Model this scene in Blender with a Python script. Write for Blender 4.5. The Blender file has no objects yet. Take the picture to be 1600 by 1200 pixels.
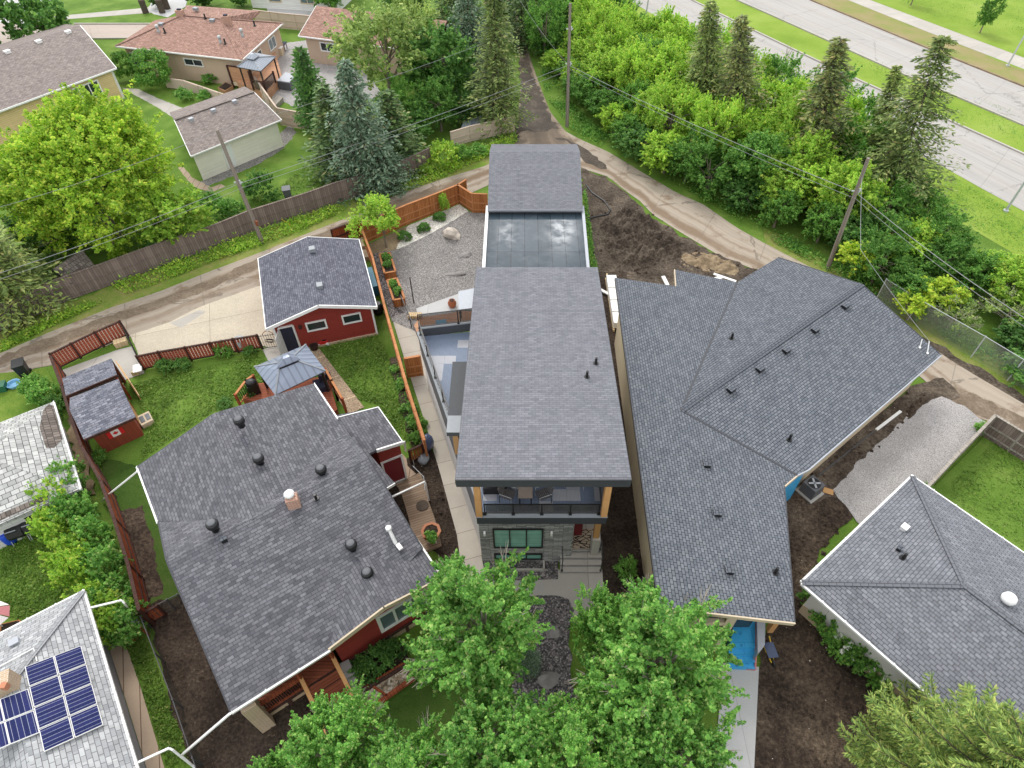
import bpy, math, random
import numpy as np
from mathutils import Vector, Matrix
R_ = math.radians
SC = bpy.context.scene
COL = SC.collection
random.seed(7)
# ---------------------------------------------------------------- camera model (drone, 28.5 m up)
FPX, CX, CY, H = 1000., 820., 600., 28.5
TH = R_(47.1); CT, ST = math.cos(TH), math.sin(TH)
def ray(x, y):
    a = (x-CX)/FPX; b = (y-CY)/FPX
    return Vector((a, CT-b*ST, -ST-b*CT))
def P(x, y, z=0.):
    d = ray(x, y); t = (z-H)/d.z
    return Vector((d.x*t, d.y*t, z))
class Pl:
    def __init__(s, a, b, c):
        s.n = (b-a).cross(c-a).normalized()
        if s.n.z < 0: s.n = -s.n
        s.d = s.n.dot(a)
    def Q(s, x, y):
        d = ray(x, y); o = Vector((0, 0, H))
        return o + d*((s.d-s.n.dot(o))/s.n.dot(d))
    def z(s, x, y): return (s.d-s.n.x*x-s.n.y*y)/s.n.z
    def at(s, x, y): return Vector((x, y, s.z(x, y)))
def V(*a): return Vector(a)
def XY(v, z): return Vector((v[0], v[1], z))
def lerp(a, b, t): return a+(b-a)*t
# ---------------------------------------------------------------- mesh builder
class MB:
    def __init__(s): s.v = []; s.f = []; s.uv = []
    def poly(s, pts, uv=None, udir=None, uvo=(0, 0)):
        pts = [Vector(p) for p in pts]
        i = len(s.v); s.v += pts; s.f.append(list(range(i, i+len(pts))))
        if uv is None:
            n = Vector((0, 0, 0))
            for k in range(len(pts)):
                a, b = pts[k], pts[(k+1) % len(pts)]
                n += a.cross(b)
            n = n.normalized() if n.length > 1e-12 else Vector((0, 0, 1))
            if udir is not None: u = (udir-n*udir.dot(n)).normalized()
            elif abs(n.z) > .999: u = Vector((1, 0, 0))
            else: u = Vector((0, 0, 1)).cross(n).normalized()
            w = n.cross(u)
            uv = [(p.dot(u)+uvo[0], p.dot(w)+uvo[1]) for p in pts]
        s.uv.append(list(uv)); return s
    def prism(s, pts, z0, z1, udir=None, top=True, bot=True):
        """vertical extrusion of a plan polygon; z0/z1 numbers or lists"""
        n = len(pts)
        area = sum(pts[k][0]*pts[(k+1) % n][1]-pts[(k+1) % n][0]*pts[k][1] for k in range(n))
        if area < 0:
            pts = pts[::-1]
            if not isinstance(z0, (int, float)): z0 = z0[::-1]
            if not isinstance(z1, (int, float)): z1 = z1[::-1]
        f0 = lambda k: z0 if isinstance(z0, (int, float)) else z0[k]
        f1 = lambda k: z1 if isinstance(z1, (int, float)) else z1[k]
        lo = [XY(p, f0(k)) for k, p in enumerate(pts)]; hi = [XY(p, f1(k)) for k, p in enumerate(pts)]
        if top: s.poly(hi, udir=udir)
        if bot: s.poly(lo[::-1], udir=udir)
        for k in range(n):
            j = (k+1) % n
            L = (pts[j]-pts[k]).to_2d().length if hasattr(pts[j], 'to_2d') else math.dist(pts[j][:2], pts[k][:2])
            off = k*1.37
            s.poly([lo[k], lo[j], hi[j], hi[k]], uv=[(off, lo[k].z), (off+L, lo[j].z), (off+L, hi[j].z), (off, hi[k].z)])
        return s
    def slab(s, pts, th, uvo=(0, 0), udir=None):
        """sloped polygon (top face) thickened straight down"""
        pts = [Vector(p) for p in pts]
        n = Vector((0, 0, 0))
        for k in range(len(pts)): n += pts[k].cross(pts[(k+1) % len(pts)])
        if n.z < 0: pts = pts[::-1]
        lo = [p-Vector((0, 0, th)) for p in pts]
        s.poly(pts, uvo=uvo, udir=udir); s.poly(lo[::-1])
        for k in range(len(pts)):
            j = (k+1) % len(pts); s.poly([lo[k], lo[j], pts[j], pts[k]])
        return s
    def box(s, c, d, rz=0., M=None):
        """c = centre of the bottom face"""
        x, y, z = d[0]/2, d[1]/2, d[2]
        m = Matrix.Translation(Vector(c)) @ Matrix.Rotation(rz, 4, 'Z')
        if M is not None: m = Matrix.Translation(Vector(c)) @ M
        v = [m @ Vector(p) for p in ((-x, -y, 0), (x, -y, 0), (x, y, 0), (-x, y, 0), (-x, -y, z), (x, -y, z), (x, y, z), (-x, y, z))]
        for f in ((0, 3, 2, 1), (4, 5, 6, 7), (0, 1, 5, 4), (1, 2, 6, 5), (2, 3, 7, 6), (3, 0, 4, 7)):
            q = [v[i] for i in f]
            a = (q[1]-q[0]).length; b = (q[3]-q[0]).length
            s.poly(q, uv=[(0, 0), (a, 0), (a, b), (0, b)])
        return s
    def beam(s, p, q, w, h, up=Vector((0, 0, 1))):
        """bar from p to q, w across, h along up, centred"""
        p, q = Vector(p), Vector(q); d = (q-p); L = d.length; d.normalize()
        sd = d.cross(up)
        if sd.length < 1e-4: sd = d.cross(Vector((0, 1, 0)))
        sd.normalize(); u = sd.cross(d)
        a = [p+sd*(w/2*i)+u*(h/2*j) for i, j in ((-1, -1), (1, -1), (1, 1), (-1, 1))]
        b = [x+d*L for x in a]
        s.poly(a[::-1], uv=[(0, 0), (w, 0), (w, h), (0, h)]); s.poly(b, uv=[(0, 0), (w, 0), (w, h), (0, h)])
        for k in range(4):
            j = (k+1) % 4; e = (a[j]-a[k]).length
            s.poly([a[k], a[j], b[j], b[k]], uv=[(0, 0), (0, e), (L, e), (L, 0)])
        return s
    def tube(s, pts, r, n=6, caps=True):
        pts = [Vector(p) for p in pts]; m = len(pts)
        rr = r if isinstance(r, (list, tuple)) else [r]*m
        rings = []; ref = None
        for k in range(m):
            d = (pts[min(k+1, m-1)]-pts[max(k-1, 0)])
            if d.length < 1e-9: d = Vector((0, 0, 1))
            d.normalize()
            if ref is None:
                ref = d.cross(Vector((0, 0, 1)))
                if ref.length < 1e-3: ref = Vector((1, 0, 0))
            ref = (ref-d*ref.dot(d)).normalized(); w = d.cross(ref)
            rings.append([pts[k]+(ref*math.cos(2*math.pi*i/n)+w*math.sin(2*math.pi*i/n))*rr[k] for i in range(n)])
        i0 = len(s.v)
        for g in rings: s.v += g
        L = 0
        for k in range(m-1):
            L2 = L+(pts[k+1]-pts[k]).length
            for i in range(n):
                j = (i+1) % n
                s.f.append([i0+k*n+i, i0+k*n+j, i0+(k+1)*n+j, i0+(k+1)*n+i])
                c = 2*math.pi*rr[k]/n
                s.uv.append([(i*c, L), ((i+1)*c, L), ((i+1)*c, L2), (i*c, L2)])
            L = L2
        if caps:
            s.poly(rings[0][::-1]); s.poly(rings[-1])
        return s
    def cyl(s, c, r, h, n=12, r2=None):
        return s.tube([Vector(c), Vector(c)+Vector((0, 0, h))], [r, r if r2 is None else r2], n)
    def lathe(s, c, prof, n=14):
        """prof: list of (radius, z) from bottom to top"""
        c = Vector(c); i0 = len(s.v)
        for r, z in prof:
            for i in range(n):
                t = 2*math.pi*i/n; s.v.append(c+Vector((r*math.cos(t), r*math.sin(t), z)))
        for k in range(len(prof)-1):
            for i in range(n):
                j = (i+1) % n
                s.f.append([i0+k*n+i, i0+k*n+j, i0+(k+1)*n+j, i0+(k+1)*n+i]); s.uv.append([(i/n, k), (j/n, k), (j/n, k+1), (i/n, k+1)])
        s.f.append([i0+i for i in range(n)][::-1]); s.uv.append([(0, 0)]*n)
        s.f.append([i0+(len(prof)-1)*n+i for i in range(n)]); s.uv.append([(0, 0)]*n)
        return s
    def blob(s, c, r, seed=0, n=2, amp=.18, sq=(1, 1, 1)):
        import bmesh
        bm = bmesh.new(); bmesh.ops.create_icosphere(bm, subdivisions=n, radius=1)
        rd = random.Random(seed); ph = [(rd.uniform(-2.2, 2.2), rd.uniform(-2.2, 2.2), rd.uniform(-2.2, 2.2), rd.uniform(0, 6)) for _ in range(6)]
        i0 = len(s.v); bm.verts.ensure_lookup_table()
        for v in bm.verts:
            k = 1+amp*sum(math.sin(a*v.co.x*1.7+b*v.co.y*1.7+e*v.co.z*1.7+o) for a, b, e, o in ph)/2.2
            s.v.append(Vector(c)+Vector((v.co.x*sq[0], v.co.y*sq[1], v.co.z*sq[2]))*(r*k))
        for f in bm.faces:
            s.f.append([i0+v.index for v in f.verts]); s.uv.append([(0, 0)]*len(f.verts))
        bm.free(); return s
    def mesh(s, name, mat, off=Vector((0, 0, 0)), smooth=False):
        me = bpy.data.meshes.new(name)
        me.from_pydata([tuple(v-off) for v in s.v], [], s.f)
        uvl = me.uv_layers.new(name='UVMap')
        flat = [c for face in s.uv for uv in face for c in uv]
        uvl.data.foreach_set('uv', flat)
        if mat: me.materials.append(mat)
        if smooth: me.polygons.foreach_set('use_smooth', [True]*len(me.polygons))
        me.update(); return me
    def build(s, name, mat, parent=None, smooth=False, origin=None, label=None):
        if parent is not None: off = WORLD[parent.name]
        elif origin is not None: off = Vector(origin)
        else:
            xs = [v.x for v in s.v]; ys = [v.y for v in s.v]; zs = [v.z for v in s.v]
            off = Vector(((min(xs)+max(xs))/2, (min(ys)+max(ys))/2, min(zs)))
        o = bpy.data.objects.new(name, s.mesh(name, mat, off, smooth)); COL.objects.link(o)
        if parent is not None: o.parent = parent
        else: o.location = off
        WORLD[o.name] = off
        if label: o['label'] = label
        return o
WORLD = {}
def tag(o, label=None, cat=None, group=None, kind=None):
    if label: o['label'] = label
    if cat: o['category'] = cat
    if group: o['group'] = group
    if kind: o['kind'] = kind
    return o
def empty(name, loc, label, cat, group=None):
    o = bpy.data.objects.new(name, None); COL.objects.link(o); o.empty_display_size = .3
    o.location = Vector(loc); WORLD[o.name] = Vector(loc)
    return tag(o, label, cat, group)
def copy_tree(o, parent=None):
    c = o.copy(); COL.objects.link(c); c.parent = parent
    for ch in list(o.children): copy_tree(ch, c)
    return c
def structure(name, mb, mat, smooth=False): return tag(mb.build(name, mat, smooth=smooth), kind='structure')
# ground sheets ------------------------------------------------------------
BOXES = []
LAYER = [0]
def level(px):
    q = [P(p[0], p[1], 0) if len(p) == 2 else p for p in px]
    b = (min(p.x for p in q)-.5, min(p.y for p in q)-.5, max(p.x for p in q)+.5, max(p.y for p in q)+.5)
    lv = 1+max([l for c, l in BOXES if c[0] < b[2] and b[0] < c[2] and c[1] < b[3] and b[1] < c[3]], default=0)
    BOXES.append((b, lv)); return .004*lv
def jagged(pts, step, amp, rd):
    out = []
    for k in range(len(pts)):
        a, b = pts[k], pts[(k+1) % len(pts)]
        n = max(1, int((b-a).length/step)); pd = Vector((-(b-a).y, (b-a).x, 0))
        if pd.length > 0: pd.normalize()
        for i in range(n):
            q = a.lerp(b, i/n)
            if i or True: q = q+pd*rd.uniform(-amp, amp)
            out.append(q)
    return out
def sheet(name, px, mat, jag=0., step=.35, udir=None, kind='structure', world=False, label=None, cat=None, group=None):
    LAYER[0] += 1; z = level(px)
    pts = [XY(p, z) if world else P(p[0], p[1], z) for p in px]
    if jag: pts = jagged(pts, step, jag, random.Random(LAYER[0]))
    m = MB(); 
    a = sum(pts[k].x*pts[(k+1) % len(pts)].y-pts[(k+1) % len(pts)].x*pts[k].y for k in range(len(pts)))
    if a < 0: pts = pts[::-1]
    m.poly(pts, udir=udir)
    o = m.build(name, mat)
    return tag(o, label, cat, group, kind)
def strip(name, left, right, mat, step=1.0, width_uv=None, kind='structure'):
    """a road from two pixel polylines; UV u = metres along, v = 0..1 across"""
    z = level(list(left)+list(right))
    A = [P(x, y, z) for x, y in left]; B = [P(x, y, z) for x, y in right]
    def res(L, n):
        ds = [0]
        for k in range(len(L)-1): ds.append(ds[-1]+(L[k+1]-L[k]).length)
        out = []
        for i in range(n+1):
            t = ds[-1]*i/n; k = 0
            while k < len(L)-2 and ds[k+1] < t: k += 1
            out.append(L[k].lerp(L[k+1], (t-ds[k])/max(1e-6, ds[k+1]-ds[k])))
        return out, ds[-1]
    la = sum((A[k+1]-A[k]).length for k in range(len(A)-1)); n = max(4, int(la/step))
    a, L = res(A, n); b, _ = res(B, n)
    m = MB()
    for i in range(n):
        u0, u1 = L*i/n, L*(i+1)/n
        q = [a[i], b[i], b[i+1], a[i+1]]; uv = [(u0, 0), (u0, 1), (u1, 1), (u1, 0)]
        if (q[1]-q[0]).cross(q[2]-q[0]).z < 0: q = q[::-1]; uv = uv[::-1]
        m.poly(q, uv=uv)
    return tag(m.build(name, mat), kind=kind)
# ---------------------------------------------------------------- materials
MAT = {}
class N:
    def __init__(s, name, rough=.85, spec=.3):
        s.m = bpy.data.materials.new(name); s.m.use_nodes = True
        s.t = s.m.node_tree; s.b = s.t.nodes['Principled BSDF']
        s.b.inputs['Roughness'].default_value = rough
        s.b.inputs['Specular IOR Level'].default_value = spec
        MAT[name] = s.m; s._pos = None; s._uv = None
    def n(s, typ, **kw):
        x = s.t.nodes.new(typ)
        for k, v in kw.items(): setattr(x, k, v)
        return x
    def set(s, inp, v):
        if hasattr(v, 'is_output') or isinstance(v, bpy.types.NodeSocket): s.t.links.new(v, inp)
        elif isinstance(v, (tuple, list)) and len(v) == 3 and inp.type == 'RGBA': inp.default_value = (*v, 1)
        else: inp.default_value = v
    def pos(s):
        if s._pos is None: s._pos = s.n('ShaderNodeNewGeometry').outputs['Position']
        return s._pos
    def obj(s): return s.n('ShaderNodeTexCoord').outputs['Object']
    def uv(s):
        if s._uv is None: s._uv = s.n('ShaderNodeUVMap').outputs['UV']
        return s._uv
    def mapv(s, vec, scale=(1, 1, 1), rot=(0, 0, 0), loc=(0, 0, 0)):
        x = s.n('ShaderNodeMapping'); s.set(x.inputs['Vector'], vec)
        x.inputs['Scale'].default_value = scale; x.inputs['Rotation'].default_value = rot; x.inputs['Location'].default_value = loc
        return x.outputs[0]
    def noise(s, vec, scale, detail=4, rough=.55, dist=0.):
        x = s.n('ShaderNodeTexNoise'); s.set(x.inputs['Vector'], vec)
        x.inputs['Scale'].default_value = scale; x.inputs['Detail'].default_value = detail; x.inputs['Roughness'].default_value = rough; x.inputs['Distortion'].default_value = dist
        return x.outputs['Fac']
    def vor(s, vec, scale, feature='F1', out='Distance', rnd=1.):
        x = s.n('ShaderNodeTexVoronoi', feature=feature); s.set(x.inputs['Vector'], vec); x.inputs['Scale'].default_value = scale; x.inputs['Randomness'].default_value = rnd
        return x.outputs[out]
    def ramp(s, fac, *stops, interp='LINEAR'):
        x = s.n('ShaderNodeValToRGB'); s.set(x.inputs['Fac'], fac); cr = x.color_ramp; cr.interpolation = interp
        while len(cr.elements) < len(stops): cr.elements.new(.5)
        for e, (p, c) in zip(cr.elements, stops):
            e.position = p; e.color = (c, c, c, 1) if isinstance(c, (int, float)) else (*c, 1)
        return x.outputs['Color']
    def mix(s, a, b, fac, mode='MIX'):
        x = s.n('ShaderNodeMix', data_type='RGBA', blend_type=mode)
        s.set(x.inputs[0], fac); s.set(x.inputs[6], a); s.set(x.inputs[7], b); return x.outputs[2]
    def math(s, op, a, b=0.):
        x = s.n('ShaderNodeMath', operation=op); s.set(x.inputs[0], a); s.set(x.inputs[1], b); return x.outputs[0]
    def bump(s, h, strength=.5, dist=.02):
        x = s.n('ShaderNodeBump'); x.inputs['Strength'].default_value = strength; x.inputs['Distance'].default_value = dist
        s.set(x.inputs['Height'], h); s.set(s.b.inputs['Normal'], x.outputs[0]); return s
    def col(s, c): s.set(s.b.inputs['Base Color'], c); return s
    def brick(s, vec, c1, c2, mortar, w, h, gap, off=.5, bias=0., freq=2, scale=1):
        x = s.n('ShaderNodeTexBrick', offset=off, offset_frequency=freq); s.set(x.inputs['Vector'], vec)
        for k, v in (('Color1', c1), ('Color2', c2), ('Mortar', mortar)): s.set(x.inputs[k], v)
        x.inputs['Scale'].default_value = scale; x.inputs['Mortar Size'].default_value = gap; x.inputs['Mortar Smooth'].default_value = .1; x.inputs['Bias'].default_value = bias
        x.inputs['Brick Width'].default_value = w; x.inputs['Row Height'].default_value = h
        return x
def plain(name, c, rough=.6, spec=.4, metal=0., var=.12, sc=6.):
    m = N(name, rough, spec); m.b.inputs['Metallic'].default_value = metal
    f = m.noise(m.obj(), sc, 3)
    m.col(m.mix(tuple(k*(1-var) for k in c), tuple(min(1, k*(1+var)) for k in c), f)); return m.m
def ground(name, stops, big=.25, fine=9., bumpd=.03, bstr=.6, finew=.45, rough=.95):
    """multi scale noise through a ramp of colours"""
    m = N(name, rough, .15); p = m.pos()
    a = m.noise(p, big, 5, .6); b = m.noise(p, fine, 4, .7)
    f = m.math('ADD', m.math('MULTIPLY', a, 1-finew), m.math('MULTIPLY', b, finew))
    m.col(m.ramp(f, *stops)); m.bump(b, bstr, bumpd); return m.m
leaf_scale = 1.3
ground('lawn', [(.30, (.040, .088, .012)), (.44, (.080, .155, .020)), (.54, (.120, .205, .032)), (.68, (.215, .270, .075))], .42, 17., .05, .8, .5)
ground('lawn_patchy', [(.28, (.045, .09, .014)), (.43, (.085, .16, .02)), (.55, (.15, .22, .035)), (.68, (.24, .25, .08))], .5, 18., .04)
ground('boulevard_lawn', [(.30, (.085, .16, .016)), (.44, (.155, .245, .026)), (.55, (.21, .30, .045)), (.70, (.29, .34, .10))], .16, 10., .05, .8, .5)
ground('boulevard_dry', [(.30, (.11, .16, .03)), (.45, (.19, .22, .06)), (.55, (.25, .21, .10)), (.7, (.3, .24, .14))], .3, 14., .03)
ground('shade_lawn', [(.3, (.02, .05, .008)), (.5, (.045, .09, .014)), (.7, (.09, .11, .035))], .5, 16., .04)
ground('verge', [(.3, (.05, .12, .012)), (.45, (.12, .2, .025)), (.56, (.22, .22, .07)), (.7, (.32, .22, .12))], .45, 12., .05)
ground('dark_soil', [(.28, (.014, .010, .008)), (.45, (.036, .026, .020)), (.6, (.085, .064, .048)), (.74, (.26, .205, .15))], .6, 8., .16, 1., .55)
ground('lot_soil', [(.30, (.018, .013, .010)), (.45, (.050, .036, .027)), (.56, (.115, .085, .061)), (.72, (.28, .215, .15))], .4, 7., .18, 1., .5)
ground('mud', [(.3, (.022, .017, .014)), (.45, (.062, .048, .037)), (.57, (.13, .104, .08)), (.72, (.26, .215, .165))], .6, 6., .14, 1., .5)
ground('lane_mud', [(.3, (.10, .075, .053)), (.5, (.165, .127, .092)), (.68, (.27, .22, .165))], .9, 7., .04, .7, .5)
ground('wet_mud', [(.3, (.028, .022, .018)), (.5, (.062, .049, .038)), (.7, (.15, .12, .09))], .7, 6., .03, .6, .45, .6)
ground('clay', [(.3, (.13, .095, .06)), (.5, (.24, .18, .115)), (.7, (.36, .29, .19))], .6, 8., .05, .7)
def gravel(name, cols, scale, bstr=1.):
    m = N(name, .9, .2); p = m.pos()
    v = m.n('ShaderNodeTexVoronoi'); m.set(v.inputs['Vector'], p); v.inputs['Scale'].default_value = scale
    sp = m.n('ShaderNodeSeparateColor'); m.set(sp.inputs[0], v.outputs['Color'])
    c = m.ramp(sp.outputs[0], *[(i/max(1, len(cols)-1), k) for i, k in enumerate(cols)])
    big = m.noise(p, .6, 4)
    c = m.mix(c, m.mix((.72, .72, .72), (1.2, 1.2, 1.2), big), 1., 'MULTIPLY')
    m.col(m.mix(c, (.02, .02, .02), m.ramp(v.outputs['Distance'], (.45, 0.), (.85, .6))))
    m.bump(m.math('SUBTRACT', 1., v.outputs['Distance']), bstr, .02); return m.m
gravel('grey_gravel', [(.13, .122, .118), (.20, .19, .182), (.28, .26, .25), (.42, .40, .38)], 21.)
gravel('dark_gravel', [(.05, .048, .05), (.11, .10, .10), (.17, .15, .15), (.35, .32, .31)], 14.)
gravel('pale_gravel', [(.31, .295, .288), (.36, .345, .335), (.40, .385, .375), (.48, .46, .45)], 26., .5)
gravel('white_pebble', [(.45, .43, .38), (.62, .59, .53), (.72, .69, .62), (.8, .77, .7)], 15., .7)
gravel('river_rock', [(.12, .08, .05), (.3, .22, .15), (.42, .34, .25), (.55, .5, .42)], 9., 1.)
def slabbed(name, c, w, h, joint, rot=0., var=.25, fine=30., stain=.5, agg=0., off=0., gap=.014):
    m = N(name, .9, .2); p = m.mapv(m.uv(), rot=(0, 0, rot))
    br = m.brick(p, (1, 1, 1), (.9, .9, .9), joint, w, h, gap, off)
    a = m.noise(m.pos(), stain, 6, .65); b = m.noise(m.pos(), fine, 3, .7)
    k = m.mix(tuple(x*(1-var) for x in c), tuple(min(1, x*(1+var*.6)) for x in c), a)
    k = m.mix(k, m.mix((.75, .75, .75), (1.2, 1.2, 1.2), b), 1., 'MULTIPLY')
    if agg: k = m.mix(k, m.ramp(m.vor(m.pos(), 22., out='Color'), (.2, (.35, .3, .24)), (.8, (1.25, 1.2, 1.1))), agg, 'MULTIPLY')
    m.col(m.mix(k, br.outputs['Color'], 1., 'MULTIPLY')); m.bump(b, .2, .01); return m.m
slabbed('walk_concrete', (.47, .43, .37), 1.5, 40., (.45, .42, .4))
slabbed('plain_concrete', (.43, .405, .365), 3., 3., (.5, .48, .45))
slabbed('new_concrete', (.47, .47, .465), 2.2, 30., (.7, .7, .7), var=.12)
slabbed('paver', (.40, .31, .23), .62, 40., (.35, .3, .26), gap=.02)
slabbed('aggregate', (.52, .465, .375), 4.6, 3.4, (.42, .39, .34), agg=.22, gap=.012)
slabbed('aggregate_walk', (.42, .33, .24), 2.1, 30., (1.5, 1.5, 1.5), agg=.7, gap=.05)
def road(name, base, dark, crack=.5, tracks=(), mudc=(.12, .085, .058), mudamt=0., sheen=.85, patch=.3):
    m = N(name, sheen, .25); uv = m.uv(); p = m.pos()
    sx = m.n('ShaderNodeSeparateXYZ'); m.set(sx.inputs[0], uv)
    lon = m.noise(m.mapv(uv, (.03, 11., 1)), 1.6, 6, .65); a = m.noise(p, .25, 6, .65); b = m.noise(p, 24., 3, .7)
    k = m.mix(base, dark, m.ramp(lon, (.42, 0.), (.68, 1.)))
    k = m.mix(k, m.mix(tuple(x*.8 for x in base), tuple(min(1, x*1.12) for x in base), a), patch)
    k = m.mix(k, m.mix((.8, .8, .8), (1.15, 1.15, 1.15), b), 1., 'MULTIPLY')
    ck = m.vor(m.mapv(p, (1, 1, 0), loc=(3, 1, 0)), .10, 'DISTANCE_TO_EDGE')
    wob = m.math('ADD', ck, m.math('MULTIPLY', m.math('SUBTRACT', m.noise(p, 1.3, 4), .5), .08))
    cr = m.ramp(m.math('ABSOLUTE', wob), (.002, 1.), (.008, 0.))
    k = m.mix(k, tuple(x*.3 for x in base), m.math('MULTIPLY', cr, crack))
    wv = m.math('ADD', sx.outputs[1], m.math('MULTIPLY', m.math('SUBTRACT', m.noise(m.mapv(uv, (.25, 1.5, 1)), 1., 5, .65), .5), .34))
    for c, w, s in tracks:
        d = m.math('ABSOLUTE', m.math('SUBTRACT', wv, c))
        f = m.ramp(d, (w*.35, s), (w, 0.))
        f2 = m.math('MULTIPLY', f, m.ramp(m.noise(m.mapv(uv, (.09, .5, 1), loc=(c*9, 0, 0)), 1.4, 6, .7), (.30, .6), (.46, 1.)))
        k = m.mix(k, m.mix(mudc, tuple(x*1.7 for x in mudc), m.noise(p, 2.5, 5, .7)), f2)
    if mudamt:
        k = m.mix(k, m.mix(mudc, tuple(x*1.8 for x in mudc), b), m.ramp(m.noise(p, .55, 6, .7), (.60-mudamt*.2, 0.), (.68-mudamt*.1, .85)))
    jn = m.math('FRACT', m.math('DIVIDE', sx.outputs[0], 5.2)); k = m.mix(k, tuple(x*.45 for x in base), m.math('MULTIPLY', m.ramp(jn, (.008, 1.), (.018, 0.)), crack*.8))
    m.col(k); m.bump(b, .25, .01); return m.m
road('alley_concrete', (.335, .285, .23), (.235, .195, .15), .7, ((.36, .20, 1.), (.70, .10, .55)), (.125, .088, .058), .35)
road('alley_east', (.37, .315, .255), (.25, .21, .16), .7, ((.80, .15, .9), (.50, .06, .45)), (.135, .096, .064), .3)
road('alley_stem', (.30, .24, .18), (.16, .12, .085), .4, ((.45, .30, 1.), (.75, .15, .8)), (.085, .066, .05), .8)
road('boulevard_concrete', (.37, .355, .338), (.25, .24, .226), .45, ((.28, .12, .5), (.72, .12, .5)), (.25, .235, .215), 0.)
road('street_asphalt', (.40, .34, .295), (.34, .285, .24), .3)
def shingle(name, c1, c2, gap, w=.32, h=.145, streak=.3, hue=None, bias=0., fine=.5, bst=.5):
    m = N(name, .92, .18); uv = m.uv()
    br = m.brick(uv, c1, c2, gap, w, h, .012, .5, bias)
    br2 = m.brick(m.mapv(uv, (1, 1, 1), loc=(.17, 0, 0)), (.66, .66, .67), (1.3, 1.3, 1.3), (1, 1, 1), w*.62, h, .0, .37, 0., 3)
    k = m.mix(br.outputs['Color'], br2.outputs['Color'], fine, 'MULTIPLY')
    a = m.noise(m.mapv(uv, (1.6, .35, 1)), .7, 5, .6)
    k = m.mix(k, m.mix((1-streak,)*3, (1+streak,)*3, a), 1., 'MULTIPLY')
    k = m.mix(k, m.mix((.8, .8, .8), (1.2, 1.2, 1.2), m.noise(uv, 45., 2, .6)), 1., 'MULTIPLY')
    if hue: k = m.mix(k, hue, m.math('MULTIPLY', m.noise(uv, .45, 3), .6), 'MULTIPLY')
    sx = m.n('ShaderNodeSeparateXYZ'); m.set(sx.inputs[0], uv)
    fr = m.math('FRACT', m.math('DIVIDE', sx.outputs[1], h))
    hgt = m.math('ADD', m.math('MULTIPLY', m.math('SUBTRACT', 1., fr), 1.), m.math('MULTIPLY', br.outputs['Fac'], -.6))
    m.col(k); m.bump(hgt, bst, .02); return m.m
shingle('shingle_main', (.138, .142, .160), (.176, .180, .200), (.112, .115, .13), .30, .125, .13, fine=.28)
shingle('shingle_wide', (.105, .117, .136), (.155, .166, .186), (.03, .033, .042), .24, .15, .13, bst=1., fine=.36)
shingle('shingle_slate', (.082, .083, .095), (.148, .149, .164), (.058, .058, .066), .28, .14, .06, fine=.4)
shingle('shingle_garage', (.085, .089, .112), (.15, .155, .184), (.05, .05, .065), .28, .14, .08, fine=.45)
shingle('shingle_bungalow', (.145, .153, .170), (.192, .20, .22), (.06, .063, .072), .26, .15, .13, bst=.9, fine=.4)
shingle('shingle_white', (.28, .285, .275), (.45, .455, .44), (.075, .075, .075), .36, .26, .22, bst=1.)
shingle('shingle_pale', (.275, .285, .295), (.40, .41, .415), (.15, .15, .16), .33, .17, .15)
shingle('shingle_brown', (.25, .15, .118), (.36, .225, .18), (.16, .095, .075), .33, .15, .15)
shingle('shingle_taupe', (.19, .16, .148), (.27, .23, .212), (.115, .10, .092), .33, .15, .15)
shingle('shingle_shed', (.105, .112, .14), (.20, .205, .235), (.06, .06, .075), .34, .15, .2, fine=.7)
shingle('cedar_shake', (.10, .085, .075), (.2, .17, .15), (.03, .026, .023), .2, .3, .3)
def siding(name, c, h=.15, var=.1, vert=False, dark=.6):
    m = N(name, .7, .3); uv = m.uv()
    br = m.brick(m.mapv(uv, rot=(0, 0, R_(90) if vert else 0)), c, tuple(k*(1-var) for k in c), tuple(k*dark for k in c), 3.6, h, .010, .37)
    k = m.mix(br.outputs['Color'], m.mix((.86,)*3, (1.1,)*3, m.noise(uv, .9, 5)), 1., 'MULTIPLY')
    m.col(k); m.bump(br.outputs['Fac'], .3, -.01); return m.m
siding('red_siding', (.29, .042, .032)); siding('cream_siding', (.82, .79, .68), .14, dark=.8); siding('white_siding', (.72, .72, .70), .2)
siding('tan_stucco', (.60, .50, .35), 30., .02); siding('beige_stucco', (.50, .375, .28), 30., .03); siding('white_stucco', (.62, .60, .57), 30., .03)
siding('yellow_siding', (.72, .55, .29), .16); siding('dark_siding', (.045, .048, .055), .16); siding('grey_siding', (.30, .31, .33), .16)
siding('rusty_shed', (.27, .062, .035), .12, .2, True); siding('tan_parging', (.46, .36, .24), 30., .05)
def boards(name, c1, c2, gap, w=.14, ln=3., vert=True, weather=.3, fine=30., gapw=.008):
    """wood boards; runs along V when vert"""
    m = N(name, .8, .25); uv = m.uv()
    vec = m.mapv(uv, rot=(0, 0, R_(90) if vert else 0))
    br = m.brick(vec, c1, c2, gap, ln, w, gapw, .43, 0., 3)
    g = m.noise(m.mapv(uv, (fine, 1.2, 1) if vert else (1.2, fine, 1)), 1., 4, .6)
    k = m.mix(br.outputs['Color'], m.mix((1-weather,)*3, (1+weather,)*3, g), 1., 'MULTIPLY')
    k = m.mix(k, m.mix((.7,)*3, (1.2,)*3, m.noise(uv, .8, 5)), .7, 'MULTIPLY')
    m.col(k); m.bump(br.outputs['Fac'], .4, -.01); return m.m
boards('cedar_new', (.42, .165, .055), (.30, .105, .032), (.09, .035, .014))
boards('cedar_red', (.33, .085, .035), (.24, .058, .024), (.06, .018, .01))
boards('cedar_rail', (.46, .20, .085), (.38, .155, .06), (.3, .12, .05), .5)
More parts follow.
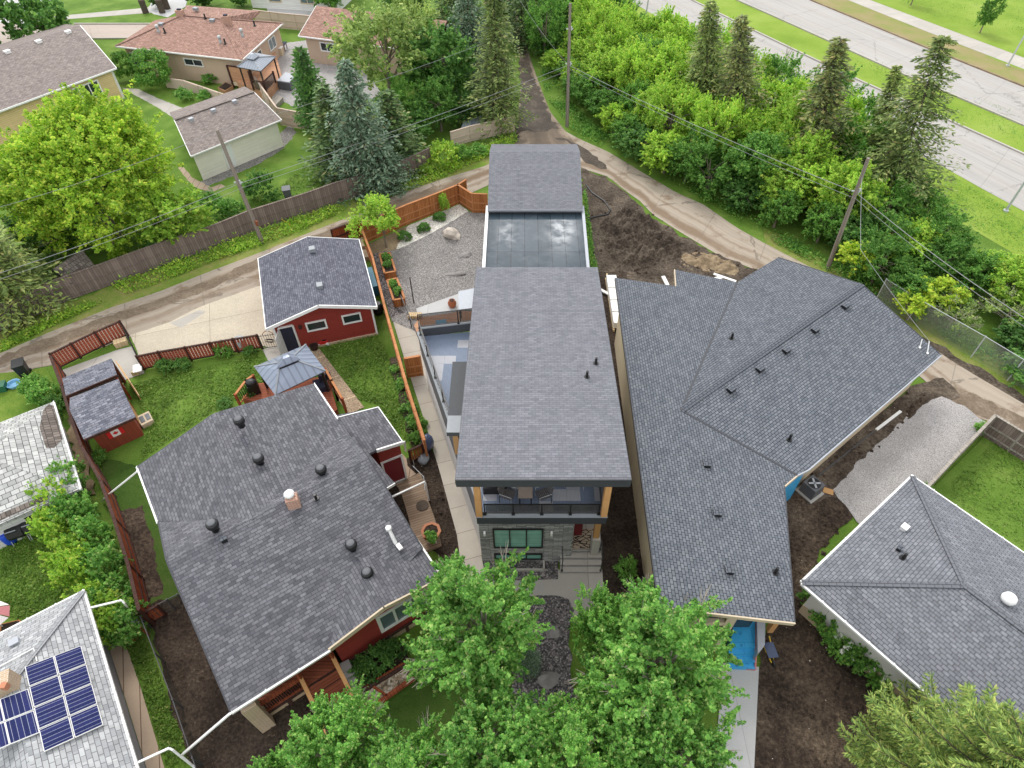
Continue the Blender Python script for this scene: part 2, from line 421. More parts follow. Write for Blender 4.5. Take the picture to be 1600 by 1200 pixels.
boards('red_slat', (.38, .072, .035), (.28, .048, .024), (.36, .15, .10), .16, 4., gapw=.025)
boards('grey_fence', (.155, .120, .105), (.235, .185, .16), (.055, .043, .038), .16, 4., weather=.4)
boards('dark_stain', (.07, .032, .024), (.05, .024, .019), (.02, .01, .008))
boards('weather_deck', (.32, .235, .165), (.235, .165, .11), (.07, .05, .035), .14, 5., False)
boards('red_deck', (.30, .092, .048), (.23, .065, .034), (.06, .02, .012), .14, 5., False)
boards('tan_deck', (.52, .29, .17), (.45, .24, .14), (.2, .1, .06), .14, 4., False)
boards('plywood', (.52, .30, .13), (.45, .25, .10), (.3, .15, .06), 1.2, 2.4)
boards('post_wood', (.55, .30, .125), (.46, .235, .09), (.4, .2, .08), .6)
boards('old_pole', (.27, .235, .20), (.21, .18, .15), (.1, .08, .07), .08, 9., weather=.35)
boards('fir_lumber', (.62, .48, .29), (.52, .39, .22), (.3, .2, .1), .2)
boards('grey_plank', (.34, .31, .27), (.27, .24, .205), (.12, .1, .09), .18, 6.)
boards('cream_panel', (.55, .44, .36), (.49, .39, .315), (.25, .19, .15), 2.4, 30., weather=.08, gapw=.03)
def tiles(name):
    m = N(name, .55, .4); uv = m.uv()
    ck = m.n('ShaderNodeTexChecker'); m.set(ck.inputs['Vector'], uv); ck.inputs['Scale'].default_value = 1/.305
    wa = m.n('ShaderNodeTexWave', wave_type='BANDS', bands_direction='X'); m.set(wa.inputs[0], uv); wa.inputs['Scale'].default_value = 5.2
    wb = m.n('ShaderNodeTexWave', wave_type='BANDS', bands_direction='Y'); m.set(wb.inputs[0], uv); wb.inputs['Scale'].default_value = 5.2
    st = m.mix(wa.outputs['Fac'], wb.outputs['Fac'], ck.outputs['Fac'])
    # a few tiles still dry and pale
    v = m.brick(uv, (0, 0, 0), (1, 1, 1), (.5, .5, .5), .61, .61, .006, 0., 0.)
    dry = m.ramp(v.outputs['Color'], (.74, 0.), (.78, 1.))
    k = m.mix((.10, .135, .20), (.23, .285, .39), st)
    k = m.mix(k, m.mix((.34, .355, .40), (.46, .47, .50), st), dry)
    m.col(k); m.bump(st, .4, .01); return m.m
tiles('deck_tile')
def stone(name):
    m = N(name, .85, .25); uv = m.uv()
    br = m.brick(uv, (.22, .22, .225), (.46, .455, .44), (.11, .11, .11), .42, .105, .010, .45, 0., 3)
    k = m.mix(br.outputs['Color'], m.mix((.6,)*3, (1.25,)*3, m.noise(uv, 9., 5, .7)), 1., 'MULTIPLY')
    m.col(k); m.bump(m.noise(uv, 14., 4), .6, .03); return m.m
stone('ledge_stone')
def brickm(name, c1, c2, mo):
    m = N(name, .9, .2); br = m.brick(m.uv(), c1, c2, mo, .22, .075, .012)
    m.col(br.outputs['Color']); m.bump(br.outputs['Fac'], .4, -.01); return m.m
brickm('red_brick', (.42, .19, .12), (.32, .13, .085), (.45, .4, .35)); brickm('tan_brick', (.46, .33, .21), (.36, .25, .155), (.5, .44, .36))
def ribbed(name, c, scale=5.2, rough=.4, metal=.3, axis='X', amt=.35):
    m = N(name, rough, .5); m.b.inputs['Metallic'].default_value = metal; uv = m.uv()
    w = m.n('ShaderNodeTexWave', wave_type='BANDS', bands_direction=axis); m.set(w.inputs[0], uv); w.inputs['Scale'].default_value = scale
    f = m.ramp(w.outputs['Fac'], (.0, 0.), (.25, 1.))
    m.col(m.mix(tuple(k*(1-amt) for k in c), c, m.math('MULTIPLY', f, m.math('ADD', .6, m.math('MULTIPLY', m.noise(uv, 1.3), .6))))); m.bump(w.outputs['Fac'], .5, .03); return m.m
ribbed('blue_metal_roof', (.225, .265, .34), .8); ribbed('grey_metal_roof', (.27, .30, .35), 1.)
def membrane(name):
    m = N(name, .08, .28); uv = m.uv()
    br = m.brick(uv, (.030, .045, .058), (.045, .062, .078), (.012, .015, .02), .92, 9., .02, 0.)
    a = m.noise(m.pos(), .9, 5, .6)
    m.col(m.mix(br.outputs['Color'], (.12, .14, .155), m.ramp(a, (.52, 0.), (.72, .35))))
    m.set(m.b.inputs['Roughness'], m.ramp(m.noise(m.pos(), 1.1, 5, .65), (.38, .05), (.66, .24)))
    m.bump(m.math('ADD', br.outputs['Fac'], m.math('MULTIPLY', m.noise(m.pos(), .8, 3), .6)), .12, .02); return m.m
membrane('wet_membrane')
def glassy(name, c=(.02, .03, .035), rough=.06):
    m = N(name, rough, .7); m.col(m.mix(tuple(k*.6 for k in c), tuple(k*1.5 for k in c), m.noise(m.obj(), 1.2, 2))); return m.m
glassy('window_glass'); glassy('green_glass', (.14, .30, .25), .12); glassy('pale_glass', (.12, .16, .18)); glassy('panel_dark', (.05, .06, .07), .2)
def blinds(name):
    m = N(name, .18, .6); uv = m.uv(); br = m.brick(uv, (.20, .46, .37), (.27, .55, .45), (.07, .17, .14), 6., .10, .014, 0.)
    m.col(m.mix(br.outputs['Color'], m.mix((.7,)*3, (1.2,)*3, m.noise(uv, 1.2, 3)), 1., 'MULTIPLY')); return m.m
blinds('green_blind')
def clearglass(name, tint=(.30, .27, .25), a=.55):
    m = N(name, .05, .6); m.col(tint); m.b.inputs['Alpha'].default_value = a; return m.m
clearglass('rail_glass', (.055, .05, .048), .55); clearglass('clear_glass', (.5, .55, .56), .28)
def solar(name):
    m = N(name, .4, .12); uv = m.uv()
    br = m.brick(uv, (.010, .016, .075), (.018, .024, .105), (.26, .28, .36), 30., .165, .008, 0.)
    v2 = m.brick(uv, (1, 1, 1), (.85, .85, .95), (.45, .45, .55), .16, 30., .004, 0.)
    m.col(m.mix(br.outputs['Color'], v2.outputs['Color'], 1., 'MULTIPLY')); return m.m
solar('solar_cell')
def chainlink(name, c=(.42, .45, .45)):
    m = N(name, .4, .5); uv = m.uv(); m.b.inputs['Metallic'].default_value = .6; m.col(c)
    a = m.mapv(uv, rot=(0, 0, R_(45)))
    br = m.brick(a, (0, 0, 0), (0, 0, 0), (1, 1, 1), .06, .06, .006, 0.)
    m.set(m.b.inputs['Alpha'], m.math('MULTIPLY', br.outputs['Fac'], .9)); return m.m
chainlink('chainlink'); chainlink('chainlink_dark', (.07, .10, .09))
def rug(name):
    m = N(name, .95, .1); uv = m.uv()
    e = m.vor(m.mapv(uv, (1, 2.2, 1), rot=(0, 0, .6)), 3.2, 'DISTANCE_TO_EDGE')
    m.col(m.mix((.42, .34, .255), (.02, .018, .018), m.ramp(e, (.05, 1.), (.09, 0.)))); return m.m
rug('leaf_rug')
def membrane_blue(name):
    m = N(name, .35, .5); uv = m.uv()
    br = m.brick(uv, (.03, .29, .55), (.045, .33, .60), (.02, .22, .46), 1.4, .62, .012, .3)
    dots = m.ramp(m.vor(uv, 3.6), (.16, 1.), (.32, 0.)); t = m.ramp(m.noise(uv, 7., 3), (.40, 0.), (.5, 1.))
    m.col(m.mix(br.outputs['Color'], (.012, .10, .26), m.math('MULTIPLY', m.math('MULTIPLY', dots, t), .8))); m.bump(m.noise(uv, 6.), .25, .02); return m.m
membrane_blue('blue_membrane')
for n_, c_, r_ in (('white_trim', (.74, .74, .73), .5), ('black_metal', (.012, .012, .013), .4), ('dark_fascia', (.042, .044, .052), .5), ('grey_panel', (.10, .105, .115), .6),
        ('pale_grey', (.36, .38, .415), .6), ('grey_cap', (.22, .24, .26), .5), ('galv', (.42, .44, .45), .4), ('tan_trim', (.52, .43, .31), .7), ('rusty', (.2, .07, .035), .9), ('black_plastic', (.018, .018, .02), .45),
        ('blue_plastic', (.02, .075, .55), .35), ('teal_plastic', (.05, .20, .30), .5), ('red_paint', (.48, .02, .018), .4), ('dark_red', (.18, .018, .025), .6), ('yellow_paint', (.62, .42, .03), .5), ('taupe_fabric', (.26, .215, .18), .9),
        ('grey_wicker', (.11, .10, .095), .8), ('stripe_white', (.72, .66, .65), .9), ('stripe_red', (.42, .16, .17), .9), ('flag_red', (.60, .018, .022), .8), ('flag_white', (.8, .79, .78), .8), ('green_plastic', (.02, .12, .06), .5),
        ('blue_tarp', (.20, .42, .62), .5), ('orange_pot', (.34, .12, .055), .8), ('blue_car', (.055, .075, .14), .25), ('conc_grey', (.36, .35, .33), .9), ('foam_white', (.80, .79, .77), .7), ('mat_grey', (.075, .08, .085), .9),
        ('pot_terracotta', (.42, .18, .10), .85), ('hatch_tan', (.52, .43, .31), .85), ('wrap_white', (.66, .66, .64), .6), ('cloth_dark', (.025, .028, .05), .9), ('soffit_wood', (.50, .29, .13), .6)):
    plain(n_, c_, r_)
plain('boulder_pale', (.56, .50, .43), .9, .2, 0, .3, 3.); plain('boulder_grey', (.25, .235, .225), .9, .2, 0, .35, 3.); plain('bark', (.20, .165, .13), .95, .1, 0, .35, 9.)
plain('twig', (.36, .315, .27), .95, .1, 0, .3, 5.); plain('dark_bark', (.09, .072, .058), .95, .1, 0, .35, 9.); plain('wire', (.24, .245, .25), .5); plain('dark_wire', (.06, .06, .065), .5)
def leaf(name, stops, objvar=.25, trans=.5, rough=.6):
    m = N(name, rough, .25)
    g = m.n('ShaderNodeNewGeometry'); oi = m.n('ShaderNodeObjectInfo')
    c = m.ramp(g.outputs['Random Per Island'], *[(p_, (min(.64, c_[0]*1.68), min(.66, c_[1]*1.66), min(.6, c_[2]*1.6))) for p_, c_ in stops])
    cl = m.noise(m.obj(), .75, 3, .5)
    c = m.mix(c, m.mix((.74, .78, .74), (1.22, 1.2, 1.18), m.ramp(cl, (.35, 0.), (.65, 1.))), 1., 'MULTIPLY')
    c = m.mix(c, m.mix((1-objvar, 1-objvar*.9, 1-objvar), (1+objvar, 1+objvar*.8, 1+objvar*.4), oi.outputs['Random']), 1., 'MULTIPLY')
    m.col(c)
    tr = m.n('ShaderNodeBsdfTranslucent'); m.set(tr.inputs[0], c)
    mx = m.n('ShaderNodeMixShader'); mx.inputs[0].default_value = trans
    out = m.t.nodes['Material Output']
    m.t.links.new(m.b.outputs[0], mx.inputs[1]); m.t.links.new(tr.outputs[0], mx.inputs[2]); m.t.links.new(mx.outputs[0], out.inputs[0]); return m.m
leaf('leaf_lime', [(0, (.115, .235, .03)), (.45, (.20, .35, .046)), (.85, (.29, .45, .065)), (1, (.38, .45, .09))], .12)
leaf('leaf_maple', [(0, (.105, .21, .022)), (.4, (.195, .325, .034)), (.8, (.30, .42, .05)), (1, (.40, .41, .07))], .08)
leaf('leaf_mid', [(0, (.045, .125, .026)), (.5, (.09, .21, .042)), (.85, (.145, .29, .06)), (1, (.21, .31, .08))], .2)
leaf('leaf_front', [(0, (.060, .165, .036)), (.45, (.115, .265, .055)), (.85, (.19, .36, .08)), (1, (.32, .36, .15))], .12)
leaf('leaf_deep', [(0, (.032, .09, .024)), (.5, (.065, .155, .038)), (.9, (.11, .22, .055)), (1, (.15, .25, .07))])
leaf('leaf_olive', [(0, (.095, .155, .05)), (.5, (.165, .245, .078)), (.9, (.25, .33, .11)), (1, (.32, .35, .15))])
leaf('leaf_yellow', [(0, (.15, .26, .03)), (.5, (.26, .38, .04)), (1, (.38, .44, .07))])
leaf('leaf_grass', [(0, (.055, .11, .015)), (.5, (.08, .148, .022)), (.85, (.108, .178, .033)), (1, (.17, .19, .06))], .05, .3)
leaf('needle_dark', [(0, (.026, .055, .022)), (.5, (.055, .10, .036)), (.9, (.10, .155, .055)), (1, (.17, .15, .08))], .25, .15)
leaf('needle_blue', [(0, (.04, .072, .045)), (.5, (.085, .135, .088)), (.9, (.155, .22, .165)), (1, (.20, .19, .11))], .1, .15)
leaf('needle_olive', [(0, (.06, .095, .032)), (.5, (.125, .175, .054)), (.88, (.20, .25, .082)), (1, (.24, .22, .10))], .15, .2)
leaf('needle_brown', [(0, (.06, .085, .032)), (.5, (.125, .155, .054)), (.85, (.19, .22, .075)), (1, (.24, .20, .09))], .12, .2)
leaf('needle_gold', [(0, (.045, .09, .025)), (.4, (.11, .175, .042)), (.8, (.20, .265, .066)), (1, (.26, .26, .09))], .1, .15)
leaf('blossom', [(0, (.6, .6, .5)), (1, (.8, .8, .74))], .05, .2)
M = MAT
# ---------------------------------------------------------------- ground
g = MB(); g.poly([(-420, -160, 0), (420, -160, 0), (420, 420, 0), (-420, 420, 0)]); structure('ground', g, M['lawn'])
S = sheet
S('boulevard_lawn', [(930, -60), (1900, -60), (1900, 560), (1600, 405), (1450, 318), (1200, 240), (1050, 130)], M['boulevard_lawn'])
S('boulevard_verge', [(1265, -2), (1325, -2), (1600, 110), (1800, 190), (1800, 222), (1600, 137)], M['boulevard_dry'], .3, 1.)
strip('boulevard_road', [(1180, -36), (1265, 0), (1430, 68), (1600, 136), (1800, 220)], [(1085, -30), (1150, 0), (1200, 22), (1300, 67), (1395, 110), (1472, 142), (1600, 197), (1800, 290)], M['boulevard_concrete'], 2.)
strip('boulevard_road', [(1020, -30), (1080, 0), (1150, 35), (1250, 83), (1350, 130), (1447, 173), (1600, 242), (1800, 338)], [(933, -30), (983, 0), (1067, 51), (1170, 106), (1270, 158), (1380, 214), (1477, 262), (1537, 296), (1600, 330), (1800, 440)], M['boulevard_concrete'], 2.)
strip('sidewalk', [(1290, -30), (1360, 0), (1480, 45), (1600, 90), (1800, 165)], [(1255, -30), (1325, 0), (1460, 54), (1600, 108), (1800, 186)], M['plain_concrete'], 2.)
S('street_junction', [(-160, -50), (96, -50), (84, 0), (78, 40), (-160, 60)], M['new_concrete'])
strip('street', [(-160, 32), (78, 38), (330, 38)], [(-160, 84), (0, 70), (145, 61), (330, 59)], M['street_asphalt'], 2.)
S('sidewalk', [(78, 26), (230, 12), (250, -4), (266, -4), (250, 16), (235, 20), (78, 32)], M['plain_concrete'])
S('driveway', [(232, 17), (246, -30), (300, -30), (290, 10), (262, 27), (240, 22)], M['new_concrete'])
S('driveway', [(405, -30), (480, -30), (540, 10), (500, 30), (420, 24)], M['new_concrete'])
S('path', [(190, 137), (217, 139), (250, 155), (295, 172), (275, 187), (245, 167), (217, 152)], M['plain_concrete'], .05)
S('patio', [(425, 70), (500, 60), (570, 105), (600, 150), (500, 168), (455, 165), (420, 150)], M['pale_gravel'], .1)
S('gravel_path', [(305, 287), (400, 246), (440, 205), (452, 196), (464, 206), (455, 218), (436, 238), (400, 258), (345, 283), (322, 292)], M['grey_gravel'], .1)
S('path', [(278, 262), (286, 260), (300, 277), (330, 293), (345, 287), (352, 291), (330, 301), (300, 290)], M['paver'], .05)
# verges first, then the alley over them
S('verge', [(-60, 545), (0, 519), (40, 504), (100, 474), (175, 447), (275, 409), (337, 389), (400, 365), (487, 334), (527, 319), (600, 297), (672, 266), (740, 236), (806, 208), (825, 215), (762, 262), (690, 284), (615, 310), (550, 341), (475, 371), (400, 401), (325, 429), (250, 459), (175, 484), (75, 524), (0, 556), (-60, 580)], M['verge'], .25, .6)
S('verge', [(800, -30), (820, 40), (840, 60), (880, 165), (930, 205), (1000, 248), (1100, 305), (1200, 360), (1200, 386), (1150, 358), (1055, 304), (950, 241), (905, 221), (878, 205), (858, 178), (843, 142), (830, 100), (806, 30), (790, -30)], M['lawn'], .25, .6)
S('verge', [(1195, 356), (1300, 412), (1400, 468), (1500, 526), (1600, 586), (1750, 666), (1750, 720), (1600, 635), (1520, 588), (1475, 560), (1340, 460), (1195, 386)], M['verge'], .25, .6)
S('muddy_shoulder', [(1425, 520), (1475, 545), (1530, 575), (1600, 618), (1700, 680), (1700, 700), (1600, 640), (1510, 590), (1440, 545)], M['mud'], .3, .6)
strip('alley', [(-80, 584), (0, 552), (75, 520), (175, 480), (250, 455), (325, 425), (400, 397), (475, 367), (550, 337), (615, 306), (690, 280), (762, 258), (800, 232), (830, 212)],
      [(-80, 632), (0, 594), (50, 576), (95, 568), (200, 527), (265, 506), (310, 484), (400, 450), (480, 416), (560, 386), (640, 346), (735, 302), (790, 277), (870, 262)], M['alley_concrete'], .8)
strip('alley', [(850, 195), (878, 202), (905, 217), (950, 237), (1025, 282), (1055, 300), (1100, 320), (1150, 355), (1200, 383), (1340, 455), (1475, 556), (1520, 584), (1600, 631), (1750, 715)],
      [(800, 262), (860, 268), (912, 264), (950, 276), (980, 300), (1000, 314), (1020, 335), (1062, 362), (1125, 400), (1187, 424), (1320, 505), (1440, 590), (1500, 645), (1560, 662), (1610, 685), (1750, 765)], M['alley_east'], .8)
strip('alley', [(780, -50), (797, 40), (812, 90), (814, 130), (811, 160), (805, 226)], [(792, -50), (812, 40), (835, 110), (846, 140), (860, 175), (905, 232)], M['alley_stem'], .8)
S('muddy_track', [(-40, 572), (0, 557), (100, 519), (175, 492), (250, 467), (325, 440), (400, 405), (455, 383), (520, 356), (600, 321), (690, 287), (700, 291), (610, 325), (530, 361), (460, 392), (402, 419), (327, 452), (250, 480), (178, 504), (100, 534), (0, 571), (-40, 586)], M['lane_mud'], .16, .4)
S('muddy_track', [(1462, 596), (1500, 606), (1550, 628), (1610, 654), (1720, 708), (1720, 735), (1600, 674), (1555, 656), (1500, 640), (1470, 616)], M['lane_mud'], .2, .4)
S('muddy_patch', [(811, 95), (826, 100), (838, 130), (858, 178), (872, 200), (855, 204), (815, 206), (806, 222), (808, 190), (814, 150)], M['wet_mud'], .25, .5)
S('muddy_patch', [(868, 214), (890, 218), (925, 238), (948, 262), (930, 262), (905, 246), (895, 228)], M['wet_mud'], .3, .5)
S('muddy_yard', [(906, 262), (935, 274), (960, 284), (985, 304), (1020, 340), (1065, 368), (1130, 404), (1190, 424), (1245, 445), (1160, 480), (1060, 480), (960, 455), (925, 430), (912, 330)], M['mud'], .3, .5)
S('soil_strip', [(915, 425), (980, 425), (1000, 640), (1035, 960), (1050, 1080), (935, 1080), (940, 880), (895, 760), (890, 500)], M['dark_soil'], .1)
S('weeds_ground', [(908, 305), (914, 300), (926, 400), (934, 425), (918, 425)], M['lawn_patchy'], .15, .4)
# backyards west
S('pad', [(92, 580), (185, 546), (206, 541), (226, 583), (200, 592), (170, 602), (100, 622)], M['plain_concrete'])
S('driveway', [(203, 524), (265, 503), (310, 480), (400, 448), (445, 438), (462, 548), (411, 541), (325, 556), (226, 575)], M['aggregate'], .03, udir=Vector((.94, .33, 0)))
S('driveway_apron', [(265, 505), (312, 484), (322, 487), (283, 512)], M['plain_concrete'])
S('path', [(410, 546), (446, 536), (470, 550), (470, 562), (420, 566)], M['plain_concrete'])
S('path', [(484, 548), (499, 545), (569, 636), (544, 648), (508, 590)], M['aggregate_walk'], udir=Vector((.45, -.89, 0)))
S('garden_bed', [(608, 560), (624, 556), (640, 615), (664, 682), (648, 700), (634, 664)], M['lot_soil'], .15, .4)
S('soil_strip', [(640, 712), (676, 702), (690, 732), (700, 762), (714, 800), (728, 850), (712, 890), (600, 800), (590, 750)], M['dark_soil'], .06)
S('path', [(600, 700), (616, 695), (635, 716), (637, 728), (650, 740), (620, 760), (610, 742)], M['paver'], .02)
S('walkway', [(611, 492), (640, 484), (667, 562), (690, 624), (712, 678), (728, 730), (752, 814), (764, 878), (768, 912), (725, 918), (714, 836), (688, 740), (666, 666), (634, 567)], M['walk_concrete'], udir=Vector((.3, -.95, 0)))
S('walkway', [(740, 906), (875, 904), (880, 932), (735, 936)], M['plain_concrete'])
S('front_pad', [(871, 890), (941, 890), (946, 965), (871, 965)], M['plain_concrete'])
S('gravel_bed', [(752, 868), (872, 868), (872, 905), (760, 908)], M['dark_gravel'])
S('gravel_bed', [(800, 934), (890, 936), (900, 1130), (800, 1130)], M['dark_gravel'], .2, .5)
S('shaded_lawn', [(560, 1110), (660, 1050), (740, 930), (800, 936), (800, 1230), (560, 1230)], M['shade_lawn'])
S('bare_soil', [(222, 925), (285, 900), (300, 950), (365, 1100), (430, 1065), (500, 1040), (560, 1090), (575, 1240), (312, 1240), (268, 1110), (240, 990)], M['dark_soil'], .1)
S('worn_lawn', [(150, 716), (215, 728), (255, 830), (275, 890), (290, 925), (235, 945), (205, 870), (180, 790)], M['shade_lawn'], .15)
S('bare_patch', [(182, 800), (222, 790), (240, 850), (255, 930), (215, 940), (200, 870)], M['lot_soil'], .1, .25)
S('path', [(163, 990), (188, 983), (220, 1075), (260, 1210), (232, 1210), (200, 1105)], M['paver'], udir=Vector((.9, .4, 0)))
S('dry_lawn', [(-60, 590), (74, 575), (100, 640), (80, 640), (-60, 690)], M['lawn_patchy'])
S('path', [(104, 655), (112, 653), (140, 730), (150, 770), (128, 775)], M['clay'], .15)
S('grey_gravel_yard', [(577, 396), (615, 391), (675, 364), (729, 331), (770, 331), (770, 500), (655, 520), (612, 502)], M['grey_gravel'], .03)
S('dark_gravel_strip', [(577, 396), (592, 394), (615, 478), (634, 488), (611, 496)], M['dark_gravel'])
S('pebble_bed', [(630, 356), (718, 319), (732, 330), (704, 347), (675, 364), (645, 379), (620, 390), (612, 375)], M['white_pebble'], .03)
S('planting_bed', [(570, 384), (638, 352), (628, 372), (618, 390), (577, 397)], M['clay'], .06)
S('patio', [(650, 482), (716, 459), (742, 455), (742, 500), (655, 500)], M['new_concrete'])
# east lots
S('bare_lot', [(1205, 780), (1262, 755), (1300, 760), (1335, 800), (1290, 850), (1258, 905), (1270, 950), (1350, 1030), (1440, 1120), (1520, 1280), (1170, 1280), (1180, 1060), (1200, 970)], M['lot_soil'], .12)
S('bare_lot', [(1240, 750), (1428, 600), (1475, 590), (1500, 620), (1455, 645), (1400, 690), (1310, 775), (1262, 790)], M['mud'], .15, .5)
S('gravel_pad', [(1472, 618), (1507, 635), (1542, 660), (1452, 760), (1400, 860), (1340, 815), (1303, 766), (1325, 738), (1420, 647)], M['pale_gravel'], .10, .4)
S('side_lawn', [(1552, 668), (1700, 750), (1700, 960), (1580, 900), (1440, 780)], M['lawn'])
S('walkway', [(1130, 1036), (1186, 1042), (1176, 1250), (1112, 1250)], M['new_concrete'])
for kp in ([(1265, 0), (1430, 68), (1600, 136), (1800, 220)], [(1080, 0), (1150, 35), (1250, 83), (1350, 130), (1447, 173), (1600, 242), (1800, 338)], [(1150, 0), (1200, 22), (1300, 67), (1395, 110), (1472, 142), (1600, 197)], [(78, 38), (330, 38)], [(145, 61), (330, 59)]):
    k = MB(); q = [P(x, y, 0) for x, y in kp]
    for a, b in zip(q, q[1:]): k.beam(a+V(0, 0, .06), b+V(0, 0, .06), .22, .16)
    structure('kerb', k, M['plain_concrete'] if len(kp) != 4 else M['clay'])
# camera, light, sky
cam = bpy.data.cameras.new('camera'); co = bpy.data.objects.new('camera', cam); COL.objects.link(co); SC.camera = co
co.location = (0, 0, H); co.rotation_euler = (R_(90)-TH, 0, 0)
cam.sensor_width = 36; cam.lens = 36*FPX/1600; cam.shift_x = -20/1600.; cam.clip_end = 2000
SUN_EL, SUN_AZ = 50., -24.     # sun is ahead of the camera, veiled by cloud
w = bpy.data.worlds.new('World'); SC.world = w; w.use_nodes = True
wt = w.node_tree; bg = wt.nodes['Background']
sky = wt.nodes.new('ShaderNodeTexSky'); sky.sky_type = 'NISHITA'; sky.sun_disc = False
sky.sun_elevation = R_(SUN_EL); sky.sun_rotation = R_(SUN_AZ); sky.dust_density = 3.; sky.ozone_density = 1.; sky.air_density = 1.2; sky.altitude = 600
tc = wt.nodes.new('ShaderNodeTexCoord')
mp = wt.nodes.new('ShaderNodeMapping'); mp.inputs['Scale'].default_value = (1, 1, 2.2); mp.inputs['Location'].default_value = (.35, .1, .0)
wt.links.new(tc.outputs['Generated'], mp.inputs[0])
nz = wt.nodes.new('ShaderNodeTexNoise'); nz.inputs['Scale'].default_value = 2.6; nz.inputs['Detail'].default_value = 8; nz.inputs['Roughness'].default_value = .55
wt.links.new(mp.outputs[0], nz.inputs['Vector'])
rp = wt.nodes.new('ShaderNodeValToRGB'); e = rp.color_ramp.elements; e[0].position = .36; e[0].color = (0, 0, 0, 1); e[1].position = .62; e[1].color = (1, 1, 1, 1)
wt.links.new(nz.outputs['Fac'], rp.inputs[0])
mx = wt.nodes.new('ShaderNodeMix'); mx.data_type = 'RGBA'
hs = wt.nodes.new('ShaderNodeHueSaturation'); hs.inputs['Saturation'].default_value = .55
wt.links.new(sky.outputs[0], hs.inputs['Color']); wt.links.new(rp.outputs[0], mx.inputs[0]); wt.links.new(hs.outputs[0], mx.inputs[6]); mx.inputs[7].default_value = (11.5, 11.4, 11.2, 1)
# bright sky spots added ahead of the camera, mirrored by the wet flat roof
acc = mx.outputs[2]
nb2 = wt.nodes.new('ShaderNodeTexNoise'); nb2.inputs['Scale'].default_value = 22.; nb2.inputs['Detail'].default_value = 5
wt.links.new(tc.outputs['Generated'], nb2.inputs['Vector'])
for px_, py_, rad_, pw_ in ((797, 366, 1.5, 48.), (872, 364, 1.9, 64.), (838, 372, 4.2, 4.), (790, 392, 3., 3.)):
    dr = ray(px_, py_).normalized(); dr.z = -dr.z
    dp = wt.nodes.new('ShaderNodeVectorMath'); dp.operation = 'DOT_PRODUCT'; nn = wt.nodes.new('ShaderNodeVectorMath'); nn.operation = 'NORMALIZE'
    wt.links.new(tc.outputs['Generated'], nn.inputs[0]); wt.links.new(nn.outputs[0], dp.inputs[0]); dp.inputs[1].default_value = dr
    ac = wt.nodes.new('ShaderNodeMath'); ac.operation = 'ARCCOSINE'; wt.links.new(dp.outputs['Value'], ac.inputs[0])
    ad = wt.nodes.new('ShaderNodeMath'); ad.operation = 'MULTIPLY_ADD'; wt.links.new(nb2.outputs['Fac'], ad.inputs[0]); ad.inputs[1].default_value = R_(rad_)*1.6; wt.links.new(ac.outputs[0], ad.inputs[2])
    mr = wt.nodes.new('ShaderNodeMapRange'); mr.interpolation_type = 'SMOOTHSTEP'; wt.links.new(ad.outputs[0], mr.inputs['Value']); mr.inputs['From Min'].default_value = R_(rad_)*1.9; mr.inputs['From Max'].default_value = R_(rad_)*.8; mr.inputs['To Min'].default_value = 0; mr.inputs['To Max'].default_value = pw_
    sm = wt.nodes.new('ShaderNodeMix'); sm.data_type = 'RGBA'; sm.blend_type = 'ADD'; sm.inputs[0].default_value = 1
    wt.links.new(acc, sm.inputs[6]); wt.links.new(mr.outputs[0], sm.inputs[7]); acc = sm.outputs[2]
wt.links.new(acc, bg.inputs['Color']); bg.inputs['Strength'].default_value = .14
sl = bpy.data.lights.new('sun', 'SUN'); so = bpy.data.objects.new('sun', sl); COL.objects.link(so)
sl.energy = 1.25; sl.angle = R_(16); sl.color = (1., .955, .89)
# sun_rotation 0 puts the sun at +Y; it turns clockwise seen from above
az = R_(SUN_AZ); d = V(math.sin(az)*math.cos(R_(SUN_EL)), math.cos(az)*math.cos(R_(SUN_EL)), math.sin(R_(SUN_EL)))
so.rotation_euler = d.to_track_quat('Z', 'Y').to_euler(); so.location = (0, 30, 60)
SC.view_settings.view_transform = 'Standard'; SC.view_settings.look = 'None'; SC.view_settings.exposure = .62; SC.view_settings.gamma = 1
# ---------------------------------------------------------------- buildings: helpers
def inset_dir(a, b): return (b-a).normalized()
def window(parent, a, b, z0, z1, out, mat='window_glass', frame='white_trim', fw=.09, mull=1, name='window', rail=0):
    """window on a vertical wall from plan point a to b (Vectors), out = outward unit"""
    a, b = XY(a, 0), XY(b, 0); d = (b-a).normalized(); L = (b-a).length
    m = MB(); o = out*.03
    zc = (z0+z1)/2
    for p, q in ((V(0, 0, z0+fw/2), 1), (V(0, 0, z1-fw/2), 1)): m.beam(a+p+o, b+p+o, .07, fw)
    for t in (fw/2, L-fw/2): m.beam(a+d*t+o+V(0, 0, z0+fw), a+d*t+o+V(0, 0, z1-fw), fw, .07, up=out)
    for i in range(1, mull):
        t = L*i/mull; m.beam(a+d*t+o+V(0, 0, z0+fw), a+d*t+o+V(0, 0, z1-fw), fw*.7, .06, up=out)
    if rail: m.beam(a+d*fw+o+V(0, 0, zc), b-d*fw+o+V(0, 0, zc), .05, .05)
    f = m.build(name, M[frame], parent)
    g = MB(); q = [a+d*.03+out*.015+V(0, 0, z0+.03), b-d*.03+out*.015+V(0, 0, z0+.03), b-d*.03+out*.015+V(0, 0, z1-.03), a+d*.03+out*.015+V(0, 0, z1-.03)]
    if (q[1]-q[0]).cross(q[2]-q[0]).dot(out) < 0: q = [q[1], q[0], q[3], q[2]]
    L2 = L-.06; g.poly(q, uv=[(0, 0), (L2, 0), (L2, z1-z0), (0, z1-z0)])
    g.build('pane', M[mat], f); return f
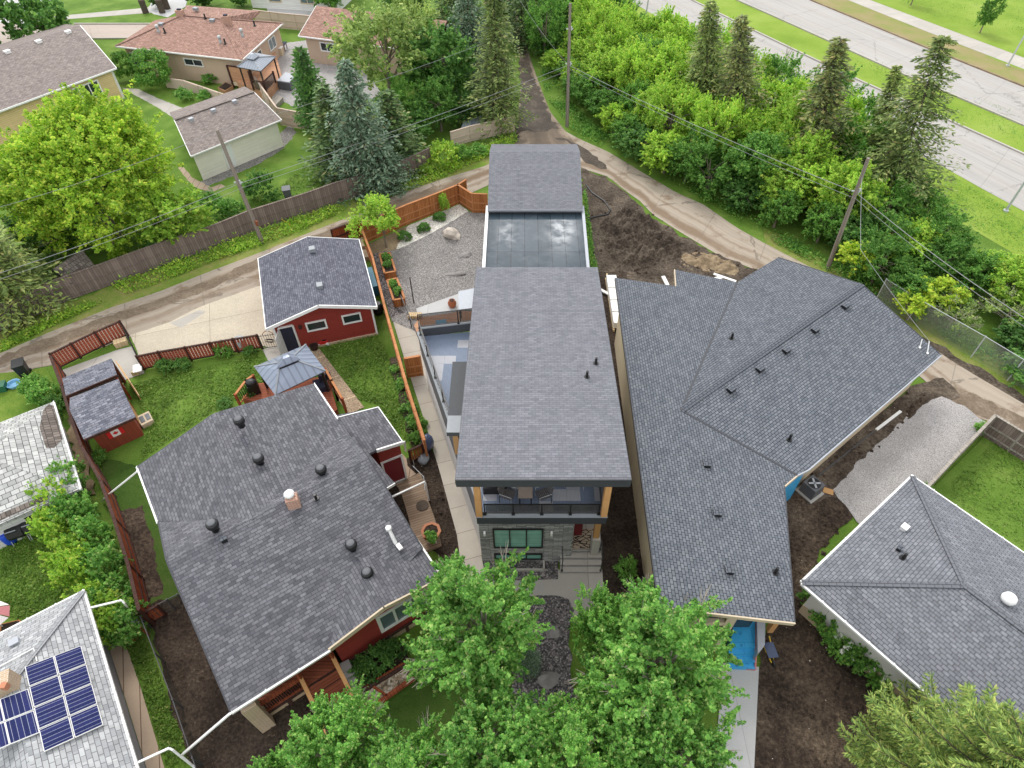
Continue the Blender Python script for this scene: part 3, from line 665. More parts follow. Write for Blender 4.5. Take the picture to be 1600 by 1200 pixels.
def gutter(parent, a, b, out, mat='white_trim', w=.085):
    m = MB(); o = out*(w/2)
    m.beam(a+o-V(0, 0, .08), b+o-V(0, 0, .08), w, .11); n = max(2, int((b-a).length/1.0))
    for i in range(n+1):
        p = a.lerp(b, i/n); m.box(p+o*1.0+V(0, 0, -.02), (.04, w+.04, .03))
    return m.build('gutter', M[mat], parent)
def fascia(parent, pts, mat='white_trim', h=.19, w=.05, name='fascia'):
    m = MB()
    for a, b in zip(pts, pts[1:]): m.beam(a-V(0, 0, h/2-.015), b-V(0, 0, h/2-.015), w, h)
    return m.build(name, M[mat], parent)
def pipe_drop(parent, pts, mat='white_trim', r=.038):
    m = MB()
    for a, b in zip(pts, pts[1:]): m.beam(a, b, r*2, r*1.6)
    return m.build('downspout', M[mat], parent)
def vent_round(parent, pl, x, y, s=1.):
    p = pl.Q(x, y); m = MB()
    m.lathe(p-V(0, 0, .1), [(.16*s, 0), (.16*s, .3*s), (.235*s, .30*s), (.25*s, .38*s), (.25*s, .50*s), (.21*s, .56*s), (.07*s, .59*s)], 16)
    v = m.build('roof_vent', M['black_metal'], parent, True)
    c = MB(); c.lathe(p+V(0, 0, .485*s), [(.19*s, 0), (.15*s, .035), (.05*s, .05)], 14); c.build('cap', M['grey_panel'], v, True); return v
def vent_box(parent, pl, x, y, s=.42, mat='black_metal', d=None):
    p = pl.Q(x, y); n = pl.n; down = V(n.x, n.y, 0)
    if down.length < .01: down = V(0, -1, 0)
    down.normalize(); a = math.atan2(down.y, down.x)+math.pi/2
    m = MB(); m.box(p-V(0, 0, .06), (s, s*.8, .24), a); v = m.build('roof_vent', M[mat], parent)
    c = MB(); c.box(p+V(0, 0, .178), (s*1.12, s*.95, .025), a); c.build('lid', M['shingle_wide' if mat == 'black_metal' else mat], v); return v
def stack(parent, pl, x, y, h=.38, r=.055, mat='black_metal', lean=V(0, 0, 0), name='vent_pipe'):
    p = pl.Q(x, y); m = MB(); m.cyl(p-V(0, 0, .05), r*2.2, .08, 10); m.tube([p-V(0, 0, .03), p+V(0, 0, h)+lean], r, 8)
    return m.build(name, M[mat], parent)
def flat_wall(m, pts, z0, z1): m.prism([XY(p, 0) for p in pts], z0, z1); return m
def perp(d): return V(-d.y, d.x, 0)
# ================================================================ modern skinny house (middle)
def modern_house():
    r = empty('modern_house', (0.7, 20, 0), 'tall narrow modern house with light grey shed roof, dark fascia and stone front', 'house')
    z1, z2 = 8.2, 6.9
    A, B, C, D = P(711.5, 749, z1), P(986.5, 749, z1), P(933.5, 417.5, z2), P(744.5, 417.5, z2)
    rf = MB().slab([A, B, C, D], .12).build('roof', M['shingle_main'], r)
    fascia(rf, [A+V(0, .03, -.02), B+V(0, .03, -.02)], 'dark_fascia', .48, .10)
    fascia(rf, [A+V(.02, 0, -.02), D+V(.02, 0, -.02)], 'dark_fascia', .36, .08); fascia(rf, [B-V(.02, 0, .02), C-V(.02, 0, .02)], 'dark_fascia', .36, .08)
    MB().beam(A+V(0, -.05, .03), B+V(0, -.05, .03), .05, .05).build('drip_edge', M['dark_fascia'], rf)
    m = MB(); m.poly([A+V(.05, .15, -.44), D+V(.05, -.02, -.36), C+V(-.05, -.02, -.36), B+V(-.05, .15, -.44)]); m.build('soffit', M['soffit_wood'], rf)
    pl = Pl(A, B, C)
    for x, y in ((931, 568), (917, 589)): stack(rf, pl, x, y, .36, .06)
    # upper storey
    x0, x1 = A.x+.75, B.x-.62; yb = D.y-.5; zt = lambda y: pl.z(0, y)-.40
    up = MB(); up.prism([V(x0, 17.6, 0), V(x1, 17.6, 0), V(x1, yb, 0), V(x0, yb, 0)], 4.4, [zt(17.6), zt(17.6), zt(yb), zt(yb)])
    up.build('upper_wall', M['dark_siding'], r)
    # left storey wall: diagonal lot line
    W0, W1 = P(674, 622, 0), P(745, 838, 0)
    dw = (W1-W0).normalized()
    yf, ybk = 15.0, P(655, 521, 4.6).y
    def wx(y): return W0.x+dw.x*(y-W0.y)/dw.y
    foot = [V(wx(yf), yf, 0), V(2.15, yf, 0), V(2.15, 16.4, 0), V(x1, 16.4, 0), V(x1, ybk+.9, 0), V(wx(ybk), ybk, 0)]
    lo = MB().prism(foot, 0, 4.42).build('lower_wall', M['white_siding'], r)
    fa, fb = V(wx(ybk), ybk, 0), V(wx(yf), yf, 0); nout = V(dw.y, -dw.x, 0)
    if nout.x > 0: nout = -nout
    m = MB(); m.beam(fa+nout*.04+V(0, 0, 3.7), fb+nout*.04+V(0, 0, 3.7), .07, 1.5); m.build('side_cladding', M['grey_panel'], r)
    # roof deck on the side, with tiles, curb, glass rail
    dkz = 4.45
    dk = [V(wx(ybk)+.1, ybk-.1, 0), V(wx(17.4)+.1, 17.4, 0), V(x0+.05, 17.4, 0), V(x0+.05, ybk+.45, 0)]
    MB().prism(dk, 4.3, dkz+.02).build('terrace_floor', M['deck_tile'], r)
    ce = V(x0+.35, ybk+.75, 0)
    cb = MB(); cb.beam(V(wx(ybk), ybk, 4.7), XY(ce, 4.7), .22, .55); cb.beam(V(wx(ybk), ybk, 4.62), V(wx(15), 15, 4.62), .14, .42)
    cu = cb.build('curb', M['grey_panel'], r)
    cp = MB(); cp.beam(V(wx(ybk), ybk, 5.0), XY(ce, 5.0), .26, .04); cp.beam(V(wx(ybk), ybk-.15, 4.855), V(wx(15), 15, 4.855), .18, .04); cp.build('coping', M['grey_cap'], cu)
    def rail(a, b, n, z, h=.95):
        gl = MB(); gl.beam(a.lerp(b, .01)+V(0, 0, z+h/2), a.lerp(b, .99)+V(0, 0, z+h/2), .015, h-.08); gl.build('rail_glass', M['rail_glass'], r)
        for i in range(n+1):
            p = a.lerp(b, i/n); q = MB(); q.box(p+V(0, 0, z), (.05, .05, h)); q.box(p+V(0, 0, z), (.14, .14, .05)); q.build('rail_post', M['black_metal'], r)
        MB().beam(a+V(0, 0, z+h), b+V(0, 0, z+h), .05, .03).build('handrail', M['black_metal'], r)
    rail(V(wx(ybk)+.05, ybk, 0), ce, 2, 5.0); rail(V(wx(ybk-.4), ybk-.4, 0), V(wx(17.6), 17.6, 0), 5, 4.87)
    # canopy box over the side terrace
    c1 = [P(707, 565, 6.1), P(732, 565, 6.1), P(722, 676, 6.1), P(697.5, 676, 6.1)]
    cn = MB(); cn.prism(c1, 5.85, 6.1); cn.build('side_canopy', M['mat_grey'], r)
    MB().prism([c1[3].lerp(c1[0], .0), c1[2], c1[2].lerp(c1[1], .22), c1[3].lerp(c1[0], .22)], 6.103, 6.115).build('canopy_flashing', M['grey_cap'], r)
    MB().prism([c1[3]+V(.25, .02, 0), c1[2]+V(0, .02, 0), c1[2]+V(0, .12, 0), c1[3]+V(.25, .12, 0)], 4.45, 5.85).build('wood_panel', M['soffit_wood'], r)
    # front balcony
    fy = 14.2; bx0, bx1 = P(744, 815, 5).x, P(949, 812, 5).x
    MB().prism([V(bx0+.1, fy+.1, 0), V(bx1-.1, fy+.1, 0), V(bx1-.1, 17.6, 0), V(bx0+.1, 17.6, 0)], 4.46, 4.60).build('balcony_floor', M['deck_tile'], r)
    bm = MB(); bm.prism([V(bx0, fy, 0), V(bx1, fy, 0), V(bx1, fy+.16, 0), V(bx0, fy+.16, 0)], 4.45, 4.98); bm.prism([V(bx1-.16, fy+.165, 0), V(bx1, fy+.165, 0), V(bx1, 17.6, 0), V(bx1-.16, 17.6, 0)], 4.45, 4.98)
    bf = bm.build('balcony_front', M['dark_fascia'], r)
    MB().prism([V(bx0-.02, fy-.03, 0), V(bx1+.02, fy-.03, 0), V(bx1+.02, fy+.26, 0), V(bx0-.02, fy+.26, 0)], 4.985, 5.02).build('coping', M['grey_cap'], bf)
    MB().prism([V(bx0+.16, fy+.3, 0), V(bx1-.17, fy+.3, 0), V(bx1-.17, 17.5, 0), V(bx0+.16, 17.5, 0)], 4.43, 4.449).build('balcony_soffit', M['soffit_wood'], r)
    rail(V(bx0+.35, fy+.14, 0), V(bx1-.35, fy+.14, 0), 4, 5.02, .75)
    rail(V(bx1-.08, fy+.5, 0), V(bx1-.08, 17.5, 0), 2, 5.0, .75)
    for px in (bx0+.12, bx1-.14):
        MB().box(V(px, fy+.12, 5.02), (.26, .26, pl.z(0, fy)-.40-5.02)).build('post', M['post_wood'], r)
    MB().box(V(bx1-.16, fy+.85, 1.95), (.26, .26, 2.48)).build('post', M['post_wood'], r); MB().box(V(bx1-.16, fy+.85, 0), (.36, .5, 1.94)).build('post_pier', M['plain_concrete'], r)
    win = MB(); win.poly([V(x0+.5, 17.59, 4.7), V(x1-.5, 17.59, 4.7), V(x1-.5, 17.59, 7.2), V(x0+.5, 17.59, 7.2)]); win.build('patio_door', M['window_glass'], r)
    # stone front
    sx0, sx1 = wx(yf)-.05, 2.2
    MB().prism([V(sx0, yf-.25, 0), V(sx1, yf-.25, 0), V(sx1, yf+.3, 0), V(sx0, yf+.3, 0)], 0, 4.43).build('stone_front', M['ledge_stone'], r)
    out = V(0, -1, 0); wy = yf-.25
    wa, wb = P(770, 840, 2.6).x, P(849, 840, 2.6).x
    window(r, V(wa, wy, 0), V(wb, wy, 0), 1.45, 3.15, out, 'green_blind', 'black_metal', .07, 3)
    window(r, V(wa, wy, 0), V(wb, wy, 0), .32, .88, out, 'green_blind', 'black_metal', .07, 3)
    for px in (757.5, 861.5):
        l = MB(); p = V(P(px, 832, 2.7).x, wy-.09, 2.72); l.box(p, (.09, .14, .22)); l.build('wall_lamp', M['white_trim'], r)
    # porch: slab, steps, rails, red door, mat
    pa, pb = P(874, 866, .75).x, P(941, 866, .75).x
    po = MB(); po.prism([V(pa, 14.95, 0), V(pb, 14.95, 0), V(pb, 16.4, 0), V(pa, 16.4, 0)], 0, .76)
    for k in range(1, 4): po.prism([V(pa+.05, 14.955-.27*k, 0), V(pb-.02, 14.955-.27*k, 0), V(pb-.02, 14.955-.27*(k-1), 0), V(pa+.05, 14.955-.27*(k-1), 0)], 0, .76-.19*k)
    po.build('porch_steps', M['plain_concrete'], r)
    for k in range(4): MB().box(V((pa+pb)/2, 14.955-.27*k-.008, .76-.19*(k+1)+.01), (pb-pa-.12, .012, .165)).build('riser', M['boulder_grey'], r)  # riser faces in a darker grey, their shade put into the colour
    ra, rb = P(888, 850, .77), P(931, 850, .77)
    MB().prism([V(ra.x, 15.05, 0), V(rb.x, 15.05, 0), V(rb.x, 16.1, 0), V(ra.x, 16.1, 0)], .765, .785).build('mat', M['leaf_rug'], r)
    MB().prism([V(2.21, 15.75, 0), V(2.75, 15.75, 0), V(2.75, 16.39, 0), V(2.21, 16.39, 0)], .76, 2.9).build('front_door', M['dark_red'], r)
    for px in (pa+.12, pb-.08):
        h = MB()
        for y, z in ((15.0, .76), (14.2, .19)): h.box(V(px, y, z), (.04, .04, .95))
        h.beam(V(px, 15.02, 1.70), V(px, 14.18, 1.13), .05, .05); h.box(V(px, 15.0, .76), (.10, .10, .03)); h.box(V(px, 14.2, .19), (.10, .10, .03))
        h.build('stair_rail', M['black_metal'], r)
    # window well kerb
    ww = MB(); qa, qb = P(790, 891, .1), P(850, 891, .1)
    ww.beam(XY(qa, .1), XY(qb, .1), .1, .2); ww.beam(XY(qb, .1), V(qb.x, wy, .1), .1, .2); ww.build('window_well', M['plain_concrete'], r)
    # balcony furniture is top level
    fl = 4.6
    def chair(x, y, a, lab):
        c = empty('patio_chair', (x, y, fl), lab, 'chair', 'chairs on the balcony'); R = Matrix.Rotation(a, 3, 'Z'); o = V(x, y, fl)
        f = lambda *p: o+R @ V(*p)
        s = MB()
        for k in range(7): s.beam(f(-.26, -.24+.08*k, .42), f(.26, -.24+.08*k, .42), .06, .025)
        s.build('seat', M['grey_wicker'], c)
        s = MB()
        for k in range(6): s.beam(f(-.24+.096*k, .26, .46), f(-.24+.096*k, .36, .95), .05, .02)
        s.beam(f(-.27, .36, .95), f(.27, .36, .95), .05, .03); s.build('backrest', M['grey_wicker'], c)
        for sx in (-1, 1):
            MB().tube([f(.28*sx, -.24, 0), f(.28*sx, -.25, .62), f(.28*sx, .30, .66)], .018, 6).build('armrest', M['galv'], c)
            MB().tube([f(.28*sx, .30, 0), f(.28*sx, .28, .5)], .018, 6).build('leg', M['black_metal'], c)
    tx = P(821, 782, fl)
    t = empty('patio_table', XY(tx, fl), 'small square taupe table between two chairs on front balcony', 'table')
    MB().box(XY(tx, fl+.62), (.62, .62, .05)).build('tabletop', M['taupe_fabric'], t)
    for sx in (-1, 1):
        for sy in (-1, 1): MB().box(XY(tx, fl)+V(.25*sx, .25*sy, 0), (.05, .05, .62)).build('leg', M['black_metal'], t)
    chair(tx.x-.75, tx.y+.05, R_(70), 'grey patio chair left of the taupe table on the front balcony')
    chair(tx.x+.75, tx.y+.05, R_(-70), 'grey patio chair right of the taupe table on the front balcony')
    for px, a, lab in ((870, 20, 'metal patio chair at the back of the balcony, nearer its middle'), (905, -20, 'metal patio chair at the back of the balcony, nearer the right post')):
        q = P(px, 768, fl); chair(q.x, q.y+.35, R_(a), lab)
    q = P(774, 763, fl+.1)
    hf = empty('fire_table', XY(q, fl), 'low black fire table with white stones on the balcony', 'fire table')
    MB().box(XY(q, fl), (1.05, .5, .45)).build('base', M['black_metal'], hf)
    m = MB()
    for k in range(5): m.blob(XY(q, fl+.47)+V(-.36+.18*k, 0, 0), .06, k, 1)
    m.build('stones', M['white_trim'], hf)
    return r
modern_house()
# ---------------------------------------------------------------- garage behind it
def rear_garage():
    r = empty('detached_garage', (.7, 40, 0), 'grey shingled garage with wet flat roof behind the modern house', 'garage')
    ze, zr = 3.25, 4.9
    a, b = P(762, 329, ze), P(910.5, 329, ze); c, d = P(906.5, 237, zr), P(765, 237, zr)
    m = MB().slab([a, b, c, d], .14); bk = V(0, 3.2, -1.0)
    m.slab([d, c, c+bk, d+bk], .14)
    rf = m.build('roof', M['shingle_main'], r)
    MB().beam(a+V(0, .02, -.02), b+V(0, .02, -.02), .05, .10).build('drip_edge', M['grey_cap'], rf)
    w0, w1 = a.x+.3, b.x-.3
    MB().prism([V(w0, a.y+.35, 0), V(w1, a.y+.35, 0), V(w1, d.y+2.6, 0), V(w0, d.y+2.6, 0)], 0, [3.1, 3.1, 3.7, 3.7]).build('wall', M['white_siding'], r)
    zb, zf = 2.89, 2.89
    e, f, g_, h = P(756, 419, zf), P(918, 419, zf), P(911, 328, zb), P(761, 328, zb)
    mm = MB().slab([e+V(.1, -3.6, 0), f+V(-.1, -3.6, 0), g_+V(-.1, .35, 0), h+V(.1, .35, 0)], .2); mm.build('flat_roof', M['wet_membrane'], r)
    for (p, q, mt, s) in ((e, h, 'white_trim', 1), (f, g_, 'pale_grey', -1)):
        MB().beam(p+V(.02*s, -3.6, .05), q+V(.02*s, .34, .05), .2, .22).build('parapet', M[mt], r)
    MB().prism([V(e.x+.3, e.y-3.4, 0), V(f.x-.3, f.y-3.4, 0), V(f.x-.3, h.y+.6, 0), V(e.x+.3, h.y+.6, 0)], 0, 2.5).build('connector_wall', M['white_siding'], r)
rear_garage()
# ================================================================ red bungalow
def red_house():
    r = empty('red_bungalow', (-11, 14, 0), 'large red bungalow with dark grey gabled roof and round black vents', 'house')
    zr, zf, zw = 5.2, 3.2, 3.9
    A, B = P(260, 877, zr), P(575, 715, zr)
    Fp = Pl(A, B, P(360, 1112, zf))
    F1, F2 = P(360, 1112, zf), P(515, 1014, zf)
    F3 = Fp.Q(660, 856)
    e = XY(B-A, 0).normalized(); nf = V(e.y, -e.x, 0)      # nf points to the front
    Bp = Pl(A, B, P(247, 815, zw)); Bk0 = Bp.Q(243, 803); Bk1 = Bp.Q(526, 654)
    L0, L1 = P(215, 729, zw), P(247, 815, zw); W = P(333, 647, zr); R0, R1 = P(490, 600, zw), P(526, 654, zw)
    Lp, Rp = Pl(W, L0, L1), Pl(W, R0, R1)
    J = P(395, 812, zr)
    Fl = P(600, 949, 4.05); Fr0, Fr1 = P(642, 831, 3.45), P(690, 903, 3.45)
    FLp, FRp = Pl(Fl, F2, F2-nf*5+V(0, 0, 0)), Pl(Fl, Fr0, Fr1)
    di = FLp.n.cross(FRp.n).normalized(); di = -di if di.dot(nf) > 0 else di
    Fb = Fl+di*6.0
    TH_ = .16
    m = MB()
    m.slab([A, B, F3, F2, F1], TH_, uvo=(.3, .2)); m.slab([A, B, Bk1+V(0, 0, 0), L1], TH_)
    up = V(0, 0, .02)
    m.slab([W+up, L0+up, L1+up, J+up], TH_); m.slab([W+up, J+up, R1+(R1-R0).normalized()*2.6+up, R0+up], TH_)
    # front cross gable
    m.slab([Fl, Fb, FLp.Q(505, 960), F2+V(0, 0, .02)], TH_); m.slab([Fl, Fr1, Fr0, Fb], TH_)
    rf = m.build('roof', M['shingle_slate'], r)
    # low roofs on the east side
    zs = 3.35
    S0, S1, S2, S3 = P(524, 656, zs+.25), P(591, 636, zs), P(629, 690, zs), P(584, 707, zs+.2)
    sp = Pl(S0, S1, S2); T1, T2 = sp.Q(617, 755), sp.Q(604, 763)
    m = MB(); m.slab([sp.Q(518, 650), S1, S2, sp.Q(588, 703), sp.Q(577, 709), T1, T2, sp.Q(560, 740)], .14); sr = m.build('porch_roof', M['shingle_slate'], r)
    fascia(sr, [S2, sp.Q(588, 703)], h=.2, w=.08); fascia(sr, [sp.Q(520, 654), S1, S2], h=.16); fascia(sr, [T1, T2], h=.16)
    fascia(rf, [L0, W, R0], 'dark_fascia', .2, .05); fascia(rf, [L1, A, F1], 'dark_fascia', .2, .05)
    fascia(rf, [F2+V(0, 0, .03), Fl+V(0, 0, .03), Fr1+V(0, 0, .03)], 'tan_trim', .26, .07); fascia(rf, [B, F3], 'dark_fascia', .18, .05)
    no = (Lp.n.copy()); no.z = 0; no.normalize(); nr = Rp.n.copy(); nr.z = 0; nr.normalize()
    gutter(rf, L0, L1, no); gutter(rf, R0, R1, nr); gutter(rf, F1, F2, nf)
    nfr = FRp.n.copy(); nfr.z = 0; nfr.normalize(); gutter(rf, Fr0, Fr1, nfr)
    # walls
    ins = .45
    a0, b0 = XY(A, 0)+e*ins, XY(B, 0)-e*.35
    f0 = XY(F1, 0)+e*ins-nf*(ins+1.5); f1 = XY(F2, 0)-nf*(ins+1.5)
    fz = lambda p: Fp.z(p.x, p.y)-.2
    wl = MB()
    L1x = XY(L1, 0)+e*ins+nf*.0
    base = [f0, V(F3.x, F3.y, 0)-e*.4-nf*1.6, b0, XY(Bk1, 0)-e*.35, L1x, a0]
    wl.prism(base, 0, [fz(base[0]), fz(base[1]), zr-.2, Bp.z(base[3].x, base[3].y)-.2, zw-.2, zr-.2])
    wing = [XY(L0, 0)-no*.4+(XY(L1, 0)-XY(L0, 0)).normalized()*.35, XY(L1, 0)-no*.4, XY(J, 0), XY(R1, 0)-nr*.4, XY(R0, 0)-nr*.4+(XY(R1, 0)-XY(R0, 0)).normalized()*.35, XY(W, 0)+(XY(L1, 0)-XY(L0, 0)).normalized()*.35]
    wl.prism(wing, 0, [zw-.2, zw-.2, zr-.25, zw-.2, zw-.2, zr-.2])
    # front wing under the cross gable
    g0, g1 = XY(F2, 0)-nf*.35+e*.15, XY(Fr1, 0)-nf*.35-e*.4
    gm = g0.lerp(g1, .5)
    wl.prism([g0, gm, g1, g1-nf*3.5, g0-nf*3.5], .55, [zf-.12, 3.8, 3.3, 3.3, zf-.12])
    # east porch box
    q = [S0, S1, S2, sp.Q(588, 703)]; ce = sum((XY(p, 0) for p in q), V(0, 0, 0))/4
    wl.prism([XY(p, 0).lerp(ce, .14) for p in q], 0, 3.05)
    wl.build('wall', M['red_siding'], r)
    pr = MB(); pr.prism([g0+nf*.02, g1+nf*.02, g1-nf*3.4, g0-nf*3.4], 0, .55); pr.build('foundation', M['tan_parging'], r)
    tr = MB()
    for k in range(4): 
        p = g0.lerp(g1, .06+.3*k)+nf*.05; tr.box(p, (.14, .1, .58), math.atan2(e.y, e.x))
    tr.beam(g0+nf*.06+V(0, 0, .6), g1+nf*.06+V(0, 0, .6), .08, .12); tr.build('wall_trim', M['dark_stain'], r)
    # picture window
    u0, u1 = g0.lerp(g1, .42), g0.lerp(g1, .94)
    window(r, u0, u1, 1.25, 2.75, nf, 'pale_glass', 'white_trim', .15, 3)
    window(r, XY(S2, 0).lerp(ce, .14), XY(sp.Q(588, 703), 0).lerp(ce, .14), .1, 2.2, (XY(S2, 0)-XY(S1, 0)).normalized(), 'dark_red', 'white_trim', .1, 1, 'door')
    # front porch: floor, rail, posts, steps, stone pier
    p0, p1 = XY(F1, 0)+e*.25-nf*.3, XY(F2, 0)-nf*.3
    MB().prism([p0, p1, p1-nf*1.6, p0-nf*1.6], .62, .78).build('porch_floor', M['red_deck'], r)
    sk = MB(); sk.prism([p0-nf*.05, p1-nf*.05, p1-nf*.12, p0-nf*.12], 0, .6); sk.build('porch_skirt', M['tan_parging'], r)
    t2 = MB()
    t2.beam(p0+V(0, 0, .66), p1+V(0, 0, .66), .10, .16)
    for k in range(4): t2.box(p0.lerp(p1, .12+.25*k), (.16, .1, .6), math.atan2(e.y, e.x))
    t2.build('porch_trim', M['dark_stain'], r)
    rl = MB(); s1 = p0.lerp(p1, .60); rl.beam(p0+V(0, 0, 1.72), s1+V(0, 0, 1.72), .16, .09); rl.beam(p0+V(0, 0, .95), s1+V(0, 0, .95), .07, .07); rl.build('handrail', M['cedar_red'], r)
    bl = MB()
    for k in range(24): bl.box(p0.lerp(s1, (k+.5)/24)+V(0, 0, .95), (.04, .04, .74))
    bl.build('balusters', M['black_metal'], r)
    MB().beam(p0+V(0, 0, zf-.28), p1+V(0, 0, zf-.28), .14, .22).build('porch_beam', M['cedar_red'], r)
    # the raking rails either side of the steps
    s2 = p1.lerp(p0, .02)
    stp = MB()
    for k in range(5): stp.prism([s1+nf*(.42*k), s2+nf*(.42*k), s2+nf*(.42*(k+1)), s1+nf*(.42*(k+1))], 0, .64-.125*k, udir=e)
    stp.build('steps', M['red_deck'], r)
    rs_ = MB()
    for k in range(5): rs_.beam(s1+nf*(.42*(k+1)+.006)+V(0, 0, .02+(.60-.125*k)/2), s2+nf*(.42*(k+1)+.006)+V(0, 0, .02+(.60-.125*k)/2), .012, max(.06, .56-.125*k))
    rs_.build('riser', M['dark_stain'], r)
    for q_ in (s1, s2):
        MB().beam(q_+V(0, 0, 1.75), q_+nf*2.25+V(0, 0, 1.05), .16, .14).build('stair_rail', M['post_wood'], r)
        MB().box(q_+V(0, 0, .1), (.14, .14, 3.0)).build('porch_post', M['cedar_red'], r)
        MB().box(q_+nf*2.2, (.14, .14, 1.05)).build('rail_post', M['cedar_red'], r)
    MB().box(p0+e*.25+nf*.1, (.55, .55, 2.7), math.atan2(e.y, e.x)).build('stone_pier', M['tan_brick'], r)
    # roof furniture
    for x, y, pl in ((377, 661, Lp), (407, 720, Rp), (504, 737, Bp), (336, 823, Fp), (551, 854, Fp), (576, 898, Fp)): vent_round(rf, pl, x, y+3)
    c = Fp.Q(460, 788); ch = MB(); ch.box(c-V(0, 0, .5), (.5, .42, 1.05), R_(20)); chm = ch.build('chimney', M['red_brick'], rf)
    MB().lathe(c+V(-.05, .05, .55), [(.16, 0), (.16, .1), (.22, .12), (.22, .2), (.1, .32)], 12).build('cap', M['white_trim'], chm, True)
    stack(rf, Fp, 494, 779, .3, .06); stack(rf, Bp, 388, 746, .25, .05); vent_box(rf, Fp, 351, 845, .22)
    p = Fp.Q(618, 848); m = MB(); m.tube([p-V(0, 0, .05), p+V(-.25, .35, .55)], [.09, .07], 8); m.lathe(p+V(-.26, .36, .5), [(.13, 0), (.13, .14), (.05, .2)], 10); m.beam(p+V(.1, -.1, .05), p+V(.3, -.35, .08), .18, .09); m.build('vent_pipe', M['white_trim'], rf)
    # downspouts reaching over the yard
    pipe_drop(rf, [L0+V(0, 0, -.12), P(214, 737, 3.7), P(163, 778, .9), P(160, 783, .15)]); 
    g = P(611, 777, 3.0); pipe_drop(rf, [g, P(663, 753, 1.7), P(665, 756, 1.6), P(670, 782, .15)])
    pipe_drop(rf, [S2-V(0, 0, .1), P(632, 690, 3.1), P(634, 705, 1.8)], r=.045)
    c0 = F1-V(0, 0, .1); pipe_drop(rf, [c0, P(287, 1177, 1.1), P(283, 1181, .6), P(305, 1200, .1)], r=.042)
    return r
red_house()
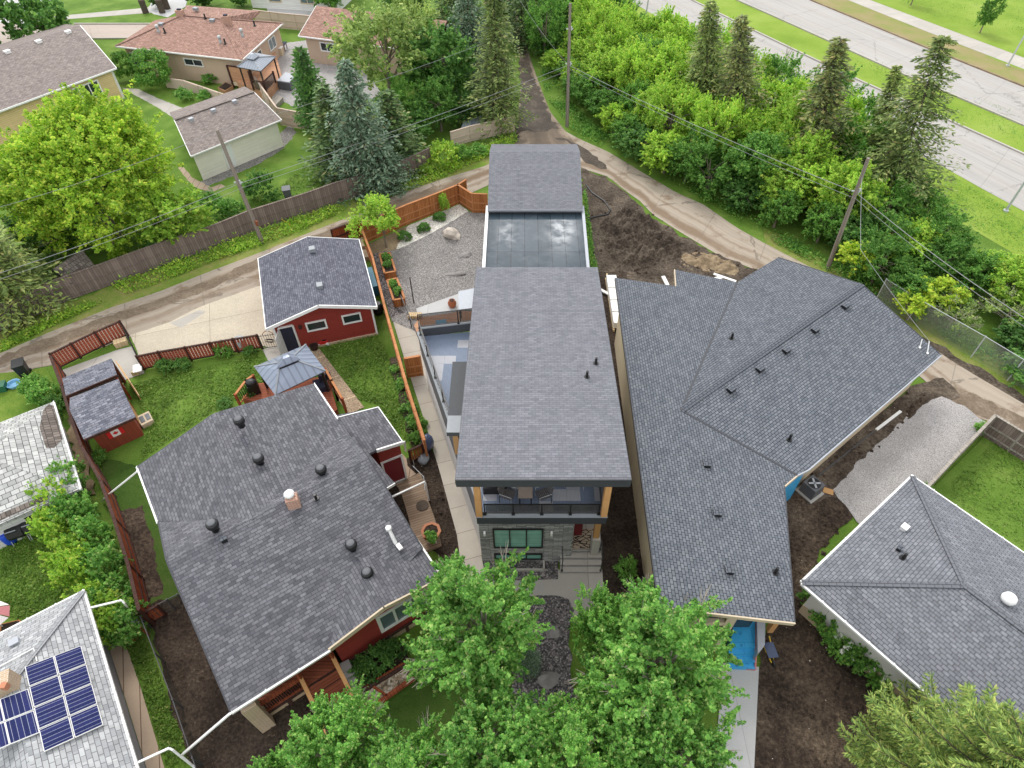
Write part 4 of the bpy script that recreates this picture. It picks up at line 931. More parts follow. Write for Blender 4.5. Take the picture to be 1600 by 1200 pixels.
# ================================================================ new house under construction (right)
def new_house():
    r = empty('new_bungalow', (9, 20, 0), 'large unfinished bungalow with angled wings, dark grey roof and tan walls', 'house')
    ze = 2.9; v1, v2 = P(1152, 441, ze), P(1246, 743, ze)
    W = Pl(v1, v2, P(1064, 641, 4.3)); ap = W.Q(1064, 641)
    q = W.Q
    rid = P(1347, 444, ap.z)
    n0, s0, s1 = P(1216, 402, ze), P(1471, 555, ze), P(1264, 734, ze)
    m = MB(); t = .16
    m.slab([q(961, 434), q(1056, 447), q(1054, 421), v1, ap, v2, q(1226, 760), q(1242, 974), q(1029, 949)], t, udir=V(0, 1, 0))
    m.slab([ap, v1, n0, rid], t, uvo=(.4, .1)); m.slab([ap, rid, s0, s1, v2], t, uvo=(.1, .3))
    rf = m.build('roof', M['shingle_wide'], r)
    vl = MB()
    for a, b in ((ap, v1), (ap, v2)): vl.beam(a+V(0, 0, .012), b+V(0, 0, .012), .12, .02)
    vl.build('valley_flashing', M['dark_fascia'], rf)
    cp = MB(); d = (rid-ap); n = int(d.length/.28)
    for k in range(n):
        a, b = ap.lerp(rid, k/n), ap.lerp(rid, (k+1.1)/n); cp.beam(a+V(0, 0, -.002), b+V(0, 0, -.008), .36, .02)
    cp.build('ridge_cap', M['shingle_wide'], rf)
    for a, b in ((q(961, 434), q(1029, 949)), (q(1242, 974), q(1226, 760))): fascia(rf, [a, b], 'dark_fascia', .18)
    fascia(rf, [q(1029, 949), q(1242, 974)], 'tan_trim', .2, .06); fascia(rf, [s0, s1, v2], 'pale_grey', .16); fascia(rf, [q(1226, 760), v2], 'tan_trim', .2); fascia(rf, [n0, rid, s0], 'dark_fascia', .18)
    fascia(rf, [q(1056, 447), q(1054, 421)], 'tan_trim', .2)
    wz = lambda p: W.z(p.x, p.y)-.22
    pts = [q(1022, 868)+V(.42, 0, 0), q(1242, 968)+V(-1.0, 2.4, 0), q(1226, 765)+V(-.55, .0, 0), v2+V(-1.0, .4, 0), ap, v1+V(-.6, -.3, 0), q(961, 434)+V(.42, -.5, 0)]
    w = MB().prism(pts, 0, [wz(p) for p in pts])
    n2 = V(d.y, -d.x, 0).normalized()      # to the south-east
    dd = XY(d, 0).normalized()
    sp = Pl(ap, rid, s0)
    g = [s1-n2*.42, s0-n2*.42-dd*.42, rid-dd*.42, n0+n2*.42-dd*.42, v1+n2*.42, ap]
    w.prism(g, 0, [ze-.1, ze-.1, ap.z-.25, ze-.1, ze-.1, ap.z-.25])
    w.build('wall', M['tan_stucco'], r)
    # blue building wrap in the inner corner
    a, b = XY(s1, 0), XY(q(1226, 760), 0); n3 = V((b-a).y, -(b-a).x, 0).normalized(); n3 = n3 if n3.y < 0 else -n3; a = a-n3*.12; b = b-n3*.12
    bw = MB(); bw.prism([a, b, b-n3*.1, a-n3*.1], .2, [ze-.2, W.z(b.x, b.y)-.2, W.z(b.x, b.y)-.2, ze-.2]); bw.build('house_wrap', M['blue_membrane'], r)
    # entrance: front wall in white frame, dark window, blue membrane slope on the roof of the porch
    e0, e1 = P(1042, 992, 0), P(1130, 1000, 0)
    fy = P(1090, 1000, 0).y
    x0, x1 = q(1022, 868).x+.42, P(1242, 968, 3).x-1.05
    xw0, xw1 = P(1050, 960, 3.4).x, P(1140, 968, 3.1).x
    fw = pts[0].y
    fr = MB(); yb = 10.5
    for xx, zz in ((xw0, 4.6), (xw1, 3.75)): fr.box(V(xx, yb+.15, 0), (.4, .3, zz))
    fr.beam(V(xw0, yb+.15, 2.9), V(xw1, yb+.15, 2.9), .28, .28); fr.beam(V(xw0, yb+.12, .3), V(xw1, yb+.12, .3), .28, .5); fr.build('entry_frame', M['tan_trim'], r)
    gl = MB(); gl.poly([V(xw0, yb+.2, .5), V(xw1, yb+.2, .5), V(xw1, yb+.2, 3.6), V(xw0, yb+.2, 4.4)]); gl.build('entry_window', M['window_glass'], r)
    bx0, bx1 = xw1+.22, xw1+1.75
    st = MB(); A_, B_, C_, D_ = P(1150, 966, 1.05), P(1181, 970, 1.05), P(1180, 1044, .25), P(1140, 1041, .25)
    MB().prism([P(1148, 966, .9), P(1182, 966, .9), P(1181, 1012, .9), P(1140, 1010, .9)], .0, .92).build('porch_slab', M['blue_membrane'], r)
    for k in range(3):
        y0, y1 = 1011+11*k, 1023+11*k; z = .66-.22*k
        st.prism([P(1139, y0, z), P(1181, y0+1, z), P(1180, y1, z), P(1139, y1-1, z)], 0, z)
    st.build('steps', M['blue_membrane'], r)
    tp = MB(); a1, a2, a3 = P(1181.5, 972, .95), P(1181.5, 1010, .95), P(1180, 1046, .1); tp.beam(a1, a2, .07, .07); tp.beam(a2, a3, .07, .07); tp.beam(P(1140, 1043, .1), a3, .07, .07); tp.build('wall_trim', M['stripe_red'], r)
    sw = MB(); sw.prism([P(1183, 968, 1.2), P(1196, 968, 1.2), P(1195, 1008, 1.2), P(1184, 1022, 1.2)], 0, 1.2); sw.build('side_parapet', M['pale_grey'], r)
    pp = P(1198, 1000, 0); MB().box(V(pp.x, pp.y+.2, .6), (.24, .24, W.z(pp.x, pp.y)-.75)).build('post', M['post_wood'], r)
    MB().prism([V(x0+.02, pts[0].y-.02, 0), V(xw0-.15, yb, 0), V(xw0-.15, yb+.3, 0), V(x0+.02, pts[0].y+.2, 0)], 0, 4.3).build('front_wall', M['tan_stucco'], r)
    MB().prism([V(xw1+.2, 11.2, 0), V(pts[1].x, 11.2, 0), V(pts[1].x, 11.5, 0), V(xw1+.2, 11.5, 0)], 0, 3.0).build('recess_wall', M['window_glass'], r)
    N_, S_ = Pl(ap, v1, n0), sp
    for x, y in ((1273, 517), (1228, 549), (1187, 578), (1142, 610)): vent_box(rf, S_, x, y, .40)
    vent_box(rf, S_, 1320, 480, .40)
    for x, y in ((1104, 726), (1120, 802), (1139, 891)): vent_box(rf, W, x, y, .38)
    for x, y, pl in ((1143, 529, N_), (1233, 687, S_), (1211, 895, W)): stack(rf, pl, x, y, .42, .07)
    w0 = MB(); p = S_.Q(1455, 535)
    for a, b in (((1437, 543), (1441, 530)), ((1449, 552), (1452, 533))):
        u, v = S_.Q(*a), P(b[0], b[1], 3.6); w0.tube([u, v], .03, 6); w0.blob(u, .09, 1, 1)
    w0.build('service_mast', M['white_trim'], rf)
    return r
new_house()
# ================================================================ hipped grey bungalow, lower right
def grey_bungalow():
    r = empty('grey_bungalow', (17, 9, 0), 'bungalow with medium grey hip roof and white wall beside bare lot', 'house')
    z, zr = 2.8, 4.2
    a, b, c, d = P(1426, 744, z), P(1253, 910, z), P(1442.5, 1075, z), P(1600, 864, z)
    ap = P(1507, 915, zr); u = XY(c-b, 0).normalized(); L = 15.
    C2, D2 = b+u*L, a+u*L; A2 = ap+u*(L-5.)
    m = MB(); m.slab([a, b, ap], .15); m.slab([b, C2, A2, ap], .15); m.slab([a, ap, A2, D2], .15); m.slab([C2, D2, A2], .15)
    rf = m.build('roof', M['shingle_bungalow'], r)
    hp = MB()
    for p, q in ((a, ap), (b, ap), (ap, A2)):
        n = int((q-p).length/.3)
        for k in range(n): hp.beam(p.lerp(q, k/n)+V(0, 0, .012), p.lerp(q, (k+1.1)/n)+V(0, 0, .004), .26, .02)
    hp.build('hip_cap', M['shingle_bungalow'], rf)
    n1 = V(u.y, -u.x, 0); n1 = -n1 if n1.dot(b-a) < 0 else n1
    gutter(rf, a, b, -u, w=.09); gutter(rf, b, C2, n1, w=.09); gutter(rf, a, D2, -n1, w=.09)
    o = .5; w = [a-n1*-o+u*o, b-n1*o+u*o, C2-n1*o-u*o, D2+n1*o-u*o]
    MB().prism(w, .75, z-.1).build('wall', M['white_stucco'], r)
    w2 = [a+n1*(o-.02)+u*(o-.02), b-n1*(o-.03)+u*(o-.02), C2-n1*(o-.03)-u*o, D2+n1*o-u*o]
    MB().prism(w2, 0, .75).build('foundation', M['tan_parging'], r)
    f = lambda t: w[1].lerp(w[2], t)
    window(r, f(.39), f(.45), .25, .7, n1, 'pale_glass', 'white_trim', .06, 1)
    pipe_drop(r, [C2.lerp(b, .42)+n1*.05-V(0, 0, .1), XY(f(.58)+n1*.1, 2.5), XY(f(.58)+n1*.1, .2)], 'pale_grey')
    e1 = Pl(a, b, ap); e2 = Pl(b, C2, ap); e3 = Pl(a, ap, A2)
    vent_box(rf, e1, 1412, 826, .3, 'white_trim'); stack(rf, e1, 1411, 872, .35, .07); vent_box(rf, e1, 1404, 859, .22)
    p = e3.Q(1571, 940); MB().lathe(p-V(0, 0, .1), [(.17, 0), (.17, .2), (.24, .22), (.28, .36), (.24, .5), (.1, .56)], 16).build('turbine_vent', M['white_trim'], rf, True)
grey_bungalow()
# ================================================================ pale roof house with solar panels, lower left
def solar_house():
    r = empty('solar_bungalow', (-19, 5, 0), 'bungalow with pale grey hip roof carrying dark blue solar panels', 'house')
    z, zr = 2.8, 4.35
    a = P(129, 924, z); b = P(0, 990, z); c = P(211, 1197, z)
    ub = XY(b-a, 0).normalized(); uc = XY(c-a, 0).normalized()
    b2 = a+ub*8.4; c2 = a+uc*13; ap = P(20, 1062, zr); rd = ap+uc*8
    m = MB(); m.slab([a, ap, b2], .15); m.slab([a, c2, rd, ap], .15); m.slab([b2, ap, rd, b2+uc*13], .15)
    rf = m.build('roof', M['shingle_pale'], r); pl = Pl(a, c2, ap)
    hp = MB(); n = int((ap-a).length/.3)
    for k in range(n): hp.beam(a.lerp(ap, k/n)+V(0, 0, .012), a.lerp(ap, (k+1.1)/n)+V(0, 0, .004), .26, .02)
    hp.build('hip_cap', M['shingle_pale'], rf)
    no = V(uc.y, -uc.x, 0); no = -no if no.x < 0 else no
    gutter(rf, a, c2, no); gutter(rf, a, b2, -uc)
    o = .5; w = [a+ub*o+uc*o, a+ub*8+uc*o, a+ub*8+uc*12.5, a+ub*o+uc*12.5]
    MB().prism(w, 0, z-.1).build('wall', M['grey_siding'], r)
    TL, TR, BR, BL = pl.Q(37, 1045), pl.Q(126, 1011), pl.Q(161, 1136), pl.Q(67, 1179)
    up = pl.n*.12
    def panel(q, name='solar_panel'):
        q = [p+up for p in q]; ce = sum(q, V(0, 0, 0))/4
        f = MB(); inn = [p.lerp(ce, .045) for p in q]; f.slab([p-pl.n*.0 for p in q], .05); fo = f.build(name, M['white_trim'], rf)
        g = MB(); L1, L2 = (q[1]-q[0]).length, (q[3]-q[0]).length
        g.poly([p+pl.n*.006 for p in inn][::1], uv=[(0, .07), (L1, .07), (L1, .07+L2), (0, .07+L2)] if name == 'solar_panel' else None)
        if (g.v[1]-g.v[0]).cross(g.v[2]-g.v[0]).z < 0: g.f[0] = g.f[0][::-1]; g.uv[0] = g.uv[0][::-1]
        g.build('solar_cells', M['solar_cell'], fo)
    for i in range(4):
        for j in range(2):
            f = lambda s, t: (TL.lerp(TR, s)).lerp(BL.lerp(BR, s), t)
            s0, s1, t0, t1 = j/2+.008, (j+1)/2-.008, i/4+.006, (i+1)/4-.006
            panel([f(s0, t1), f(s1, t1), f(s1, t0), f(s0, t0)])
    U = [pl.Q(44, 1079), pl.Q(62, 1147), pl.Q(15, 1166), pl.Q(-1, 1096)]
    g = lambda s, t: U[3].lerp(U[0], s).lerp(U[2].lerp(U[1], s), t)
    for t0, t1 in ((.0, .49), (.51, 1.)):
        panel([g(0, t0), g(0, t1), g(.97, t1), g(.97, t0)])
        e = (U[3]-U[0]); panel([g(0, t0)+e*1.02, g(0, t1)+e*1.02, g(-.02, t1), g(-.02, t0)])
    p = pl.Q(8, 1072); ch = MB().box(p-V(.1, 0, .4), (.9, .55, .9), R_(25)).build('chimney', M['tan_brick'], rf); MB().box(p+V(.32, -.14, .3), (.2, .2, .25)).build('flue', M['pot_terracotta'], ch)
    m = MB(); m.tube([pl.Q(59, 1034)+V(0, 0, .05), Pl(a, ap, b2).Q(54, 1014)+V(0, 0, .06), Pl(a, ap, b2).Q(0, 1043)+V(0, 0, .06)], .025, 6); m.build('conduit', M['white_trim'], rf)
    vent_box(rf, Pl(a, ap, b2), 25, 1005, .3, 'pale_grey')
    pipe_drop(rf, [P(140, 950, 2.7), P(190, 938, 2.3), P(194, 942, 2.2), P(218, 975, .2)]); pipe_drop(rf, [P(210, 1194, 2.7), P(264, 1169, 2.3), P(270, 1172, 2.2), P(300, 1196, .8)])
solar_house()
def white_garage():
    r = empty('weathered_garage', (-25, 18, 0), 'low building with patchy weathered white hip shingles and white wall', 'garage')
    z, zr = 1.85, 3.1
    a, c = P(82, 628, z), P(124, 764, z); b = P(0, 660, z); u = XY(c-a, 0).normalized(); ub = XY(b-a, 0).normalized(); d = c+ub*8; b2 = a+ub*8
    ap = (a+c)/2+ub*3.1; ap.z = zr; ap2 = ap+ub*1.6
    m = MB(); m.slab([a, c, ap], .14); m.slab([c, d, ap2, ap], .14); m.slab([a, ap, ap2, b2], .14); m.slab([d, b2, ap2], .14)
    rf = m.build('roof', M['shingle_white'], r); no = V(u.y, -u.x, 0); no = -no if no.x < 0 else no
    gutter(rf, a, c, no); pl = Pl(a, c, ap)
    # bare patch where shingles are gone
    pt = MB(); pt.poly([pl.Q(x, y)+V(0, 0, .012) for x, y in ((76, 632), (84, 634), (98, 686), (85, 700), (72, 700), (62, 668), (68, 640))]); pt.build('bare_patch', M['cedar_shake'], rf)
    cs = Pl(c, d, ap); e = MB(); e.poly([p+V(0, 0, .012) for p in (cs.Q(0, 803), cs.Q(74, 772), cs.Q(76, 780), cs.Q(0, 814))][::-1]); e.build('worn_edge', M['cedar_shake'], rf)
    o = .3; w = [a+u*o+ub*o, c-u*o+ub*o, d-u*o-ub*o, b2+u*o-ub*o]
    MB().prism(w, 0, z-.1).build('wall', M['white_siding'], r)
    wa, wb = w[1].lerp(w[2], .16), w[1].lerp(w[2], .33); window(r, wa, wb, .95, 1.4, u, 'window_glass', 'white_trim', .06, 2)
white_garage()
def red_garage():
    r = empty('red_garage', (-13.5, 33, 0), 'red detached garage with grey gable roof, white trim and two windows', 'garage')
    ze, zr = 2.6, 3.8
    a, b, c, d = P(403, 404, ze), P(415, 514, ze), P(589, 479, ze), P(561, 374, ze); e, f = P(480, 370, zr), P(497, 477, zr)
    m = MB(); m.slab([e, f, b, a], .13); m.slab([e, d, c, f], .13); rf = m.build('roof', M['shingle_garage'], r)
    fascia(rf, [b, f, c], h=.2, w=.07); fascia(rf, [a, b], h=.16); fascia(rf, [c, d], h=.16); fascia(rf, [a, e, d], h=.18)
    u = XY(f-e, 0).normalized(); s = V(-u.y, u.x, 0); s = -s if s.x < 0 else s
    w = [a+s*.35-u*-.35, b+s*.35-u*.45, None, c-s*.35-u*.45, d-s*.35+u*.35, None]; w[2] = (w[1]+w[3])/2; w[5] = (w[0]+w[4])/2
    MB().prism(w, 0, [ze-.02, ze-.02, zr-.15, ze-.02, ze-.02, zr-.15]).build('wall', M['red_siding'], r)
    for p in (w[1], w[3]): MB().box(XY(p, 0)+u*.01, (.12, .12, ze-.02), math.atan2(u.y, u.x)).build('corner_trim', M['white_trim'], r)
    A_, C_ = XY(w[1], 0), XY(w[3], 0); dd = (C_-A_)
    window(r, A_+dd*.31, A_+dd*.52, 1.35, 2.1, u, 'window_glass', 'white_trim', .1, 1); window(r, A_+dd*.68, A_+dd*.88, 1.35, 2.1, u, 'window_glass', 'white_trim', .1, 1)
    D0, D1 = A_+dd*.045, A_+dd*.19
    dr = MB(); dr.poly([XY(D0+u*.012, .1), XY(D1+u*.012, .1), XY(D1+u*.012, 2.1), XY(D0+u*.012, 2.1)]); dr.build('doorway', M['cloth_dark'], r)
    fr = MB()
    for p in (D0, D1): fr.box(p+u*.02, (.1, .1, 2.1))
    fr.beam(XY(D0+u*.03, 2.13), XY(D1+u*.03, 2.13), .1, .12); fr.build('door_frame', M['white_trim'], r)
    od = MB(); od.beam(D0+u*.1+V(0, 0, 1.08), D0+u*.95-s*.25+V(0, 0, 1.08), .05, 2.0); od.build('door', M['white_siding'], r)
    l = MB(); l.lathe(XY(A_+dd*.255, 1.75)+u*.08, [(.04, 0), (.1, .06), (.1, .25), (.03, .33)], 10); l.build('wall_lamp', M['dark_stain'], r)
    fo = MB(); fo.beam(A_+u*.06+V(0, 0, .07)+dd*.2, C_+u*.06+V(0, 0, .07), .12, .14); fo.build('foundation', M['tan_parging'], r)
    vent_box(rf, Pl(e, f, b), 488, 391, .38, 'grey_cap'); vent_box(rf, Pl(e, d, c), 500, 448, .38, 'grey_cap')
red_garage()
def sheds():
    r = empty('garden_shed', (-23, 23, 0), 'brown-red garden shed with grey shingle roof and a flag on its front', 'shed')
    zl, zh = 2.0, 2.45
    # gable-ish roof: low front eave, ridge near the back
    A, B = P(131, 687, zl), P(212, 652, zl); C, D = P(185, 592, zl+.35), P(109, 622, zl+.35); E, F = P(188, 601, zh), P(108.5, 640, zh)
    m = MB(); m.slab([A, B, E, F], .09); m.slab([F, E, C, D], .09); rf = m.build('roof', M['shingle_shed'], r)
    fascia(rf, [A, B], 'dark_stain', .14, .05)
    u = XY(B-A, 0).normalized(); n = V(u.y, -u.x, 0)
    w0, w1 = P(165, 708, 0), P(225, 680, 0); w = [w0, w1, XY(C, 0)-u*.15+n*.25, XY(D, 0)+u*.4+n*.25]; print('SHED', w0, w1, A, B)
    MB().prism(w, 0, [zl-.05, zl-.05, zl+.25, zl+.25]).build('wall', M['rusty_shed'], r)
    dr = MB()
    a, b = XY(w[1], 0), XY(w[2], 0); dr.beam(a.lerp(b, .3)+u*.04+V(0, 0, .95), a.lerp(b, .7)+u*.04+V(0, 0, .95), .04, 1.8); dr.build('door', M['plywood'], r)
    # flag hung on the front wall
    p, q = XY(w[0], 0), XY(w[1], 0); n = V((q-p).normalized().y, -(q-p).normalized().x, 0); f = lambda t, z: p.lerp(q, t)+n*.03+V(0, 0, z)
    def on_wall(x, y):
        d_ = ray(x, y); o_ = V(0, 0, H); k_ = (p+n*.03-o_).dot(n)/d_.dot(n); h_ = o_+d_*k_; return (XY(h_, 0)-p).length/(q-p).length, h_.z
    c4 = [on_wall(*c_) for c_ in ((163.7, 676.9), (189.4, 665), (193, 672), (170.6, 684.4))]; print('FLAG', c4)
    t0, t1 = (c4[0][0]+c4[3][0])/2, (c4[1][0]+c4[2][0])/2; z0, z1 = (c4[2][1]+c4[3][1])/2, (c4[0][1]+c4[1][1])/2; z0 -= .14; z1 = max(z1-.08, z0+.40)
    fl = empty('flag', f(.58, z0), 'red and white maple leaf flag hung on the shed wall', 'flag')
    t = lambda k: t0+(t1-t0)*k
    for i, (k0, k1) in enumerate(((0, .25), (.75, 1))): MB().beam(f(t(k0), (z0+z1)/2), f(t(k1), (z0+z1)/2), .012, z1-z0).build('red_band', M['flag_red'], fl)
    MB().beam(f(t(.25), (z0+z1)/2), f(t(.75), (z0+z1)/2), .012, z1-z0).build('white_field', M['flag_white'], fl)
    lf = [(0, .95), (.10, .78), (.20, .83), (.17, .55), (.30, .68), (.36, .58), (.50, .62), (.45, .47), (.52, .42), (.28, .22), (.31, .12), (.03, .16), (.03, -.1)]
    lf = lf+[(-x, y) for x, y in lf[::-1] if x > 0]
    c = f(t(.5), z0+.2*(z1-z0))+n*.012; ds = (q-p).normalized(); mm = MB(); sc = (z1-z0)*.62
    mm.poly([c+ds*(x*sc*.95)+V(0, 0, (y+.1)*sc) for x, y in lf][::-1], udir=ds)
    if (mm.v[1]-mm.v[0]).length and True: mm.build('leaf_emblem', M['flag_red'], fl)
    # lean-to store behind
    r2 = empty('lean_to_store', (-24, 26, 0), 'open lean-to store with grey shingle roof behind the flag shed', 'shed')
    A, B, C, D = P(103, 619, 2.1), P(182.5, 586, 2.1), P(174, 560, 1.95), P(97, 591, 1.95)
    m = MB().slab([A, B, C, D], .08); rf = m.build('roof', M['shingle_shed'], r2); fascia(rf, [A, B], 'dark_stain', .16, .06)
    for p in (A+u*.1-n*.1, B-u*.1-n*.1, C-u*.1+n*.1, D+u*.1+n*.1): MB().box(XY(p, 0), (.1, .1, 1.9)).build('post', M['cedar_red'], r2)
    MB().beam(XY(D+n*.1, .95), XY(C+n*.1, .95), .03, 1.8).build('back_panel', M['grey_plank'], r2)
    MB().beam(XY(A-n*.25, 1.0), XY(B-n*.25, 1.0), .04, .35).build('shelf', M['hatch_tan'], r2)
    # plywood door leaning open at its east end
    a, b = P(180, 563, 1.9), P(198, 591, 1.9); g = empty('plywood_gate', XY((a+b)/2, 0), 'tan plywood gate standing open beside the lean-to store', 'gate')
    MB().beam(XY(a, .95), XY(b, .95), .05, 1.85).build('panel', M['plywood'], g)
    for z in (.4, 1.5): MB().beam(XY(a, z)+V(.05, 0, 0), XY(b, z)+V(.05, 0, 0), .05, .1).build('brace', M['fir_lumber'], g)
    # cold frame with two dark lids on the lawn
    q4 = [P(213, 651, .3), P(232, 642, .3), P(239, 656, .3), P(221, 665, .3)]
    cf = empty('cold_frame', XY(q4[0], 0), 'tan cold frame with two dark lids on the lawn by the shed', 'cold frame')
    MB().prism(q4, 0, .3).build('frame', M['hatch_tan'], cf)
    ii = lambda s, t: q4[0].lerp(q4[1], s).lerp(q4[3].lerp(q4[2], s), t)
    for s0, s1 in ((.1, .45), (.58, .92)): MB().prism([ii(s0, .2), ii(s1, .2), ii(s1, .8), ii(s0, .8)], .303, .33).build('lid', M['panel_dark'], cf)
sheds()
def gazebo(name, corners, z, tops, zt, label, posts=True, mat='blue_metal_roof', cat='gazebo', rise=.18):
    q = [P(x, y, z) for x, y in corners]; t = [P(x, y, zt) for x, y in tops]; ce = sum(q, V(0, 0, 0))/4
    r = empty(name, XY(ce, 0), label, cat)
    m = MB()
    for k in range(4): m.slab([q[k], q[(k+1) % 4], t[(k+1) % 4], t[k]], .05)
    rf = m.build('roof', M[mat], r)
    hs = MB()
    for k in range(4): hs.beam(q[k]+V(0, 0, .015), t[k]+V(0, 0, .02), .09, .04)
    hs.build('hip_cap', M['grey_cap'], rf)
    MB().prism([p.lerp(ce, .02) for p in t], zt-.09, zt-.06).build('gap_shade_plate', M['black_metal'], rf)  # dark plate added so the gap under the upper tier looks shaded
    tc = sum(t, V(0, 0, 0))/4; big = [tc+(p-tc)*1.12+V(0, 0, rise) for p in t]; rt = [tc+(p-tc)*.35+V(0, 0, rise+.28) for p in t]
    m = MB()
    for k in range(4): m.slab([big[k], big[(k+1) % 4], rt[(k+1) % 4], rt[k]], .04)
    m.poly(rt if (rt[1]-rt[0]).cross(rt[2]-rt[0]).z > 0 else rt[::-1]); m.build('upper_tier', M[mat], rf)
    for k in range(4): MB().box(XY(q[k].lerp(ce, .12), .35), (.12, .12, z-.42)).build('post', M['black_metal'], r)
    for k in range(4): MB().beam(XY(q[k].lerp(ce, .11), z-.12), XY(q[(k+1) % 4].lerp(ce, .11), z-.12), .08, .12).build('beam', M['black_metal'], r)
    return r, q
gazebo('gazebo', [(397, 573), (478, 538), (509, 579), (430, 617)], 2.5, [(438, 566), (458, 557), (468, 565), (436, 578)], 3.15, 'blue-grey metal hardtop gazebo on the deck behind the red bungalow', cat='gazebo')
# ================================================================ houses beyond the lane (top left)
def brown_house():
    r = empty('brown_bungalow', (-30, 75, 0), 'wide beige bungalow with reddish brown hip roof and many roof vents', 'house')
    z, zr = 3.0, 4.7
    A, B, C, D = P(180, 72, z), P(378, 94, z), P(442, 36, z), P(241, 32, z+.3); a1, a2 = P(284, 23.5, zr), P(345, 29, zr)
    m = MB(); m.slab([A, B, a2, a1], .16); m.slab([B, C, a2], .16); m.slab([A, a1, D], .16); m.slab([D, a1, a2, C], .15)
    m.slab([a1+V(0, 0, .02), a2+V(0, 0, .02), P(392, 31, 3.9), P(406, 17, 4.4), P(291, 8, 4.9)], .16)
    rf = m.build('roof', M['shingle_brown'], r); pl = Pl(A, B, a2)
    cap = MB()
    for p, q in ((a1, a2), (a2, B), (a2, C), (A, a1)): cap.beam(p+V(0, 0, .03), q+V(0, 0, .03), .3, .03)
    cap.build('ridge_cap', M['shingle_brown'], rf)
    fascia(rf, [A, B, C], h=.13, w=.08)
    u = XY(B-A, 0).normalized(); n = V(u.y, -u.x, 0); o = .55
    w = [A+u*o-n*o, B-u*o-n*o, XY(C, 0)-u*o+V(0, -.4, 0), XY(D, 0)+u*o]
    MB().prism(w, 0, z-.1).build('wall', M['beige_stucco'], r)
    f = lambda t: XY(w[0].lerp(w[1], t), 0)
    window(r, f(.03), f(.15), .9, 2.3, n, 'pale_glass', 'white_trim', .12, 2); window(r, f(.50), f(.66), 1.6, 2.35, n, 'window_glass', 'white_trim', .1, 2)
    e = (XY(w[2], 0)-XY(w[1], 0)).normalized(); no = V(e.y, -e.x, 0); g = lambda t: XY(w[1].lerp(w[2], t), 0)
    window(r, g(.66), g(.84), 1.2, 2.4, no, 'pale_glass', 'white_trim', .1, 2); window(r, g(.36), g(.46), .2, 2.3, no, 'window_glass', 'white_trim', .1, 1, 'door')
    for x, y in ((248, 50), (345, 67), (379, 56)):
        p = pl.Q(x, y); MB().lathe(p-V(0, 0, .1), [(.2, 0), (.14, .3), (.1, .55), (.2, .56), (.17, .8)], 10).build('roof_vent', M['galv'], rf, True)
    for x, y in ((252, 39), (332, 33), (306, 15)): vent_box(rf, pl, x, y, .5, 'grey_cap')
    for x, y in ((258, 51), (352, 68), (398, 40), (321, 29)): stack(rf, pl, x, y, .5, .09)
    for x, y in ((283, 25), (355, 34)):
        p = P(x, y, 4.6); c = MB().box(p-V(0, 0, .6), (.75, .6, 1.2)).build('chimney', M['red_brick'], rf); MB().box(p+V(0, 0, .6), (.4, .3, .12)).build('flue', M['cloth_dark'], c)
brown_house()
def taupe_house():
    r = empty('taupe_roof_house', (-38, 62, 0), 'house with taupe gable roof, yellow end wall and white roof vents', 'house')
    z, zr = 3.0, 4.9
    a, b = P(125, 39.5, zr), P(0, 79, zr); c, d = P(182, 106, z), P(123, 126, z); u = XY(b-a, 0).normalized(); b2 = a+u*22
    d2 = c+u*22
    m = MB(); m.slab([a, b2, d2, c], .16); back = (a-c); back = V(back.x, back.y, -(zr-z)); m.slab([b2, a, a+back, b2+back], .16)
    rf = m.build('roof', M['shingle_taupe'], r); pl = Pl(a, c, b2)
    fascia(rf, [c, d2], h=.14, w=.08); fascia(rf, [a, c], h=.13, w=.06)
    n = XY(c-a, 0).normalized(); o = .5
    w = [c-n*o+u*o, d2-n*o-u*o, b2+back+n*o-u*o, a+back+n*o+u*o, a+u*o]
    MB().prism(w, 0, [z-.05, z-.05, z-.05, z-.05, zr-.2]).build('wall', M['yellow_siding'], r)
    t = MB(); t.box(XY(w[0], 0)+n*.02, (.16, .16, z-.1)); t.build('corner_trim', M['white_trim'], r)
    f = lambda k: XY(w[0], 0)+u*k
    window(r, f(1.7), f(4.9), 1.0, 2.5, n, 'window_glass', 'white_trim', .13, 3)
    for x, y in ((107, 51), (61, 66), (12, 82)): vent_box(rf, pl, x, y, .5, 'white_trim')
taupe_house()
def cream_garage():
    r = empty('cream_garage', (-22, 52, 0), 'long cream sided garage with taupe shingle roof and three small vents', 'garage')
    z, zr = 2.5, 3.7
    a, b = P(272, 187, zr), P(396, 143, zr); c, d = P(440, 187, z), P(298, 244, z)
    m = MB(); m.slab([a, d, c, b], .14); bk = V(a.x-d.x, a.y-d.y, -(zr-z)); m.slab([b, b+bk, a+bk, a], .14); rf = m.build('roof', M['shingle_taupe'], r)
    MB().beam(a+V(0, 0, .03), b+V(0, 0, .03), .4, .03).build('ridge_cap', M['shingle_taupe'], rf)
    fascia(rf, [d, c, b], h=.12, w=.06); fascia(rf, [a, d], h=.16)
    u = XY(c-d, 0).normalized(); n = V(u.y, -u.x, 0); o = .35
    w = [d+u*o-n*o, c-u*o-n*o, b-u*o, b+bk-u*o+n*o, a+bk+u*o+n*o, a+u*o]
    MB().prism(w, 0, [z-.02, z-.02, zr-.15, z-.02, z-.02, zr-.15]).build('wall', M['cream_siding'], r)
    pl = Pl(a, d, b)
    for x, y in ((299, 188), (334, 174), (367, 160)): vent_box(rf, pl, x, y, .36, 'pale_grey')
    p = lambda t, zz: XY(w[0].lerp(w[1], t), zz)
    MB().beam(p(.30, 1.1)+n*.03, p(.41, 1.1)+n*.03, .06, 1.9).build('door', M['white_trim'], r)
cream_garage()
